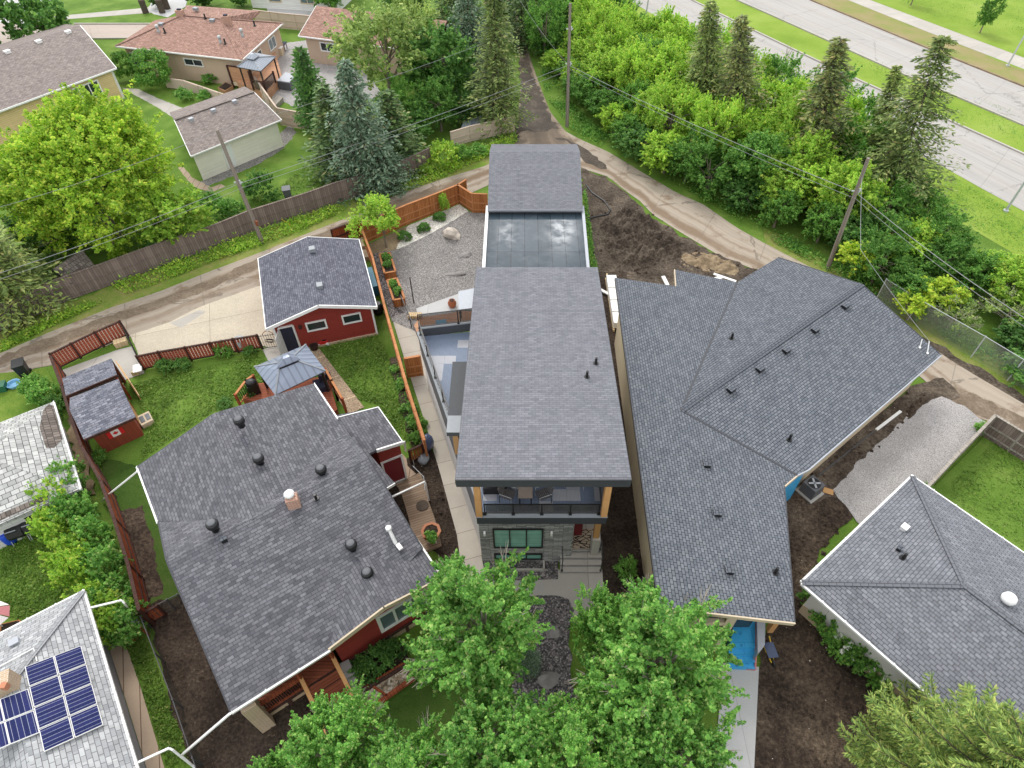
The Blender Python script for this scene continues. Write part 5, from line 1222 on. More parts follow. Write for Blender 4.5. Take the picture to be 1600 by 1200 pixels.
def second_brown_house():
    r = empty('brown_gable_house', (-14, 78, 0), 'beige house with reddish brown gable roof half hidden by pale green tree', 'house')
    z, zr = 2.9, 4.6
    a, c = P(466, 56, z), P(560, 68, z); b, d = P(505, 21, zr), P(580, 25, zr); u = XY(c-a, 0).normalized(); c2 = a+u*16; n = V(u.y, -u.x, 0)
    b = XY(a-n*4.6, zr); d = XY(c2-n*4.6, zr); bb, dd = XY(a-n*9.2, z), XY(c2-n*9.2, z)
    m = MB(); m.slab([a, c2, d, b], .16); m.slab([b, d, dd, bb], .16); rf = m.build('roof', M['shingle_brown'], r); fascia(rf, [a, c2], h=.12, w=.08); fascia(rf, [a, b, bb], h=.16)
    o = .5; w = [a+u*o-n*o, c2-u*o-n*o, dd-u*o+n*o, bb+u*o+n*o, b+u*o]
    MB().prism(w, 0, [z-.05]*4+[zr-.2]).build('wall', M['beige_stucco'], r)
    f = lambda k: XY(w[0], 0)+u*k
    window(r, f(1.7), f(4.2), 1.4, 2.4, n, 'window_glass', 'white_trim', .12, 3)
second_brown_house()
def white_house():
    r = empty('white_house', (-24, 98, 0), 'white walled house at the top edge beyond the street trees', 'house')
    a, b = P(395, 12, 0), P(500, 18, 0); u = (b-a).normalized(); n = V(u.y, -u.x, 0)
    q = [a, a+u*12, a+u*12-n*8, a-n*8]
    MB().prism(q, 0, 3.2).build('wall', M['white_siding'], r)
    m = MB(); mid0, mid1 = XY(a-n*4-u*.5, 5), XY(a-n*4+u*12.5, 5); e = [XY(a+n*.5-u*.5, 3.15), XY(a+u*12.5+n*.5, 3.15), XY(a+u*12.5-n*8.5, 3.15), XY(a-u*.5-n*8.5, 3.15)]
    m.slab([e[0], e[1], mid1, mid0], .15); m.slab([mid0, mid1, e[2], e[3]], .15); m.build('roof', M['shingle_brown'], r)
    window(r, a+u*2.6, a+u*4.4, .8, 2.3, n, 'pale_glass', 'tan_trim', .14, 1); window(r, a+u*7, a+u*9, .8, 2.3, n, 'pale_glass', 'tan_trim', .14, 2)
white_house()
def old_shed():
    r = empty('mossy_shed', (-26, 40, 0), 'small old shed with mossy cedar shake roof behind the grey lane fence', 'shed')
    zr, z = 2.1, 1.25
    a, b = P(128, 390, zr), P(82, 420, zr); c, d = P(150, 417, z), P(110, 443, z); e = b-a
    m = MB(); m.slab([a, b, d, c], .12); k = a-(c+d)/2+(b-a)/2; m.slab([b, a, a+V(k.x, k.y, z-zr), b+V(k.x, k.y, z-zr)], .12); m.build('roof', M['cedar_shake'], r)
    u = XY(b-a, 0).normalized(); n = V(-u.y, u.x, 0); n = -n if n.dot(c-a) < 0 else n
    kk = V(k.x, k.y, 0).normalized()
    q = [XY(c, 0)+u*.2-n*.25, XY(d, 0)-u*.2-n*.25, XY(b, 0)-u*.2, XY(b, 0)+V(k.x, k.y, 0)*.85-u*.2, XY(a, 0)+V(k.x, k.y, 0)*.85+u*.2, XY(a, 0)+u*.2]
    MB().prism(q, 0, [z-.15, z-.15, zr-.2, z-.1, z-.1, zr-.2]).build('wall', M['grey_plank'], r)
    MB().beam(XY(q[0].lerp(q[1], .3), .85)+n*.03, XY(q[0].lerp(q[1], .6), .85)+n*.03, .05, 1.6).build('door', M['grey_fence'], r)
old_shed()
def back_patio():
    # raised deck with screens behind the brown bungalow
    zd = .85
    q = [P(370, 128, zd), P(404, 142, zd), P(416, 145, zd), P(440, 118, zd), P(430, 80, zd), P(400, 84, zd)]
    r = empty('raised_deck', XY(q[0], 0), 'raised tan wood deck with dark posts behind the brown bungalow', 'deck')
    MB().prism(q, 0, zd).build('platform', M['tan_deck'], r)
    for x, y in ((397, 141), (416, 144), (431, 129)):
        p = P(x, y, zd); MB().box(XY(p, zd), (.16, .16, 1.15 if x != 397 else 1.9)).build('post', M['dark_stain'], r)
    a, b, c = P(398, 141, zd), P(416, 144, zd), P(431, 129, zd)
    for s, t in ((a, b), (b, c)):
        MB().beam(s.lerp(t, .08)+V(0, 0, .55), s.lerp(t, .92)+V(0, 0, .55), .03, .8).build('rail_glass', M['rail_glass'], r); MB().beam(s+V(0, 0, 1.02), t+V(0, 0, 1.02), .1, .06).build('handrail', M['dark_stain'], r)
    s = [P(420, 160, .45), P(430, 165, .45), P(442, 152, .45), P(431, 147, .45)]
    st = MB(); st.prism(s, 0, .45); st.build('step_box', M['grey_plank'], r)
    a, b = P(366, 137, 0), P(400, 142, 0); r = empty('privacy_screen', (a+b)/2, 'tan privacy screen in dark posts beside the metal patio roof', 'screen')
    for p in (a, b): MB().box(p, (.2, .2, 2.3)).build('post', M['dark_stain'], r)
    MB().beam(XY(a, 1.45), XY(b, 1.45), .06, 1.5).build('panel', M['tan_deck'], r); MB().beam(XY(a, .45), XY(b, .45), .05, .4).build('lower_panel', M['tan_stucco'], r)
    MB().beam(XY(a, 2.25), XY(b, 2.25), .12, .1).build('rail', M['dark_stain'], r)
    gazebo('metal_gazebo', [(370, 104), (407, 111), (431, 88), (398, 82)], 3.0, [(386, 93), (397, 95), (405, 89), (394, 86)], 3.55, 'small grey metal gazebo on the raised deck by the brown bungalow', mat='grey_metal_roof', rise=.15)
    q = [P(433, 126, .9), P(452, 129, .9), P(462, 117, .9), P(446, 113, .9)]
    r = empty('hot_tub', XY(q[0], 0), 'grey square hot tub with pale cover beside the raised deck', 'hot tub')
    MB().prism(q, 0, .82).build('tub', M['grey_panel'], r); MB().prism(q, .825, .93).build('cover', M['pale_grey'], r)
    p = P(438, 78, 0); r = empty('patio_set', p, 'dark patio table set under a pale blue cover', 'patio table')
    MB().box(p+V(0, 0, .68), (1.7, 1.1, .06)).build('tabletop', M['cloth_dark'], r)
    m = MB(); m.blob(p+V(-.2, .1, .85), .5, 3, 2, .2, (1.3, .9, .35)); m.build('cover', M['blue_tarp'], r, True)
    for sx in (-1, 1):
        for sy in (-1, 1): MB().box(p+V(.7*sx, .45*sy, 0), (.07, .07, .68)).build('leg', M['dark_stain'], r)
    p = P(430, 86, 0); r = empty('outdoor_counter', p, 'white topped outdoor counter between gazebo and patio table', 'counter')
    MB().box(p, (1.9, .6, .8)).build('base', M['tan_stucco'], r); MB().box(p+V(0, 0, .8), (2.1, .75, .06)).build('countertop', M['foam_white'], r)
back_patio()
def red_deck():
    z = .75
    q = [P(378, 622, z), P(392, 600, z), P(470, 592, z), P(512, 588, z), P(527, 640, z), P(500, 655, z), (P(440, 640, z))]
    r = empty('wooden_deck', XY(q[0], 0), 'red-brown wooden deck under the gazebo behind the red bungalow', 'deck')
    MB().prism(q, 0, z).build('platform', M['red_deck'], r)
    def rail(pts):
        for a, b in zip(pts, pts[1:]):
            a, b = P(*a, z), P(*b, z)
            m = MB(); m.beam(a+V(0, 0, .95), b+V(0, 0, .95), .13, .06); m.build('handrail', M['cedar_rail'], r)
            MB().beam(a+V(0, 0, .15), b+V(0, 0, .15), .06, .08).build('lower_rail', M['cedar_rail'], r)
            n = max(2, int((b-a).length/.16)); bl = MB()
            for k in range(n): bl.box(a.lerp(b, (k+.5)/n)+V(0, 0, .17), (.03, .03, .76))
            bl.build('balusters', M['black_metal'], r)
            for p in (a, b): MB().box(XY(p, 0), (.12, .12, z+1.0)).build('post', M['cedar_red'], r)
    rail([(376, 634), (392, 612), (403, 604)]); rail([(514, 594), (524, 612), (540, 640)])
    st = MB(); s0, s1 = P(523, 655, z), P(540, 648, z); dr = V(.35, -.75, 0).normalized()
    for k in range(3): st.prism([s0+dr*.3*k, s1+dr*.3*k, s1+dr*.3*(k+1), s0+dr*.3*(k+1)], 0, .6-.2*k)
    st.build('steps', M['weather_deck'], r)
    p = P(503, 606, z); s = empty('patio_sofa', p, 'dark cushioned patio chair on the wooden deck near its rail', 'chair')
    MB().box(p, (.8, .8, .4), .4).build('seat', M['cloth_dark'], s); MB().box(p+V(.25, .3, .4), (.7, .15, .45), .4).build('backrest', M['cloth_dark'], s)
    p = P(399, 613, z); s = empty('barbecue', p, 'black barbecue in the corner of the wooden deck', 'barbecue')
    MB().box(p, (.6, .5, .75), .5).build('base', M['black_metal'], s); m = MB(); m.blob(p+V(0, 0, .85), .36, 2, 2, .02, (1, .75, .6)); m.build('lid', M['black_plastic'], s, True)
red_deck()
# ---------------------------------------------------------------- fences, gates, poles, wires
def fence(name, pts, h, label, board, post=None, style='board', zref=0., group=None, seg=2.4, cat='fence', cap=True, th=.04, lift=.06):
    """pts: pixels at height zref; one thing with a panel per bay and its posts"""
    q = [XY(P(x, y, zref), 0) for x, y in pts]
    r = empty(name, q[0], label, cat, group); post = post or board
    nodes = [q[0]]
    for a, b in zip(q, q[1:]):
        n = max(1, round((b-a).length/seg))
        nodes += [a.lerp(b, (i+1)/n) for i in range(n)]
    for p in nodes:
        m = MB()
        if style in ('mesh', 'iron'): m.tube([p, p+V(0, 0, h+.05)], .035, 6)
        else: m.box(p, (.10, .10, h+.06))
        m.build('post', M[post], r)
    for a, b in zip(nodes, nodes[1:]):
        m = MB(); d = (b-a); L = d.length; d.normalize()
        if style == 'board':
            m.beam(a+V(0, 0, lift+(h-lift)/2), b+V(0, 0, lift+(h-lift)/2), th, h-lift); m.build('panel', M[board], r)
            c = MB(); s = perp(d)*.045
            for z in ((.35, h-.35, h*.55) if not cap else (.35, h*.55)): 
                for sg in (1, -1): c.beam(a+s*sg+V(0, 0, z), b+s*sg+V(0, 0, z), .04, .09)
            if cap: c.beam(a+V(0, 0, h+.02), b+V(0, 0, h+.02), .15, .035)
            c.build('rail', M[post], r)
        elif style == 'slat':
            n = max(3, int(L/.17))
            for k in range(n):
                m.beam(a+d*(L*(k+.5)/n)+V(0, 0, .18), a+d*(L*(k+.5)/n)+V(0, 0, h-.1), .156, .025, up=perp(d))
            m.build('panel', M[board], r)
            MB().beam(a+V(0, 0, h-.03), b+V(0, 0, h-.03), .12, .07).build('rail', M[post], r); MB().beam(a+V(0, 0, .14), b+V(0, 0, .14), .09, .09).build('rail', M[post], r)
        elif style == 'mesh':
            u = [a+V(0, 0, .03), b+V(0, 0, .03), b+V(0, 0, h), a+V(0, 0, h)]; m.poly(u, uv=[(0, 0), (L, 0), (L, h), (0, h)]); m.build('panel', M[board], r)
            MB().tube([a+V(0, 0, h), b+V(0, 0, h)], .022, 6).build('rail', M[post], r)
        elif style == 'iron':
            n = max(3, int(L/.13))
            for k in range(n+1): m.beam(a.lerp(b, k/n)+V(0, 0, .08), a.lerp(b, k/n)+V(0, 0, h), .018, .018, up=perp(d))
            m.build('panel', M[board], r)
            for z in (.12, h-.12): MB().beam(a+V(0, 0, z), b+V(0, 0, z), .03, .03).build('rail', M[post], r)
    return r
fence('lane_fence', [(-60, 545), (0, 518), (40, 503), (100, 473), (175, 446), (275, 408), (337, 388), (400, 361), (487, 333), (527, 318), (600, 296), (645, 276), (674, 262)], 1.8, 'long weathered grey board fence along the far side of the lane', 'grey_fence', seg=2.4)
fence('cream_fence', [(706, 231), (735, 222), (770, 214), (804, 206)], 1.5, 'cream panel fence at the lane junction beside dark spruce trees', 'cream_panel', seg=3.2)
fence('cream_fence', [(405, 146), (440, 196), (480, 204), (520, 214)], 1.7, 'cream panel fence between cream garage and conical evergreen', 'cream_panel', seg=3.)
fence('cream_fence', [(402, 40), (440, 45), (492, 50)], 1.8, 'cream panel fence between the two brown roofed houses', 'cream_panel', seg=3.)
fence('garden_wall', [(262, 137), (292, 141), (355, 163)], 1.0, 'low cream garden wall curving past the round shrub', 'cream_panel', seg=4., cat='wall', th=.2)
fence('lot_line_fence', [(566, 360), (582, 402), (600, 475), (635, 600), (663, 688)], 1.75, 'orange cedar fence between red garage and concrete side walk', 'cedar_red', 'cedar_rail', zref=1.75)
fence('cedar_fence', [(572, 381), (606, 366), (639, 351), (680, 335), (718, 319), (739, 333), (762, 334)], 1.75, 'new orange cedar fence around the gravel yard beside the lane', 'cedar_new', 'cedar_rail', seg=2.4)
fence('cedar_fence', [(718, 319), (730, 311)], 1.75, 'short cedar fence stub projecting toward the lane', 'cedar_new', 'cedar_rail')
fence('dark_red_fence', [(524, 386), (545, 378), (568, 371)], 1.5, 'short dark red fence behind the red garage by young tree', 'cedar_red', 'dark_stain')
fence('walk_gate', [(638, 591), (661, 587)], 1.7, 'honey coloured board gate across the concrete side walk', 'cedar_new', 'cedar_rail', cat='gate', seg=3.)
fence('slatted_gate', [(643, 723), (663, 713)], 1.1, 'brown slatted gate by the dark soil strip beside red bungalow', 'cedar_new', 'dark_stain', 'slat', cat='gate', seg=3.)
fence('slat_fence', [(95, 576), (127, 560), (163, 542), (201, 525)], 1.3, 'red slatted fence with dark rails along the lane by lean-to store', 'red_slat', 'dark_stain', 'slat', seg=2.2)
fence('slat_fence', [(226, 578), (259, 571), (300, 564), (338, 557), (373, 551), (410, 545)], 1.2, 'red slatted fence with dark rails beside the aggregate driveway', 'red_slat', 'dark_stain', 'slat', seg=2.)
fence('driveway_gate', [(201, 527), (226, 577)], 1.2, 'thin dark metal gate linking the two red slatted fences', 'black_metal', 'black_metal', 'iron', cat='gate', seg=4.)
fence('boundary_fence', [(79, 557), (96, 602), (110, 650), (127, 697), (157, 750), (178, 810), (200, 882), (217, 953)], 1.7, 'rust red board fence along the west side of red bungalow yard', 'cedar_red', 'dark_stain', zref=1.7)
r_ = fence('iron_gate', [(412, 546), (441, 542)], 1.25, 'arched wrought iron gate next to the red garage door', 'black_metal', 'black_metal', 'iron', cat='gate', seg=4.)
a, b = P(412, 546), P(441, 542); m = MB(); m.tube([a.lerp(b, .2+.6*k/8)+V(0, 0, 1.2+.28*math.sin(math.pi*k/8)) for k in range(9)], .02, 5); m.build('arch', M['rusty'], r_)
m = MB()
for k in range(3): m.tube([a.lerp(b, .5)+V(.17*math.cos(t*.7)*(1+.5*k), 0, .65+.09*math.sin(t*.7)*(1+.4*k)) for t in range(10)], .016, 5)
m.build('scrollwork', M['black_metal'], r_)
fence('yard_gate', [(232, 977), (261, 962)], 1.1, 'small orange-brown slatted gate at end of the rust red fence', 'cedar_red', 'dark_stain', 'slat', cat='gate', seg=3.)
fence('wire_fence', [(262, 961), (276, 953), (292, 945)], 1.1, 'short wire mesh fence from the small gate to red bungalow', 'chainlink_dark', 'dark_wire', 'mesh')
fence('wire_fence', [(228, 972), (250, 1028), (278, 1100), (309, 1190), (330, 1250)], 1.15, 'wire mesh fence along bare soil beside paved side path', 'chainlink_dark', 'dark_wire', 'mesh', zref=0.6)
fence('grey_fence', [(1450, 760), (1500, 706), (1555, 649)], 1.7, 'pale capped fence between gravel pad and bright lawn', 'grey_plank', 'grey_plank', zref=1.7)
fence('grey_fence', [(1557, 650), (1600, 676), (1700, 735)], 1.7, 'streaky weathered grey fence between lane and bright lawn', 'grey_fence', 'grey_plank', zref=1.7)
fence('chainlink_fence', [(1385, 436), (1437, 468), (1540, 526), (1600, 562), (1720, 628)], 1.8, 'tall chain link fence along the boulevard hedge', 'chainlink', 'galv', 'mesh', zref=1.8, seg=3.)
def wooden_screen(pts, z, lab, h):
    a, b = P(*pts[0], 0), P(*pts[1], 0); r = empty('wood_enclosure', (a+b)/2, lab, 'fence'); d = (b-a).normalized(); s = perp(d)
    MB().beam(a+V(0, 0, h/2), b+V(0, 0, h/2), .05, h).build('panel', M['cedar_new'], r)
    MB().beam(a+V(0, 0, h+.02), b+V(0, 0, h+.02), .2, .05).build('cap_rail', M['grey_plank'], r)
    for t in (0, .5, 1): MB().box(a.lerp(b, t)+s*.06, (.1, .1, h)).build('post', M['fir_lumber'], r)
wooden_screen(((1407, 1172), (1452, 1130)), 0, 'orange wooden screen fence beside the golden spruce', 1.5)
def pole(base, top, h, lab, group='utility poles along the lane'):
    b, t = P(*base), P(top[0], top[1], h)
    d = t-b; d.y = max(-.5, min(.5, d.y)); t = b+V(d.x, d.y, h)
    r = empty('utility_pole', b, lab, 'utility pole', group)
    MB().tube([b, t], [.17, .11], 10).build('shaft', M['old_pole'], r)
    return r, b, t
p1, b1, t1 = pole((410, 379), (339, 203), 8.8, 'leaning grey wooden utility pole by the grey lane fence')
p2, b2, t2 = pole((886, 198), (891, 5), 10.7, 'tall wooden utility pole at the lane junction')
p3, b3, t3 = pole((1293, 420), (1357, 247), 8.6, 'wooden utility pole behind the angled dark roof')
def at_h(b, t, z): return b+(t-b)*(z/(t.z-b.z))
for p, b, t, zs in ((p2, b2, t2, (5.7, 8.6)), (p3, b3, t3, (6.2,)), (p1, b1, t1, (4.9,))):
    for z in zs: 
        q = at_h(b, t, z); MB().cyl(q+V(.16, -.05, 0), .06, .3, 8).build('insulator', M['galv'], p); MB().beam(q+V(-.3, 0, .1), q+V(.3, 0, .1), .06, .08).build('bracket', M['galv'], p)
q = at_h(b1, t1, 1.6); MB().cyl(q+V(.2, -.1, 0), .12, .35, 8).build('meter', M['rusty'], p1)
g = MB(); g.tube([P(420, 330, .6)+V(0, 0, 0), P(458, 354, .05)], .035, 6); o = g.build('guy_guard', M['yellow_paint'], p1)
def wire(pts, lab, r=.022, sag=.25, mat='wire', group='overhead wires'):
    m = MB(); r *= .62
    for a, b in zip(pts, pts[1:]):
        m.tube([a.lerp(b, k/10)-V(0, 0, sag*4*(k/10)*(1-k/10)) for k in range(11)], r, 4, False)
    return tag(m.build('power_line', M[mat], None), lab, 'wire', group)
f1, f2, f3 = at_h(b1, t1, 4.9), at_h(b2, t2, 5.7), at_h(b3, t3, 6.2)
wl = P(-60, 446, 5.0); wr = P(1680, 548, 6.5)
wire([wl, f1, f2], 'lower cable strung along the lane from the leaning pole to the junction pole', .03); wire([wl+V(0, -.5, -.15), f1+V(.2, -.25, -.2), f2+V(.1, -.2, -.35)], 'lowest thin cable along the lane west of the junction pole', .022)
wire([P(-60, 340, 7.), at_h(b1, t1, 8.7), P(800, 50, 8.)], 'thin wire from the top of the leaning pole into the dark spruces', .02, .3)
wire([f2, f3, wr], 'thick cable from the junction pole along the boulevard hedge', .034, .3); wire([f2+V(0, 0, -.3), f3+V(0, -.3, -.3), wr+V(0, -.4, -.3)], 'thin lower cable beside the thick one over the boulevard hedge', .02, .3)
wire([f2, P(812, 0, 7.5)], 'thin wire rising from the junction pole over the dark trees', .018); wire([at_h(b3, t3, 7.4), P(1345, 390, 5.), P(1452, 533, 3.6)], 'service wire dropping from the pole to the unfinished bungalow', .024, .1)
wire([at_h(b1, t1, 5.), P(322, 300, 4.2), P(300, 296, 3.)], 'short service wire from leaning pole to the cream garage', .016, .05)
def lamp(base, top, lab):
    b = P(*base); r = empty('street_lamp', b, lab, 'street lamp', 'street lamps on the boulevard'); t = b+V(.35, 0, 9.)
    MB().tube([b, t], [.10, .06], 10).build('pole', M['galv'], r); MB().cyl(b, .2, .12, 10).build('base', M['galv'], r)
    MB().tube([t, t+V(.8, .6, .35), t+V(1.6, 1.2, .4)], .045, 8).build('arm', M['galv'], r)
    MB().box(t+V(1.7, 1.28, .33), (.6, .3, .12), .64).build('lamp_head', M['pale_grey'], r)
lamp((1574, 103), None, 'pale street lamp post between far carriageway and sidewalk'); lamp((1571, 330), None, 'grey street lamp post beside the near carriageway'); lamp((1007, 38), None, 'street lamp post on the grass behind the lime green trees')
b = P(102, 31); r = empty('walk_lamp', b, 'short dark lamp post beside the far sidewalk', 'lamp post'); MB().tube([b, b+V(-.25, 0, 2.6)], .06, 8).build('pole', M['dark_stain'], r); MB().cyl(b, .35, .15, 12).build('base', M['plain_concrete'], r)
# ---------------------------------------------------------------- loose things
rd = random.Random(3)
def rock(px, s, lab, mat, seed, sq=(1, .8, .6)):
    p = P(*px); m = MB(); m.blob(p+V(0, 0, s*sq[2]*.45), s, seed, 2, .28, sq); tag(m.build('boulder', M[mat]), lab, 'boulder', 'boulders')
rock((708, 372), .62, 'large pale tan boulder on grey gravel near the pebble bed', 'boulder_pale', 4, (1.05, .8, .9)); rock((727, 400), .42, 'flat grey boulder on gravel close to white garage wall', 'boulder_grey', 9, (1.2, .6, .45)); rock((714, 430), .42, 'low dark streaked boulder farthest down the gravel yard', 'boulder_grey', 12, (1.35, .5, .4))
rock((864, 990), .4, 'grey boulder on dark gravel under the front trees', 'boulder_grey', 15); rock((855, 1062), .45, 'dark boulder at lower end of the front gravel bed', 'boulder_grey', 21)
def planter(c4, h, lab):
    q = [P(x, y, h) for x, y in c4]; ce = sum(q, V(0, 0, 0))/4; r = empty('planter_box', XY(ce, 0), lab, 'planter', 'raised planters by the lot line fence')
    m = MB()
    for k in range(4): m.beam(XY(q[k], h/2), XY(q[(k+1) % 4], h/2), .05, h)
    m.build('box', M['cedar_new'], r)
    c = MB()
    for k in range(4): c.beam(XY(q[k], h+.02), XY(q[(k+1) % 4], h+.02), .14, .04)
    c.build('cap_rail', M['cedar_rail'], r)
    MB().prism([p.lerp(ce, .08) for p in q], h-.15, h-.08).build('soil', M['dark_soil'], r); return r, q
PL1 = planter([(593, 397), (609, 395), (618, 424), (601, 427)], .7, 'cedar planter box nearer the young tree, two leafy plants'); PL2 = planter([(605, 438), (620, 435), (632, 466), (615, 469)], .7, 'cedar planter box nearer the house, leafy along its left side')
# flat canopy over the patio by the modern house
q = [P(716, 455, 2.3), P(742, 450, 2.3), P(741, 484, 2.3), P(717, 484, 2.3)]; r = empty('patio_canopy', XY(q[0], 0), 'flat pale grey canopy beside the modern house rear corner', 'canopy')
MB().prism(q, 2.2, 2.3).build('top', M['pale_grey'], r); ce = sum(q, V(0, 0, 0))/4
for k in range(4): MB().box(XY(q[k].lerp(ce, .08), 0), (.07, .07, 2.2)).build('post', M['black_metal'], r)
q = [P(646, 510, .12), P(656, 496, .12), P(700, 490, .12), P(742, 482, .12), P(742, 503, .12), P(655, 524, .12)]; r = empty('low_deck', XY(q[0], 0), 'low tan wooden deck seen through the terrace glass rail', 'deck')
MB().prism(q, 0, .14).build('platform', M['tan_deck'], r); MB().box(XY(P(690, 508, .1), .1), (.7, .5, .25), .2).build('step', M['teal_plastic'], r)
p = P(707, 480); r = empty('clay_urn', p, 'round terracotta urn on the patio beside the grey canopy', 'urn'); MB().lathe(p, [(.16, 0), (.27, .2), (.3, .4), (.2, .55), (.22, .6)], 14).build('body', M['orange_pot'], r, True); MB().cyl(p+V(0, 0, .6), .16, .03, 12).build('lid', M['dark_stain'], r)
p = P(648, 497); r = empty('firewood_stack', p, 'stack of split firewood by the terrace stair', 'firewood')
MB().box(p, (.9, .4, .08), -.2).build('base', M['grey_plank'], r)
for k in range(14): MB().tube([p+V(-.38+.13*(k % 7), -.2, .15+.14*(k//7)), p+V(-.34+.13*(k % 7), .22, .15+.14*(k//7))], .062, 7).build('log', M['fir_lumber'], r)
r = empty('stair_handrail', P(640, 492), 'black metal handrail beside the concrete side walk', 'handrail')
a, b, c = P(626, 462, 1.), P(655, 530, 1.), P(668, 566, 1.)
MB().tube([a, b, c], .04, 6).build('rail', M['black_metal'], r)
for q in (a, a.lerp(b, .5), b, c): MB().tube([XY(q, 0), q], .03, 6).build('post', M['black_metal'], r)
p = P(647, 475); tag(MB().tube([p, p+V(0, 0, 2.3)], .04, 6).build('clothes_post', M['black_metal']), 'single black post standing on gravel near the firewood', 'post')
# bins, barrels
def wheelie(px, lab, a=.4, mat='black_plastic'):
    p = P(*px); r = empty('wheeled_bin', p, lab, 'bin'); R = Matrix.Rotation(a, 3, 'Z'); f = lambda *v: p+R @ V(*v)
    m = MB(); lo = [f(-.24, -.28, .08), f(.24, -.28, .08), f(.24, .28, .08), f(-.24, .28, .08)]; hi = [f(-.30, -.36, 1.0), f(.30, -.36, 1.0), f(.30, .36, 1.0), f(-.30, .36, 1.0)]
    m.poly(lo[::-1]); m.poly(hi)
    for k in range(4): m.poly([lo[k], lo[(k+1) % 4], hi[(k+1) % 4], hi[k]])
    m.build('body', M[mat], r)
    m = MB(); m.box(f(0, 0, 1.0), (.66, .80, .07), a); m.box(f(0, .42, .98), (.5, .07, .07), a); m.build('lid', M[mat], r)
    for s in (-1, 1): MB().tube([f(.22*s, .28, .1), f(.30*s, .28, .1)], .11, 10).build('wheel', M['black_metal'], r)
wheelie((42, 586), 'black wheeled bin on grass verge at the left edge', .5); wheelie((452, 312), 'dark grey wheeled bin behind the grey lane fence', .3, 'grey_panel')
def tumbler(px, lab, mat, end=False):
    p = P(*px); r = empty('compost_tumbler', p, lab, 'composter', 'composters against the white wall'); d = V(.93, .42, 0).normalized()*.38; z = V(0, 0, .72)
    m = MB(); m.tube([p-d+z, p-d*.9+z, p+d*.9+z, p+d+z], [.26, .36, .36, .26], 8); m.build('drum', M[mat], r)
    m = MB(); m.beam(p-d*.6+z+V(.04, -.17, .28), p+d*.6+z+V(.04, -.17, .28), .05, .34, up=V(.3, -.55, .75)); m.build('lid', M['grey_cap'], r)
    for s in (-1, 1):
        for t in (-1, 1): MB().tube([p+d*1.08*s+V(.13*t, -.28*t, 0), p+d*1.08*s+z], .022, 6).build('leg', M['galv'], r)
tumbler((38, 842), 'dark composter with slotted lid between blue barrel and plain composter', 'black_plastic'); tumbler((63, 832), 'dark composter with plain lid, middle of the row by white wall', 'black_plastic')
p = P(80, 822); r = empty('open_bin', p, 'open black bin at hedge end of the composter row', 'bin', 'composters against the white wall')
m = MB()
for k in range(4):
    t = .45+math.pi/2*k; m.box(p+V(.28*math.cos(t), .28*math.sin(t), 0), (.04, .56, .8), t)
m.build('body', M['black_plastic'], r); MB().box(p, (.5, .5, .3), .45).build('contents', M['dark_soil'], r)
p = P(20, 846); r = empty('rain_barrel', p, 'bright blue barrel at the left end of the composter row', 'barrel'); d = V(.8, .4, 0)
MB().lathe(p, [(.24, 0), (.29, .2), (.3, .5), (.28, .78), (.25, .84)], 18).build('body', M['blue_plastic'], r, True); MB().cyl(p+V(0, 0, .84), .26, .03, 18).build('lid', M['blue_plastic'], r)
p = P(2, 610); r = empty('green_tote', p, 'dark green tote on dry grass at the left edge', 'tote'); MB().box(p, (.8, .5, .45), .3).build('body', M['green_plastic'], r); MB().box(p+V(0, 0, .45), (.86, .56, .06), .3).build('lid', M['green_plastic'], r)
p = P(24, 603); r = empty('garden_tub', p, 'pale blue shallow tub on dry grass below the black bin', 'tub'); MB().lathe(p, [(.3, 0), (.38, .22), (.4, .24), (.34, .22), (.3, .08)], 16).build('body', M['blue_tarp'], r)
# patio umbrella
p = P(14, 985); r = empty('patio_umbrella', p, 'half folded white and pink striped patio umbrella by the pale roof', 'umbrella'); MB().tube([p, p+V(-.1, 0, 2.2)], .03, 6).build('pole', M['white_trim'], r)
tp = p+V(-.1, 0, 2.25)
for k in range(8):
    a0, a1 = 2*math.pi*k/8, 2*math.pi*(k+.92)/8
    m = MB(); m.poly([tp, tp+V(1.0*math.cos(a0), .75*math.sin(a0), -.75), tp+V(1.0*math.cos(a1), .75*math.sin(a1), -.75)]); m.build('canopy_panel', M['stripe_white' if k % 2 else 'stripe_red'], r)
q = [P(0, 975, .45), P(30, 968, .45), P(44, 985, .45), P(0, 1003, .45)]; r = empty('wood_planter', XY(q[0], 0), 'brown wooden planter below the striped umbrella', 'planter'); MB().prism(q, 0, .45).build('box', M['cedar_rail'], r); MB().prism([p.lerp(sum(q, V(0, 0, 0))/4, .12) for p in q], .452, .47).build('soil', M['dark_soil'], r)
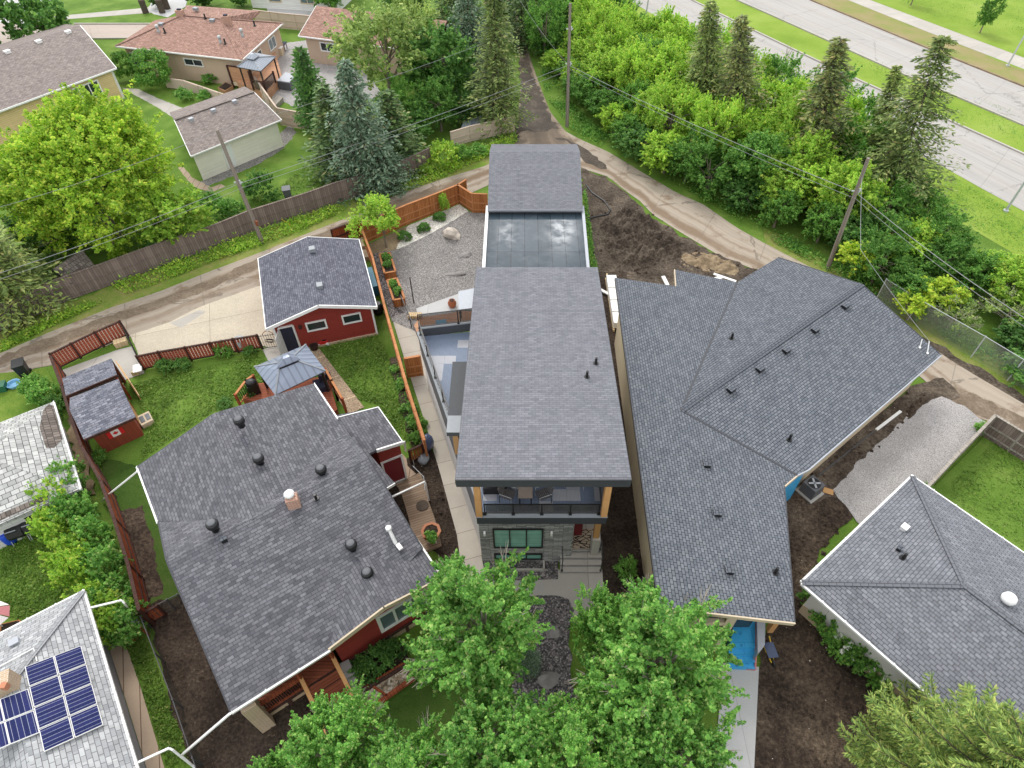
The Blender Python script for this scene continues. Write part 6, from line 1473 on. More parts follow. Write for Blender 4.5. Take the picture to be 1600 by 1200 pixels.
# heat pump beside unfinished house
p = P(1264, 770); r = empty('air_conditioner', p, 'dark air conditioner unit on a grey pad by blue house wrap', 'air conditioner'); MB().box(p, (1.05, 1.05, .12), .6).build('pad', M['conc_grey'], r); MB().box(p+V(0, 0, .12), (.78, .78, .75), .6).build('cabinet', M['grey_panel'], r)
MB().cyl(p+V(0, 0, .87), .33, .02, 20).build('fan_guard', M['black_metal'], r); m = MB()
for k in range(4): m.beam(p+V(0, 0, .9), p+V(.3*math.cos(k*1.57), .3*math.sin(k*1.57), .9), .10, .015)
m.build('fan', M['pale_grey'], r)
def plank(a, b, lab, mat='fir_lumber', w=.12, h=.1, z=.06, cat='plank', name='plank', grp='lumber left around the unfinished bungalow'):
    tag(MB().beam(P(*a, z), P(*b, z), w, h).build(name, M[mat]), lab, cat, grp)
plank((1369, 672), (1407, 643), 'long white pipe lying on mud beside the gravel pad', 'white_trim', .16, .12); plank((1286, 765), (1302, 770), 'orange board on mud near the air conditioner', 'plywood', .35, .05); plank((1278, 744), (1365, 674), 'thin dark pipe on mud under the bungalow eave', 'dark_wire', .07, .07)
plank((1036, 432), (1043, 446), 'pale board leaning on debris behind the roof notch', 'foam_white', .25, .1, .3); plank((1100, 441), (1128, 433), 'pale board among straw behind the angled roof', 'foam_white', .3, .08); plank((1115, 428), (1150, 440), 'broken pale plank at back edge of angled roof', 'foam_white', .2, .08)
# white boxes in a row between the houses
r = empty('timber_skid', P(960, 480), 'long timber skid between the two big houses', 'skid'); a, b = P(953, 437), P(966, 519)
for s in (-.3, .3): MB().beam(a+V(s, 0, .1), b+V(s, 0, .1), .12, .2).build('runner', M['fir_lumber'], r)
for k, (t0, t1, lab) in enumerate(((.06, .30, 'white wrapped package at far end of the timber skid'), (.32, .54, 'white wrapped package second from far end on the timber skid'), (.56, .76, 'white wrapped package second from near end on the timber skid'), (.78, .97, 'white wrapped package at near end of the timber skid'))):
    u, v = a.lerp(b, t0), a.lerp(b, t1); tag(MB().beam(u+V(0, 0, .44), v+V(0, 0, .44), .68, .46).build('wrapped_package', M['foam_white']), lab, 'package', 'white packages on the timber skid')
plank((948, 428), (952, 446), 'pale plank sticking out beyond the white packages', 'fir_lumber', .1, .1, .3); plank((937, 452), (952, 460), 'broken white board against the white packages', 'foam_white', .22, .08, .25)
# black hose
pts = [(916, 289), (925, 301), (944, 314), (954, 328), (950, 335), (934, 338), (922, 341), (917, 350)]
m = MB(); m.tube([P(x, y, .08) for x, y in pts], .075, 8); tag(m.build('drain_hose', M['black_plastic']), 'black corrugated hose curving over mud by the garage', 'hose')
def mound(name, px, mat, h, lab, seed, n=34):
    q = [P(x, y) for x, y in px]; ce = sum(q, V(0, 0, 0))/len(q); m = MB(); R = random.Random(seed)
    from mathutils import noise
    rings = 26; segs = 120; vs = []
    bnd = []
    for i in range(segs):
        t = len(q)*i/segs; k = int(t); bnd.append(q[k % len(q)].lerp(q[(k+1) % len(q)], t-k))
    grid = []
    for j in range(rings+1):
        row = []
        for i in range(segs):
            p = ce.lerp(bnd[i], j/rings); f = (1-(j/rings)**2)
            z = h*f*(.35+.9*abs(noise.noise(p*.5+V(seed, 0, 0))))+.6*h*(noise.noise(p*1.3+V(0, seed, 0)))*min(1, f*3)+.42*h*noise.noise(p*3.1)*min(1, f*3)
            row.append(XY(p, max(0, z)+.02*(j < rings)-.05*(j == rings)))
        grid.append(row)
    for j in range(rings):
        for i in range(segs):
            k = (i+1) % segs
            if j == 0: m.poly([grid[0][0], grid[1][i], grid[1][k]])
            else: m.poly([grid[j][i], grid[j+1][i], grid[j+1][k], grid[j][k]])
    o = m.build(name, M[mat]); tag(o, lab, 'mound'); return o
mound('soil_mound', [(932, 345), (960, 330), (1000, 328), (1025, 345), (1050, 372), (1080, 385), (1080, 400), (1040, 410), (1000, 425), (960, 425), (945, 395), (935, 370)], 'mud', 1.0, 'churned dark mud mound behind the unfinished bungalow', 2)
mound('debris_mound', [(1060, 400), (1090, 393), (1130, 404), (1160, 420), (1150, 432), (1100, 425), (1062, 420)], 'clay', .5, 'straw coloured debris heap behind the angled roof', 5)
mound('soil_mound', [(1400, 655), (1436, 622), (1447, 612), (1452, 622), (1440, 640), (1412, 664)], 'lot_soil', .35, 'low soil ridge at bungalow corner beside the gravel pad', 8)
# boardwalk and its things
q = [P(x, y, .16) for x, y in ((620, 758), (656, 738), (662, 752), (669, 780), (680, 812), (690, 852), (664, 862), (646, 840), (637, 804), (628, 774))]; r = empty('boardwalk', XY(q[0], 0), 'weathered wooden boardwalk beside the red bungalow', 'boardwalk'); m = MB(); m.prism(q, 0, .16, udir=V(.9, .35, 0)); m.build('platform', M['weather_deck'], r)
p = P(660, 790, .17); tag(MB().cyl(p, .32, .04, 20).build('round_mat', M['dark_bark']), 'round dark mat lying on the weathered boardwalk', 'mat')
p = P(676, 842, .16); r = empty('flower_stand', p, 'pinkish wooden plant stand with green plant on the boardwalk', 'plant stand')
MB().lathe(p+V(0, 0, .45), [(.42, 0), (.5, .3), (.5, .34), (.36, .34), (.34, .2)], 8).build('tub', M['pot_terracotta'], r); MB().cyl(p+V(0, 0, .72), .35, .03, 8).build('soil', M['dark_soil'], r)
for k in range(4): MB().tube([p+V(.3*math.cos(k*1.57+.7), .3*math.sin(k*1.57+.7), 0), p+V(.36*math.cos(k*1.57+.7), .36*math.sin(k*1.57+.7), .5)], .03, 5).build('leg', M['stripe_white'], r)
r = empty('thin_barrier', P(661, 745), 'thin galvanised rail at the boardwalk corner', 'rail'); MB().tube([P(645, 728, .6), P(662, 745, .6), P(664, 765, .6)], .02, 5).build('rail', M['galv'], r)
for x, y in ((648, 731), (663, 755)): MB().tube([P(x, y), P(x, y)+V(0, 0, .65)], .02, 5).build('post', M['galv'], r)
p = P(669, 703); r = empty('covered_barbecue', p, 'dark blue covered bundle beside the brown slatted gate', 'cover'); m = MB(); m.blob(p+V(0, 0, .55), .5, 5, 2, .2, (.7, .9, 1.1)); m.build('cover', M['blue_car'], r, True); m = MB(); m.blob(p+V(-.1, -.75, .2), .32, 8, 2, .3, (1, 1, .7)); m.build('sack', M['grey_cap'], r, True)
# lawn things near red garage
p = P(505, 537); r = empty('lawn_mower', p, 'small bright red lawn machine beside the red garage wall', 'mower'); R = Matrix.Rotation(.25, 3, 'Z'); f = lambda *v: p+R @ V(*v)
MB().box(f(0, 0, .12), (.7, .42, .22), .25).build('body', M['red_paint'], r); MB().box(f(.1, 0, .34), (.3, .3, .12), .25).build('engine', M['black_metal'], r)
for sx in (-.28, .28):
    for sy in (-.24, .24): MB().tube([f(sx, sy-.03, .11), f(sx, sy+.03, .11)], .11, 10).build('wheel', M['white_trim'], r)
p = P(466, 540); r = empty('yellow_sign', p, 'small yellow folding floor sign by the garage door', 'floor sign')
for s in (-1, 1): MB().beam(p+V(.02, .16*s, 0), p+V(0, .01*s, .75), .3, .03).build('panel', M['yellow_paint'], r)
p = P(492, 546); r = empty('rock_pile', p, 'dark pot and stones at corner of the aggregate path', 'pot'); MB().lathe(p, [(.2, 0), (.28, .35), (.3, .38), (.22, .36)], 12).build('pot', M['dark_stain'], r); MB().cyl(p+V(0, 0, .33), .22, .02, 12).build('soil', M['dark_soil'], r)
p = P(446, 556, 0)
p = P(592, 489); r = empty('black_barrel', p, 'glossy black barrel squeezed between red garage and fence', 'barrel'); MB().lathe(p, [(.28, 0), (.36, .3), (.36, .6), (.28, .8)], 16).build('body', M['black_plastic'], r, True); MB().cyl(p+V(0, 0, .8), .24, .04, 14).build('lid', M['black_metal'], r)
a, b = P(578, 432), P(587, 462); tag(MB().beam(a+V(0, 0, .4), b+V(0, 0, .4), .55, .8).build('storage_chest', M['teal_plastic']), 'blue storage chest between red garage and lot line fence', 'chest')
for k, (x, y, l) in enumerate(((568, 385, 'upper pale stone slab stacked behind the red garage'), (572, 402, 'lower pale stone slab stacked behind the red garage'))): tag(MB().box(P(x, y), (.6, 1.0, .35), .3).build('stone_slab', M['paver']), l, 'stone slab')
p = P(219, 582, 0); r = empty('garden_bench', p, 'tiny white bench at the corner of the red slatted fence', 'bench'); MB().box(p+V(0, 0, .35), (.5, .7, .06), .4).build('seat', M['foam_white'], r)
for s in (-1, 1): MB().box(p+V(.12*s, .25*s, 0), (.4, .06, .35), .4).build('leg', M['fir_lumber'], r)
p = P(191, 539, 0); tag(MB().box(p, (.75, .45, .4), .5).build('wood_crate', M['fir_lumber']), 'slatted pale crate on the lane side of the concrete pad', 'crate')
p = P(372, 529, .9); r = empty('kettle_lid', XY(p, 0), 'round metal tub standing by the red slatted driveway fence', 'tub'); MB().lathe(XY(p, 0), [(.3, 0), (.34, .8), (.36, .85), (.28, .8)], 16).build('body', M['galv'], r)
# terrace bed in front of red bungalow
z = .35; q = [P(*c, z) for c in ((524, 1102), (630, 1037), (651, 1054), (556, 1121))]; r = empty('timber_bed', XY(q[0], 0), 'red timber edged bed filled with river rock', 'raised bed')
MB().prism([p for p in q], 0, z-.08).build('rock_fill', M['river_rock'], r); m = MB()
for k in range(4): m.beam(XY(q[k], z/2), XY(q[(k+1) % 4], z/2), .14, z)
m.beam(XY(q[0].lerp(q[1], .5), z/2), XY(q[3].lerp(q[2], .5), z/2), .1, z); m.build('timber_edge', M['cedar_red'], r)
z = .6; q = [P(*c, z) for c in ((543, 1042), (626, 998), (640, 1032), (566, 1076))]; r = empty('planting_bed', XY(q[0], 0), 'dark soil bed with shrubs between steps and red wall', 'raised bed'); MB().prism(q, 0, .3).build('soil', M['dark_soil'], r)
m = MB(); m.beam(XY(q[3], .2), XY(q[2], .2), .14, .4); m.beam(XY(q[0], .25), XY(q[3], .25), .3, .5); m.build('timber_edge', M['dark_stain'], r)
a, b = P(540, 1040, .9), P(562, 1078, .3); r = empty('stone_edging', XY(a, 0), 'row of dark stones stepping down beside the porch stairs', 'stone edging'); m = MB()
for k in range(5): m.box(XY(a.lerp(b, k/4), 0), (.4, .4, .9-.16*k), .5)
m.build('stones', M['boulder_grey'], r)
# right lot
p = P(1200, 1020); r = empty('wheelbarrow', p, 'dark blue-grey wheelbarrow leaning on the new entry wall', 'wheelbarrow'); R = Matrix.Rotation(.1, 3, 'Z'); f = lambda *v: p+R @ (V(*v)*.62)
m = MB(); lo = [f(-.25, -.35, .32), f(.25, -.35, .32), f(.25, .35, .36), f(-.25, .35, .36)]; hi = [f(-.36, -.6, .72), f(.36, -.6, .72), f(.36, .5, .62), f(-.36, .5, .62)]
m.poly(lo)
for k in range(4): m.poly([lo[k], lo[(k+1) % 4], hi[(k+1) % 4], hi[k]])
m.poly(hi); m.build('tray', M['blue_car'], r); MB().tube([f(-.05, -.75, .18), f(.05, -.75, .18)], .18, 14).build('wheel', M['black_plastic'], r)
for s in (-1, 1): MB().tube([f(.06*s, -.75, .18), f(.24*s, .0, .34), f(.3*s, .95, .5)], .03, 6).build('handle', M['yellow_paint'], r); MB().tube([f(.22*s, .3, .36), f(.26*s, .4, 0)], .025, 6).build('leg', M['yellow_paint'], r)
q = [P(x, y, .35) for x, y in ((1390, 1116), (1404, 1104), (1415, 1118), (1400, 1128))]; r = empty('open_crate', XY(q[0], 0), 'small open tan wooden crate at foot of the bungalow wall', 'crate'); m = MB()
for k in range(4): m.beam(XY(q[k], .18), XY(q[(k+1) % 4], .18), .05, .36)
m.build('sides', M['fir_lumber'], r); MB().prism(q, 0, .06).build('bottom', M['cedar_rail'], r)
q = [P(x, y, .05) for x, y in ((1362, 1054), (1374, 1048), (1381, 1058), (1372, 1063))]; tag(MB().prism(q, 0, .06).build('paving_slab', M['panel_dark']), 'dark slab on soil near the bungalow basement window', 'slab')
for k, (x, y) in enumerate(((1004, 912), (1003, 908))): pass
p = P(1003, 912); tag(MB().tube([p+V(-.2, -.3, .1), p+V(.25, .4, .14)], .13, 8).build('pipe_offcut', M['black_plastic']), 'short black pipe on soil beside the tan wall', 'pipe')
# rain barrel arch and dark bins up at the grey bungalow
q = [P(x, y, 1.3) for x, y in ((184, 984), (212, 974), (221, 979), (194, 990))]; r = empty('bin_shelter', XY(q[0], 0), 'low grey roofed shelter beneath the yellow-green shrub by pale house', 'shelter')
a = MB(); a.prism([P(193, 990, 1.0), P(219, 978, 1.0), P(212, 962, 1.0), P(196, 966, 1.0)], .9, 1.0); a.build('roof', M['pale_grey'], r)
for x, y in ((194, 988), (217, 978)): MB().box(XY(P(x, y, 1.0), 0), (.08, .08, .9)).build('post', M['cedar_red'], r)
# far street extras
for k, (x, y, l) in enumerate(((228, 20, 'dark trash bin standing on the far sidewalk'), (254, 20, 'dark stump by the white driveway, nearer the brown roof'), (262, 14, 'dark stump by the white driveway, farther from the brown roof'))):
    p = P(x, y); tag(MB().lathe(p, [(.4, 0), (.38, .9), (.42, 1.5), (.25, 1.6)], 10).build('stump' if k else 'trash_bin', M['dark_bark']), l, 'stump' if k else 'bin')
q = [P(x, y, .35) for x, y in ((340, 137), (353, 128), (364, 134), (352, 142))]; r = empty('wood_planter', XY(q[0], 0), 'small square wooden planter at foot of the privacy screen', 'planter'); MB().prism(q, 0, .35).build('box', M['tan_deck'], r); MB().prism([p.lerp(sum(q, V(0, 0, 0))/4, .12) for p in q], .353, .37).build('soil', M['dark_soil'], r)
q = [P(722, 222, 1.6), P(752, 193, 1.6), P(762, 194, 1.6), P(757, 198, 1.6)]
r = empty('grey_trailer', P(735, 205), 'grey flat topped trailer parked behind the cream lane fence', 'trailer'); q = [P(716, 209, 1.0), P(724, 192, 1.0), P(752, 180, 1.0), P(759, 193, 1.0)]
MB().prism(q, .35, 1.0).build('body', M['pale_grey'], r); MB().prism([p.lerp(sum(q, V(0, 0, 0))/4, .04) for p in q], 1.003, 1.06).build('roof', M['grey_metal_roof'], r)
for k in (0, 2): MB().tube([XY(q[k].lerp(q[(k+3) % 4], .4), .3)+V(-.1, 0, 0), XY(q[k].lerp(q[(k+3) % 4], .4), .3)+V(.1, 0, 0)], .3, 12).build('wheel', M['black_plastic'], r)
# ---------------------------------------------------------------- vegetation
def quads(name, C, A, B, ln, wd, mat):
    """diamond leaves: centre C, long axis A, side axis B"""
    n = len(C); v = np.empty((n, 4, 3), np.float32)
    v[:, 0] = C-A*(ln/2)[:, None]; v[:, 1] = C+B*(wd/2)[:, None]+A*(ln*.08)[:, None]; v[:, 2] = C+A*(ln/2)[:, None]; v[:, 3] = C-B*(wd/2)[:, None]+A*(ln*.08)[:, None]
    me = bpy.data.meshes.new(name); me.vertices.add(4*n); me.vertices.foreach_set('co', v.ravel())
    me.loops.add(4*n); me.loops.foreach_set('vertex_index', np.arange(4*n, dtype=np.int32))
    me.polygons.add(n); me.polygons.foreach_set('loop_start', np.arange(0, 4*n, 4, dtype=np.int32)); me.polygons.foreach_set('loop_total', np.full(n, 4, np.int32))
    me.materials.append(M[mat]); me.update(calc_edges=True); return me
def unit(a): return a/np.maximum(1e-9, np.linalg.norm(a, axis=-1, keepdims=True))
def leaf_frame(rs, nrm):
    t = unit(np.cross(nrm, unit(rs.normal(size=nrm.shape)))); return t, np.cross(nrm, t)
def crown_data(seed, R, RZ, n_cl, per, leaf, cz, cl=(.26, .42), stretch=1., zmin=-.55, up=.45, cone=0., inner=.5, shoots=0, lobes=.28):
    rs = np.random.RandomState(seed)
    d = unit(rs.normal(size=(n_cl*3, 3))); d = d[d[:, 2] > zmin][:n_cl]; n_cl = len(d)
    lb = unit(rs.normal(size=(7, 3))); lw = rs.uniform(-1, 1, 7)
    f = 1+lobes*np.clip((np.maximum(0, d @ lb.T)**3 @ lw)*1.6, -1, 1)
    rad = rs.uniform(inner, .86, n_cl)*f
    c = d*rad[:, None]*np.array([R, R, RZ])
    if cone: c[:, :2] *= (1-cone*(c[:, 2:3]/RZ*.5+.5))
    c[:, 2] += cz
    cr = rs.uniform(cl[0], cl[1], n_cl)*R
    k = np.repeat(np.arange(n_cl), per); n = len(k)
    if shoots:
        # each clump is a spray of leafy shoots running outward and up
        sd = unit(d[:, None, :]*.75+rs.normal(size=(n_cl, shoots, 3))*.62+np.array([0, 0, .55])); sl = cr[:, None]*rs.uniform(.8, 1.75, (n_cl, shoots))
        j = rs.randint(0, shoots, n); t = rs.rand(n)**.75
        dr = sd[k, j]; jit = rs.normal(size=(n, 3))*(cr[k]*.19*(1.15-t))[:, None]
        p = c[k]-d[k]*(cr[k]*.35)[:, None]+dr*(sl[k, j]*t)[:, None]*np.array([1, 1, stretch])+jit
        nr = unit(dr*.35+unit(jit)*.5+rs.normal(size=(n, 3))*.55+np.array([0, 0, up]))
    else:
        ld = unit(rs.normal(size=(n, 3))); ld[:, 2] = np.abs(ld[:, 2])*np.where(rs.rand(n) < .82, 1, -1)
        sh = cr[k]*(.35+.65*rs.rand(n)**.45)
        p = c[k]+ld*sh[:, None]*np.array([1, 1, stretch])
        nr = unit(ld*.7+rs.normal(size=(n, 3))*.55+np.array([0, 0, up]))
    A, B = leaf_frame(rs, nr); s = leaf*rs.uniform(.65, 1.35, n)
    return p, A, B, s, s*rs.uniform(.5, .75, n), c, cr
PROTO = {}
def crown_proto(key, mat, **kw):
    p, A, B, l, w, c, cr = crown_data(**kw); PROTO[key] = (quads('crown', p, A, B, l, w, mat), c, cr, kw)
def limb_mesh(key, seed, trunk_r, h0, n_l=14, twigs=0, mat='bark', ext=.6):
    me, c, cr, kw = PROTO[key]; rd = random.Random(seed); m = MB(); cz = kw['cz']; R = kw['R']
    top = V(rd.uniform(-.1, .1)*R, rd.uniform(-.1, .1)*R, cz+kw['RZ']*.35)
    m.tube([V(0, 0, -.1), V(0, 0, .12), top*.35, top*.7, top], [trunk_r*1.35, trunk_r, trunk_r*.85, trunk_r*.6, trunk_r*.15], 8)
    idx = list(range(len(c))); rd.shuffle(idx)
    for i in idx[:n_l]:
        e = Vector(c[i]); s = top*rd.uniform(.28, .75); mid = s.lerp(e, .5)+V(0, 0, .12*R)
        r = trunk_r*rd.uniform(.22, .4); e2 = e+(e-V(0, 0, cz)).normalized()*cr[i]*ext*.4
        m.tube([s, mid, e2], [r, r*.6, r*.12], 5, False)
    for i in idx[n_l:n_l+twigs]:
        e = Vector(c[i]); o = (e-V(0, 0, cz-.5*R)).normalized()
        for _ in range(4):
            dd = (o+V(rd.uniform(-.45, .45), rd.uniform(-.45, .45), rd.uniform(0, .6))).normalized()
            s = e-o*cr[i]*.3; L = cr[i]*rd.uniform(1.0, 1.75); b = s+dd*L*.55+V(rd.uniform(-.1, .1), rd.uniform(-.1, .1), 0)
            m.tube([s, b, s+dd*L], [.028, .017, .006], 4, False)
            for _2 in range(2): m.tube([b, b+(dd+V(rd.uniform(-.7, .7), rd.uniform(-.7, .7), rd.uniform(-.2, .5)))*L*.3], [.012, .005], 3, False)
    return m.mesh('trunk', M[mat], smooth=True)
def inst(name, me, parent, loc=(0, 0, 0)):
    o = bpy.data.objects.new(name, me); COL.objects.link(o); o.parent = parent; o.location = loc; return o
LIMBS = {}
def tree(name, base, key, label, scale=1., sz=None, rz=None, group=None, lean=None, cat='tree', off=None):
    r = empty(name, base, label, cat, group); s = scale; r.scale = (s, s, s if sz is None else sz)
    r.rotation_euler = (0, 0, rd.uniform(0, 6.28) if rz is None else rz)
    if lean is not None:
        q = V(0, 0, 1).rotation_difference((lean-Vector(base)).normalized()); r.rotation_mode = 'QUATERNION'; r.rotation_quaternion = q
    inst('trunk', LIMBS[key], r); inst('crown', PROTO[key][0], r); return r
def bush(name, base, key, label, scale=1., sz=None, group=None, cat='shrub', rz=None):
    o = bpy.data.objects.new(name, PROTO[key][0]); COL.objects.link(o); o.location = base; s = scale; o.scale = (s, s, s if sz is None else sz)
    o.rotation_euler = (0, 0, rd.uniform(0, 6.28) if rz is None else rz); return tag(o, label, cat, group)
def spruce_data(seed, h, R, whorls, nb, seg, spray, droop=.25, upc=.0, z0=.06, pw=.85, fat=.34, ragged=.3, zl=.30, top=.04, wf=1.):
    rs = np.random.RandomState(seed); P_, A_, L_, W_, N_ = [], [], [], [], []; sticks = []
    for w in range(whorls):
        f = (w+rs.rand()*.6)/whorls; z = h*(z0+(1-z0)*f)
        Lw = R*(1-f)**pw+R*top
        if f < .12: Lw *= .75+f*2
        k = max(3, int(round(nb*(1-f*.45)))); a0 = rs.rand()*6.28
        for b in range(k):
            a = a0+6.283*b/k+rs.normal()*.22; L = Lw*(1-ragged+2*ragged*rs.rand()*.9); d = np.array([math.cos(a), math.sin(a), 0]); sd = np.array([-d[1], d[0], 0])
            ns = max(3, int(seg*(.35+.65*L/R)))
            pts = []
            for i in range(ns):
                t = (i+.6)/ns; zz = -droop*L*t*(1.15-.35*t)+upc*L*t*t+rs.normal()*.02*L; c = d*(L*t)+np.array([0, 0, z+zz]); pts.append(c)
                m = max(2, int(round(zl*16*(1-.35*t))))
                for j in range(m):
                    s = (1 if j % 2 else -1); an = rs.uniform(.35, 1.25); wdt = fat*L*(1-t*.75)*rs.rand()
                    dr = unit(d*math.cos(an)+sd*s*math.sin(an)+np.array([0, 0, rs.uniform(-.45, .18)+upc*.6]))
                    ln = spray*rs.uniform(.7, 1.35)
                    P_.append(c+sd*s*wdt+np.array([0, 0, -wdt*.28+rs.normal()*.05])+dr*ln*.4); A_.append(dr); L_.append(ln); W_.append(ln*wf*rs.uniform(.30, .46)); N_.append(unit(np.array([0, 0, 1.])+rs.normal(size=3)*.55))
            sticks.append((np.array([0, 0, z]), pts[len(pts)//2], pts[-1], L))
    P_, A_, N_ = np.array(P_), np.array(A_), np.array(N_); B_ = unit(np.cross(N_, A_)); return P_, A_, B_, np.array(L_), np.array(W_), sticks
SPR = {}
def spruce_proto(key, mat, h, R, bark='dark_bark', tr=.17, sticks=.55, **kw):
    p, A, B, l, w, st = spruce_data(h=h, R=R, **kw); me = quads('crown', p, A, B, l, w, mat); m = MB()
    m.tube([V(0, 0, -.1), V(0, 0, h*.5), V(0, 0, h*.985)], [tr, tr*.62, .015], 8)
    rd_ = random.Random(kw['seed'])
    for a, b, c, L in st:
        if rd_.random() < sticks: m.tube([Vector(a), Vector(b), Vector(c)], [.035, .024, .008], 4, False)
    SPR[key] = (me, m.mesh('trunk', M[bark], smooth=True), h)
def spruce(base, key, label, scale=1., sz=None, lean=None, group=None, name='spruce_tree', rz=0):
    r = empty(name, base, label, 'tree', group); r.scale = (scale, scale, scale if sz is None else sz)
    if lean is not None: r.rotation_mode = 'QUATERNION'; r.rotation_quaternion = V(0, 0, 1).rotation_difference((lean-Vector(base)).normalized()) @ Matrix.Rotation(rz, 3, 'Z').to_quaternion()
    else: r.rotation_euler = (0, 0, rz)
    inst('trunk', SPR[key][1], r); inst('crown', SPR[key][0], r); return r
# prototypes
crown_proto('lime', 'leaf_lime', shoots=7, zmin=-1., seed=11, R=2.4, RZ=2.5, n_cl=56, per=270, leaf=.17, cz=2.7, cl=(.20, .36))
crown_proto('lime_b', 'leaf_lime', shoots=7, zmin=-1., seed=12, R=2.2, RZ=2.9, n_cl=56, per=270, leaf=.165, cz=3.0, stretch=1.25, cl=(.20, .36))
crown_proto('mid', 'leaf_mid', shoots=7, zmin=-1., seed=13, R=2.3, RZ=2.4, n_cl=56, per=270, leaf=.165, cz=2.6, cl=(.20, .36))
crown_proto('mid_b', 'leaf_mid', shoots=7, zmin=-1., seed=14, R=2.2, RZ=2.9, n_cl=56, per=270, leaf=.165, cz=3.1, cl=(.20, .36), stretch=1.2)
crown_proto('deep', 'leaf_deep', shoots=6, zmin=-1., seed=15, R=2.3, RZ=2.3, n_cl=44, per=160, leaf=.25, cz=2.5)
crown_proto('olive', 'leaf_olive', shoots=7, seed=16, R=3.0, RZ=2.8, n_cl=80, per=150, leaf=.19, cz=4.0, cl=(.17, .32))
crown_proto('maple', 'leaf_maple', shoots=7, zmin=-.95, seed=17, R=7.1, RZ=5.5, n_cl=260, per=480, leaf=.21, cz=5.9, lobes=.42, cl=(.13, .23), inner=.55)
crown_proto('front', 'leaf_front', shoots=8, seed=18, R=2.6, RZ=2.9, n_cl=100, per=560, leaf=.118, cz=5.0, cl=(.14, .27), stretch=1.5, zmin=-.8, inner=.35)
crown_proto('front_b', 'leaf_front', shoots=8, seed=19, R=2.5, RZ=2.6, n_cl=86, per=560, leaf=.118, cz=4.6, cl=(.15, .28), stretch=1.45, zmin=-.8, inner=.35)
crown_proto('young', 'leaf_lime', shoots=6, seed=20, R=1.8, RZ=1.6, n_cl=44, per=170, leaf=.15, cz=2.3, cl=(.22, .36))
crown_proto('yellow', 'leaf_yellow', shoots=6, seed=21, R=1.7, RZ=1.7, n_cl=34, per=110, leaf=.24, cz=2.6)
crown_proto('twiggy', 'leaf_olive', shoots=6, seed=22, R=2.2, RZ=2.3, n_cl=30, per=60, leaf=.2, cz=2.6)
for k_, args in (('lime', (1, .13, 2)), ('lime_b', (2, .13, 2)), ('mid', (3, .13, 2)), ('mid_b', (4, .13, 2)), ('deep', (5, .13, 2)), ('olive', (6, .16, 2)), ('yellow', (7, .08, 2))): LIMBS[k_] = limb_mesh(k_, *args)
LIMBS['maple'] = limb_mesh('maple', 8, .32, 2, 40, 18); LIMBS['front'] = limb_mesh('front', 9, .17, 2, 40, 34, 'twig'); LIMBS['front_b'] = limb_mesh('front_b', 10, .17, 2, 36, 26, 'twig'); LIMBS['young'] = limb_mesh('young', 11, .06, 1, 14); LIMBS['twiggy'] = limb_mesh('twiggy', 12, .1, 1, 14, 16, 'twig')
# low shrubs standing on the ground
for k_, mt, sd in (('s_mid', 'leaf_mid', 31), ('s_deep', 'leaf_deep', 32), ('s_lime', 'leaf_lime', 33), ('s_front', 'leaf_front', 34)):
    crown_proto(k_, mt, shoots=7, seed=sd, R=1.0, RZ=1.0, n_cl=34, per=90, leaf=.15, cz=.72, cl=(.26, .42), zmin=-.45)
crown_proto('s_ball', 'leaf_deep', seed=35, R=1.0, RZ=.8, n_cl=60, per=60, leaf=.15, cz=.5, cl=(.16, .24), inner=.7, zmin=-.3)
crown_proto('s_big', 'leaf_mid', seed=36, R=1.0, RZ=1.0, n_cl=60, per=110, leaf=.10, cz=.8, cl=(.18, .28), zmin=-.6, inner=.6)
crown_proto('s_herb', 'leaf_mid', seed=37, R=1.0, RZ=.6, n_cl=14, per=30, leaf=.32, cz=.4, zmin=-.2, up=.9)
spruce_proto('dark', 'needle_dark', 11., 2.8, seed=41, whorls=30, nb=8, seg=8, spray=.42)
spruce_proto('blue', 'needle_blue', 11., 4.2, seed=42, whorls=30, nb=10, seg=13, spray=.40, droop=.2, ragged=.22, pw=.75)
spruce_proto('olive', 'needle_olive', 12., 3.2, seed=43, wf=.8, whorls=38, nb=9, seg=11, spray=.36, droop=.42, ragged=.4, zl=.36)
spruce_proto('brown', 'needle_brown', 12., 3.0, seed=44, whorls=34, nb=8, seg=11, spray=.34, droop=.42, ragged=.4, sticks=.9)
spruce_proto('olive_big', 'needle_olive', 13., 4.5, seed=45, wf=.8, whorls=38, nb=8, seg=14, spray=.36, droop=.34, ragged=.45, pw=.75, fat=.26, zl=.4)
spruce_proto('column', 'leaf_deep', 10., 1.9, seed=46, whorls=34, nb=9, seg=6, spray=.40, droop=-.1, upc=.3, ragged=.2, pw=.6)
spruce_proto('gold', 'needle_gold', 8.5, 3.6, seed=47, whorls=34, nb=11, seg=46, wf=.5, spray=.19, droop=.22, upc=.34, ragged=.22, pw=.6, fat=.075, zl=1.)
rd = random.Random(5)
def inpoly(x, y, q):
    c = False
    for k in range(len(q)):
        x1, y1 = q[k]; x2, y2 = q[k-1]
        if (y1 > y) != (y2 > y) and x < (x2-x1)*(y-y1)/(y2-y1)+x1: c = not c
    return c
def pix(v):
    dz = v[2]-H; dep = v[1]*CT-dz*ST; up = v[1]*ST+dz*CT; return (CX+FPX*v[0]/dep, CY-FPX*up/dep)
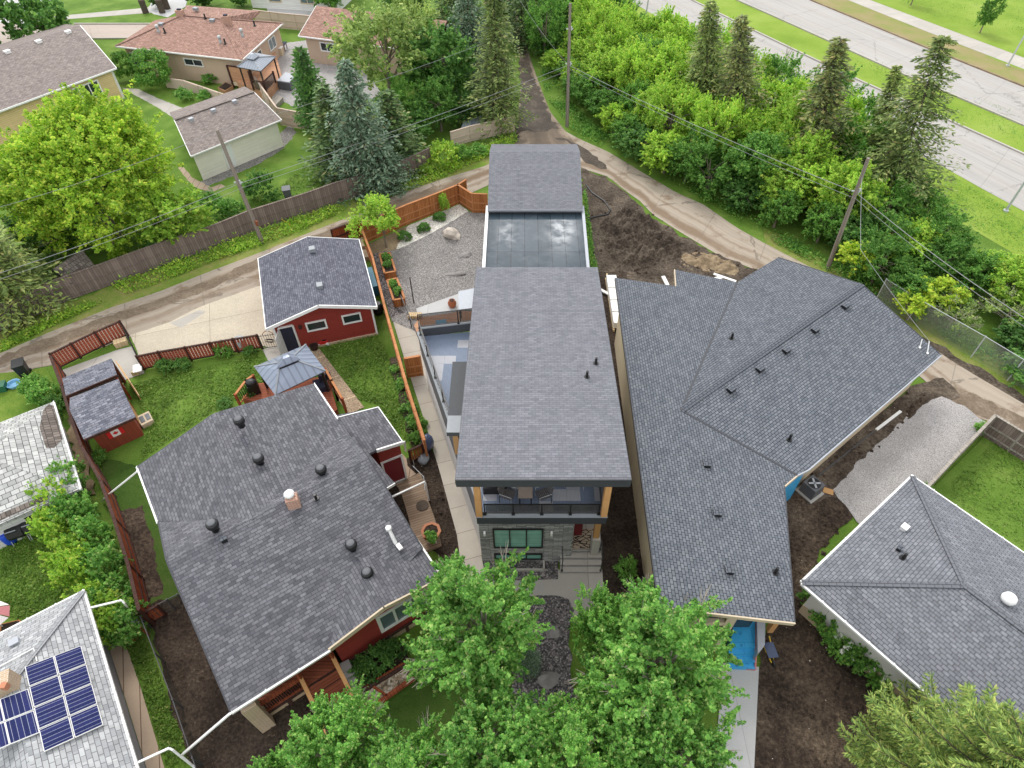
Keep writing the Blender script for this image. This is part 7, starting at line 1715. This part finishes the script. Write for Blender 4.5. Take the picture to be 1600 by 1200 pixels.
# ---- boulevard hedge: every bush its own object
HX = [(838, -25), (848, 70), (878, 148), (912, 192), (960, 230), (1060, 282), (1160, 332), (1250, 382), (1300, 414), (1400, 470), (1500, 530), (1600, 590), (1720, 655), (1720, 520), (1600, 470), (1525, 442), (1470, 410), (1425, 350), (1360, 275), (1275, 218), (1185, 172), (1085, 136), (1000, 100), (945, 60), (905, -10), (890, -25)]
HW = [(P(x, y).x, P(x, y).y) for x, y in HX]
xs = [p[0] for p in HW]; ys = [p[1] for p in HW]; pts = []
while_n = 0
while while_n < 6000 and len(pts) < 215:
    while_n += 1; x, y = rd.uniform(min(xs), max(xs)), rd.uniform(min(ys), max(ys))
    if inpoly(x, y, HW) and all((x-a)**2+(y-b)**2 > 1.95**2 for a, b in pts): pts.append((x, y))
LAB = {'lime': ('lime green bushy tree in the boulevard hedge', 'lime green trees of the hedge'), 'mid': ('mid green bushy tree in the boulevard hedge', 'mid green trees of the hedge'), 'deep': ('dark green bush in shade of the boulevard hedge', 'dark green bushes of the hedge'), 'twiggy': ('sparse twiggy bush with bare branches in the boulevard hedge', 'twiggy bushes of the hedge')}
near = lambda px, py, x, y, r: (px-x)**2+(py-y)**2 < r*r
for x, y in pts:
    px, py = pix((x, y, 2.)); e = pix((x, y, 0.))
    edge = not all(inpoly(x+dx, y+dy, HW) for dx, dy in ((-1.7, -1.7), (0, -2.2), (-2.2, 0)))
    f = rd.random()
    if px < 900 and py < 70: t = 'mid' if f < .5 else 'deep'
    elif px < 1190: t = 'lime' if f < .86 else 'mid'
    elif px < 1330: t = 'mid' if f < .4 else ('lime' if f < .9 else 'twiggy')
    elif px < 1480: t = 'mid' if f < .6 else 'lime'
    else: t = 'lime' if f < .45 else ('mid' if f < .8 else 'twiggy')
    if edge and rd.random() < .5: t = 'deep' if rd.random() < .3 else 'mid'
    s = rd.uniform(.82, 1.15); h = rd.uniform(.74, 1.1)
    if px < 1330 and not edge: h *= 1.22; s *= 1.1
    if px > 1380: h *= .7; s *= .9
    if edge: s *= .9; h *= .7
    key = {'lime': ('lime', 'lime_b')[rd.random() < .5], 'mid': ('mid', 'mid_b')[rd.random() < .5], 'deep': 'deep', 'twiggy': 'twiggy'}[t]
    tree('hedge_tree', V(x, y, 0), key, LAB[t][0], s, h, group=LAB[t][1])
tree('yellow_shrub', P(1325, 432), 'yellow', 'yellow-green shrub behind the leaning pole near the angled roof', .85, .65); tree('yellow_shrub', P(1450, 486), 'yellow', 'bright yellow-green shrub beside the chain link fence', .95, .62); tree('yellow_shrub', P(1415, 500), 'yellow', 'small yellow-green shrub at the start of the chain link fence', .7, .5)
# boulevard spruces
spruce(P(1096, 206), 'olive', 'olive spruce nearest the carriageway, left of the brownish one', 1.12, .98, P(1112, -10, 12)); spruce(P(1150, 228), 'brown', 'thin brownish spruce beside the olive one above the lime hedge', 1.22, 1., P(1160, 12, 12)); spruce(P(1262, 300), 'brown', 'slim dark olive spruce standing alone in mid hedge', 1.35, 1.02, P(1313, 56, 12), rz=1.); spruce(P(1376, 350), 'olive_big', 'largest ragged spruce beside the utility pole overlapping the carriageways', 1.05, 1.06, P(1472, 68, 13)); spruce(P(1352, 318), 'olive', 'narrower spruce just behind the largest ragged one', .9, .88, P(1404, 95, 10.5), rz=2.)
for x, y, l in ((1531, 51, 'young round tree on the lawn beyond the sidewalk, fully visible'), (1423, 8, 'young tree at top edge beyond the sidewalk, only trunk visible')): tree('lawn_tree', P(x, y), 'mid', l, .62, .85)
# west side trees
c = P(130, 266, 5.6); tree('maple_tree', XY(c, 0), 'maple', 'huge yellow-green maple with broad round crown at left', 1.0, 1.0, rz=1.)
c = P(252, 330, 3.2); tree('maple_tree', XY(c, 0), 'lime', 'lower yellow-green maple bough reaching over the shaded lawn', 1.25, .95)
c = P(60, 335, 3.2); tree('maple_tree', XY(c, 0), 'deep', 'green tree in shade below the huge maple', 1.2, .85)
tree('elm_tree', P(72, 57), 'deep', 'dark leaning elm with bare trunk beside the far street', 1.5, 2.2, lean=P(30, -40, 10)); tree('elm_tree', P(-12, 84), 'deep', 'dark green tree cut by the top left corner', 1.6, 2.4)
spruce(P(38, 486), 'olive', 'drooping spruce at the left edge behind the grey lane fence', 1.15, .85); spruce(P(-20, 452), 'olive', 'tall spruce at left edge mostly outside the picture', 1.3, 1., rz=1.)
spruce(P(503, 208), 'column', 'narrow conical evergreen in front of the cream fence', 1., 1., P(462, 60, 10), name='cedar_tree'); spruce(P(577, 288), 'blue', 'large blue spruce with orange-brown top behind the lane fence', .88, 1., P(536, 88, 11)); spruce(P(600, 292), 'blue', 'lower blue spruce spreading against the lane fence', .72, .38, rz=2.); spruce(P(535, 275), 'dark', 'dark green spruce left of the large blue spruce', 1.2, .72); spruce(P(622, 262), 'dark', 'dark green spruce right of the large blue spruce', 1.15, .62, rz=1.)
spruce(P(778, 200), 'olive', 'tall olive spruce at the lane junction, top out of frame', 1.12, 1.12); spruce(P(738, 140), 'blue', 'bluish spruce behind the vine covered tree', .8, 1.05); spruce(P(815, 75), 'dark', 'dark spruce where the lane vanishes under trees', 1., 1.05); spruce(P(708, 60), 'dark', 'dark spruce at top edge behind the pale ash', 1.1, 1.1, rz=1.)
c = P(597, 72, 6.0); tree('ash_tree', XY(c, 0), 'olive', 'pale green ash spreading in front of the brown gable roof', 1.65, 1.45); tree('ash_tree', P(655, 128), 'olive', 'pale ash with forked bare trunk right of the larger ash', 1.05, 1.25)
for x, y, k, s, h, l in ((697, 168, 'deep', 1.55, 1.75, 'tall dark vine covered tree left of the olive spruce'), (650, 215, 'deep', .95, .75, 'dark green bush right of the blue spruce'), (690, 205, 'mid', .95, .95, 'green bush between vine covered tree and lane fence'), (625, 205, 'mid_b', .9, .8, 'mid green bush touching the blue spruce'), (728, 192, 'deep', .85, .7, 'dark bush by the grey trailer'), (740, 100, 'deep', 1.3, 1.4, 'dark tree filling space behind the grey trailer'), (665, 150, 'mid', 1.1, 1.1, 'mid green tree under the forked ash'), (850, 95, 'mid_b', 1.1, 1.2, 'mid green tree right of the vanishing lane'), (790, 40, 'deep', 1.3, 1.6, 'dark tree left of the vanishing lane'), (640, 40, 'deep', 1.4, 1.7, 'dark tree at top edge behind the forked ash'), (520, 22, 'mid', 1.2, 1., 'round green tree behind the brown gable roof'), (320, 12, 'deep', 1., .8, 'green bush behind the brown hip roof'), (378, 10, 'deep', .7, .6, 'smaller green bush behind the brown hip roof'), (250, 12, 'deep', .5, .4, 'small bush by the white driveway')): tree('dense_tree', P(x, y), k, l, s, h)
for x, y, k, s, h, l in ((252, 138, 's_big', 2.0, 2.0, 'big round green shrub beside the brown bungalow wall'), (206, 124, 's_big', 1.25, 1.5, 'smaller rounded evergreen left of the big round shrub'), (293, 157, 's_front', .95, .7, 'left low shrub inside the cream garden wall'), (320, 158, 's_front', .75, .6, 'right low shrub inside the cream garden wall'), (328, 130, 's_front', .9, .6, 'leafy shrub against the brown bungalow wall'), (415, 312, 's_deep', 1.4, 1.5, 'dark rounded juniper behind the lane fence by the pole'), (342, 345, 's_front', 1.2, 1.3, 'bluish lilac behind the lane fence, left of the pole'), (367, 342, 's_front', 1., 1.1, 'lilac touching the leaning pole'), (258, 395, 's_mid', 1.3, 1.5, 'green shrub growing over the lane fence'), (304, 378, 's_mid', .5, .6, 'small sprout above the lane fence'),
    (692, 262, 's_lime', 1.4, 1.3, 'bright green shrub on the lane verge'), (722, 252, 's_mid', 1.1, 1., 'rounded shrub between bright shrub and cream fence'), (750, 243, 's_front', .9, .6, 'low bush along the cream lane fence'), (668, 270, 's_lime', .7, .5, 'small yellow-green bush on the lane verge'),
    (664, 362, 's_ball', .52, .62, 'middle round shrub on white pebbles'), (688, 345, 's_ball', .52, .62, 'round shrub nearest the cedar fence on white pebbles'), (632, 374, 's_ball', .55, .6, 'round shrub under the young tree'),
    (64, 616, 's_front', .8, .9, 'green bush at left below the black wheeled bin'), (80, 630, 's_front', .85, 1., 'middle green bush along the rust red fence'), (96, 648, 's_deep', .7, .9, 'dark green bush squeezed by the flag shed'),
    (630, 604, 's_herb', .5, .5, 'small plant near the walk gate in the fence bed'), (642, 642, 's_herb', .6, .6, 'leafy plant midway along the fence bed'), (650, 668, 's_herb', .65, .7, 'larger leafy plant low in the fence bed'), (655, 690, 's_mid', .55, .6, 'bright plant at the slatted gate end of the fence bed'), (618, 580, 's_herb', .4, .3, 'tiny plant at top of the fence bed'),
    (352, 556, 's_mid', .55, .6, 'green clump at middle of the red slatted driveway fence'), (258, 580, 's_deep', .55, .5, 'dark clump at west end of the red slatted driveway fence'), (284, 577, 's_deep', .6, .4, 'second dark clump along the red slatted driveway fence'), (392, 552, 's_deep', .4, .35, 'low clump near the iron gate'), (158, 722, 's_mid', .45, .5, 'small bush below the flag shed'),
    (1262, 944, 's_mid', .6, .6, 'dark bush at corner of the grey bungalow'), (1380, 1094, 's_herb', .5, .4, 'small weed clump by the bungalow wall'), (1372, 1080, 's_herb', .35, .3, 'tiny weed on soil beside the dark slab'),
    (574, 1050, 's_deep', .6, .7, 'dark shrub beside the porch stairs'), (594, 1036, 's_deep', .65, .8, 'middle shrub under the picture window'), (615, 1022, 's_deep', .55, .7, 'shrub at far end under the picture window'), (975, 900, 's_front', .55, .8, 'small sapling on dark soil right of the front steps'), (350, 634, 's_deep', .5, .25, 'low plant by the dark roof edge on the lawn'),
    (1440, 768, 's_front', .4, .35, 'green clump where pale fence meets grey roof'), (1532, 672, 's_front', .45, .3, 'weeds at lane end of the pale fence'), (400, 625, 's_mid', .45, .8, 'green plant in corner of the wooden deck')): bush('garden_shrub', P(x, y), k, l, s, h)
tree('young_tree', P(604, 388), 'young', 'young yellow-green tree in corner of the gravel yard', 1.15, 1.05)
for x, y, s, l in ((696, 334, .4, 'climbing vine on the cedar fence'),): bush('climbing_vine', P(x, y), 's_lime', l, s, 1.1)
for k, (q, l) in enumerate(((PL1[1], 'far planter'), (PL2[1], 'near planter'))):
    for t, ll in ((.28, 'upper'), (.66, 'lower')):
        p = (q[0]+q[1])/2*(1-t)+(q[2]+q[3])/2*t; bush('vegetable_plant', XY(p, .55), 's_herb', f'{ll} leafy vegetable plant in the {("cedar planter nearer the young tree", "cedar planter nearer the house")[k]}', .42, .5, cat='plant')
bush('potted_plant', P(676, 842, .9), 's_herb', 'green plant in the pinkish stand on the boardwalk', .4, .5, cat='plant')
# hedge at the left
HL = [(102, 806), (126, 790), (112, 842), (142, 822), (128, 880), (160, 862), (148, 916), (178, 902), (166, 952), (194, 944), (186, 985), (120, 762)]
for i, (x, y) in enumerate(HL): bush('hedge_shrub', P(x, y), ('s_lime', 's_front')[i % 2], 'leafy yellow-green shrub in the hedge beside the rust red fence', rd.uniform(.86, 1.02), rd.uniform(1.25, 1.5), 'hedge beside the rust red fence')
bush('hedge_shrub', P(205, 992), 's_front', 'arching shrub over the low grey shelter by the pale house', 1.0, 1.3)
# hydrangea with white heads
crown_proto('flower', 'blossom', seed=61, R=1., RZ=.9, n_cl=14, per=26, leaf=.10, cz=.75, cl=(.10, .14), zmin=.1, inner=.8)
for x, y, s, l in ((1292, 992, .85, 'white flowering shrub, upper end of row by white wall'), (1316, 1012, .9, 'white flowering shrub, second from the upper end'), (1338, 1030, .85, 'white flowering shrub, second from the lower end'), (1360, 1052, .8, 'white flowering shrub, lower end of row by white wall')):
    o = bush('flowering_shrub', P(x, y), 's_mid', l, s, s*1.1, 'white flowering shrubs by the grey bungalow'); inst('blossoms', PROTO['flower'][0], o)
# front yard trees
for x, y, z, k, s, h, l in ((738, 985, 4.6, 'front', 1.14, 1.0, 'tall leafy front tree left of the dark gravel bed'), (1022, 1045, 4.6, 'front', 1.18, 1.0, 'tall leafy front tree between the steps and blue membrane'), (925, 975, 4.0, 'front_b', .52, .85, 'slimmer front tree just below the concrete steps'), (500, 1172, 4.2, 'front_b', .80, .9, 'front tree below the red bungalow porch'), (752, 1175, 4.2, 'front_b', 1.0, .92, 'front tree at bottom edge below the shaded lawn'), (872, 1190, 3.8, 'front', .78, .8, 'front tree at bottom edge by the gravel bed'), (1050, 1180, 4.0, 'front_b', .86, .88, 'front tree at bottom edge beside new concrete walk'), (630, 1225, 3.6, 'front', .78, .78, 'front tree at bottom edge left of centre'), (430, 1225, 3.0, 'front_b', .5, .7, 'small front tree at bottom edge by bare soil'), (968, 1130, 4., 'front_b', .86, .85, 'front tree filling the gap right of the gravel bed')):
    c = P(x+14, y-4, z); tree('front_tree', XY(c, 0), k, l, s, h)
spruce(V(15.0, 4.45, 0), 'gold', 'golden green spruce in the lower right corner', 1.1, 1.05, name='golden_spruce')
spruce(P(826, 1040), 'blue', 'tiny blue spruce at edge of the front gravel bed', .16, .15)
# weeds: nobody could count these
def weeds(name, polys, n, mat, leaf=.2, hmax=.4, seed=1):
    rs = np.random.RandomState(seed); C = []
    for poly, share in polys:
        q = [(P(x, y).x, P(x, y).y) for x, y in poly]; x0, x1 = min(p[0] for p in q), max(p[0] for p in q); y0, y1 = min(p[1] for p in q), max(p[1] for p in q); k = 0; t = 0
        cl = [(rs.uniform(x0, x1), rs.uniform(y0, y1)) for _ in range(220)]
        while k < n*share and t < n*60:
            t += 1; c = cl[rs.randint(len(cl))]; x, y = c[0]+rs.normal()*.55, c[1]+rs.normal()*.55
            if inpoly(x, y, q): C.append((x, y, abs(rs.normal())*hmax*.55+.04)); k += 1
    C = np.array(C); nr = unit(rs.normal(size=C.shape)*.7+np.array([0, 0, .8])); A, B = leaf_frame(rs, nr); s = leaf*rs.uniform(.6, 1.4, len(C))
    o = bpy.data.objects.new(name, quads(name, C, A, B, s, s*.45, mat)); COL.objects.link(o); return tag(o, kind='stuff')
weeds('weeds', [([(175, 449), (275, 411), (400, 364), (527, 321), (540, 330), (470, 362), (330, 412), (200, 462)], .5), ([(600, 300), (672, 268), (806, 210), (812, 222), (690, 280), (615, 305)], .35), ([(0, 540), (100, 490), (170, 470), (60, 522), (0, 553)], .15)], 9000, 'leaf_lime', seed=2)
weeds('undergrowth', [([(840, 60), (880, 150), (930, 200), (1000, 245), (1100, 300), (1200, 355), (1200, 372), (1100, 312), (1000, 260), (900, 212), (850, 150)], .5), ([(1200, 355), (1300, 410), (1400, 462), (1500, 520), (1600, 580), (1700, 640), (1700, 660), (1600, 605), (1500, 545), (1400, 485), (1200, 375)], .4), ([(910, 300), (915, 298), (928, 400), (935, 428), (922, 425)], .1)], 9000, 'leaf_mid', seed=3)
weeds('grass_tufts', [([(205, 600), (400, 555), (470, 590), (380, 620), (330, 645), (220, 720), (230, 660), (215, 625)], .3), ([(500, 545), (585, 515), (608, 560), (640, 690), (625, 690), (590, 632), (560, 625)], .2), ([(1470, 770), (1556, 690), (1700, 770), (1700, 940), (1600, 860)], .2), ([(0, 830), (85, 830), (110, 930), (40, 970), (0, 960)], .12), ([(190, 985), (230, 1000), (300, 1190), (262, 1200), (222, 1075)], .08), ([(440, 290), (500, 235), (520, 300), (400, 345), (350, 330)], .1)], 26000, 'leaf_grass', .13, .09, seed=6)
weeds('boulevard_tufts', [([(1300, 70), (1700, 215), (1700, 270), (1447, 170)], .3), ([(1480, 270), (1600, 340), (1600, 400), (1460, 320)], .35), ([(985, 8), (1065, 58), (1040, 80), (960, 30)], .15), ([(1380, 0), (1600, 80), (1600, 0)], .2)], 7000, 'leaf_mid', .11, .06, seed=7)
def clods(name, polys, n, mat, smax, seed):
    rs = random.Random(seed); m = MB()
    for poly, sh in polys:
        q = [(P(x, y).x, P(x, y).y) for x, y in poly]; x0, x1 = min(p[0] for p in q), max(p[0] for p in q); y0, y1 = min(p[1] for p in q), max(p[1] for p in q); k = 0
        while k < n*sh:
            x, y = rs.uniform(x0, x1), rs.uniform(y0, y1)
            if not inpoly(x, y, q): continue
            k += 1; r = smax*rs.random()**2.2+.018; a = rs.random()*6.28; c = V(x, y, .02)
            v = [c+V(r*rs.uniform(.7, 1.3)*math.cos(a+i*1.571), r*rs.uniform(.7, 1.3)*math.sin(a+i*1.571), 0) for i in range(4)]; t = c+V(rs.uniform(-.3, .3)*r, rs.uniform(-.3, .3)*r, r*rs.uniform(.5, 1.1))
            for i in range(4): m.poly([v[i], v[(i+1) % 4], t], uv=[(0, 0)]*3)
    return tag(m.build(name, M[mat]), kind='stuff')
LOTS = [([(1240, 800), (1330, 800), (1260, 910), (1350, 1040), (1420, 1130), (1480, 1260), (1200, 1260), (1195, 1060), (1230, 960)], .45), ([(915, 300), (985, 310), (1120, 405), (1180, 425), (1060, 440), (950, 440)], .2), ([(965, 560), (990, 560), (1030, 960), (1000, 1000), (960, 960), (985, 760)], .1), ([(235, 960), (290, 930), (360, 1110), (500, 1070), (520, 1190), (310, 1210)], .15), ([(650, 720), (672, 712), (716, 845), (692, 856)], .05), ([(1260, 750), (1420, 612), (1440, 640), (1310, 760)], .05)]
clods('rubble', LOTS, 2400, 'lot_soil', .17, 1); clods('pebbles', LOTS, 420, 'boulder_pale', .06, 2)
weeds('verge_weeds', [([(605, 560), (625, 556), (645, 620), (662, 690), (648, 698), (630, 650)], 1.)], 500, 'leaf_mid', .14, .25, seed=4)
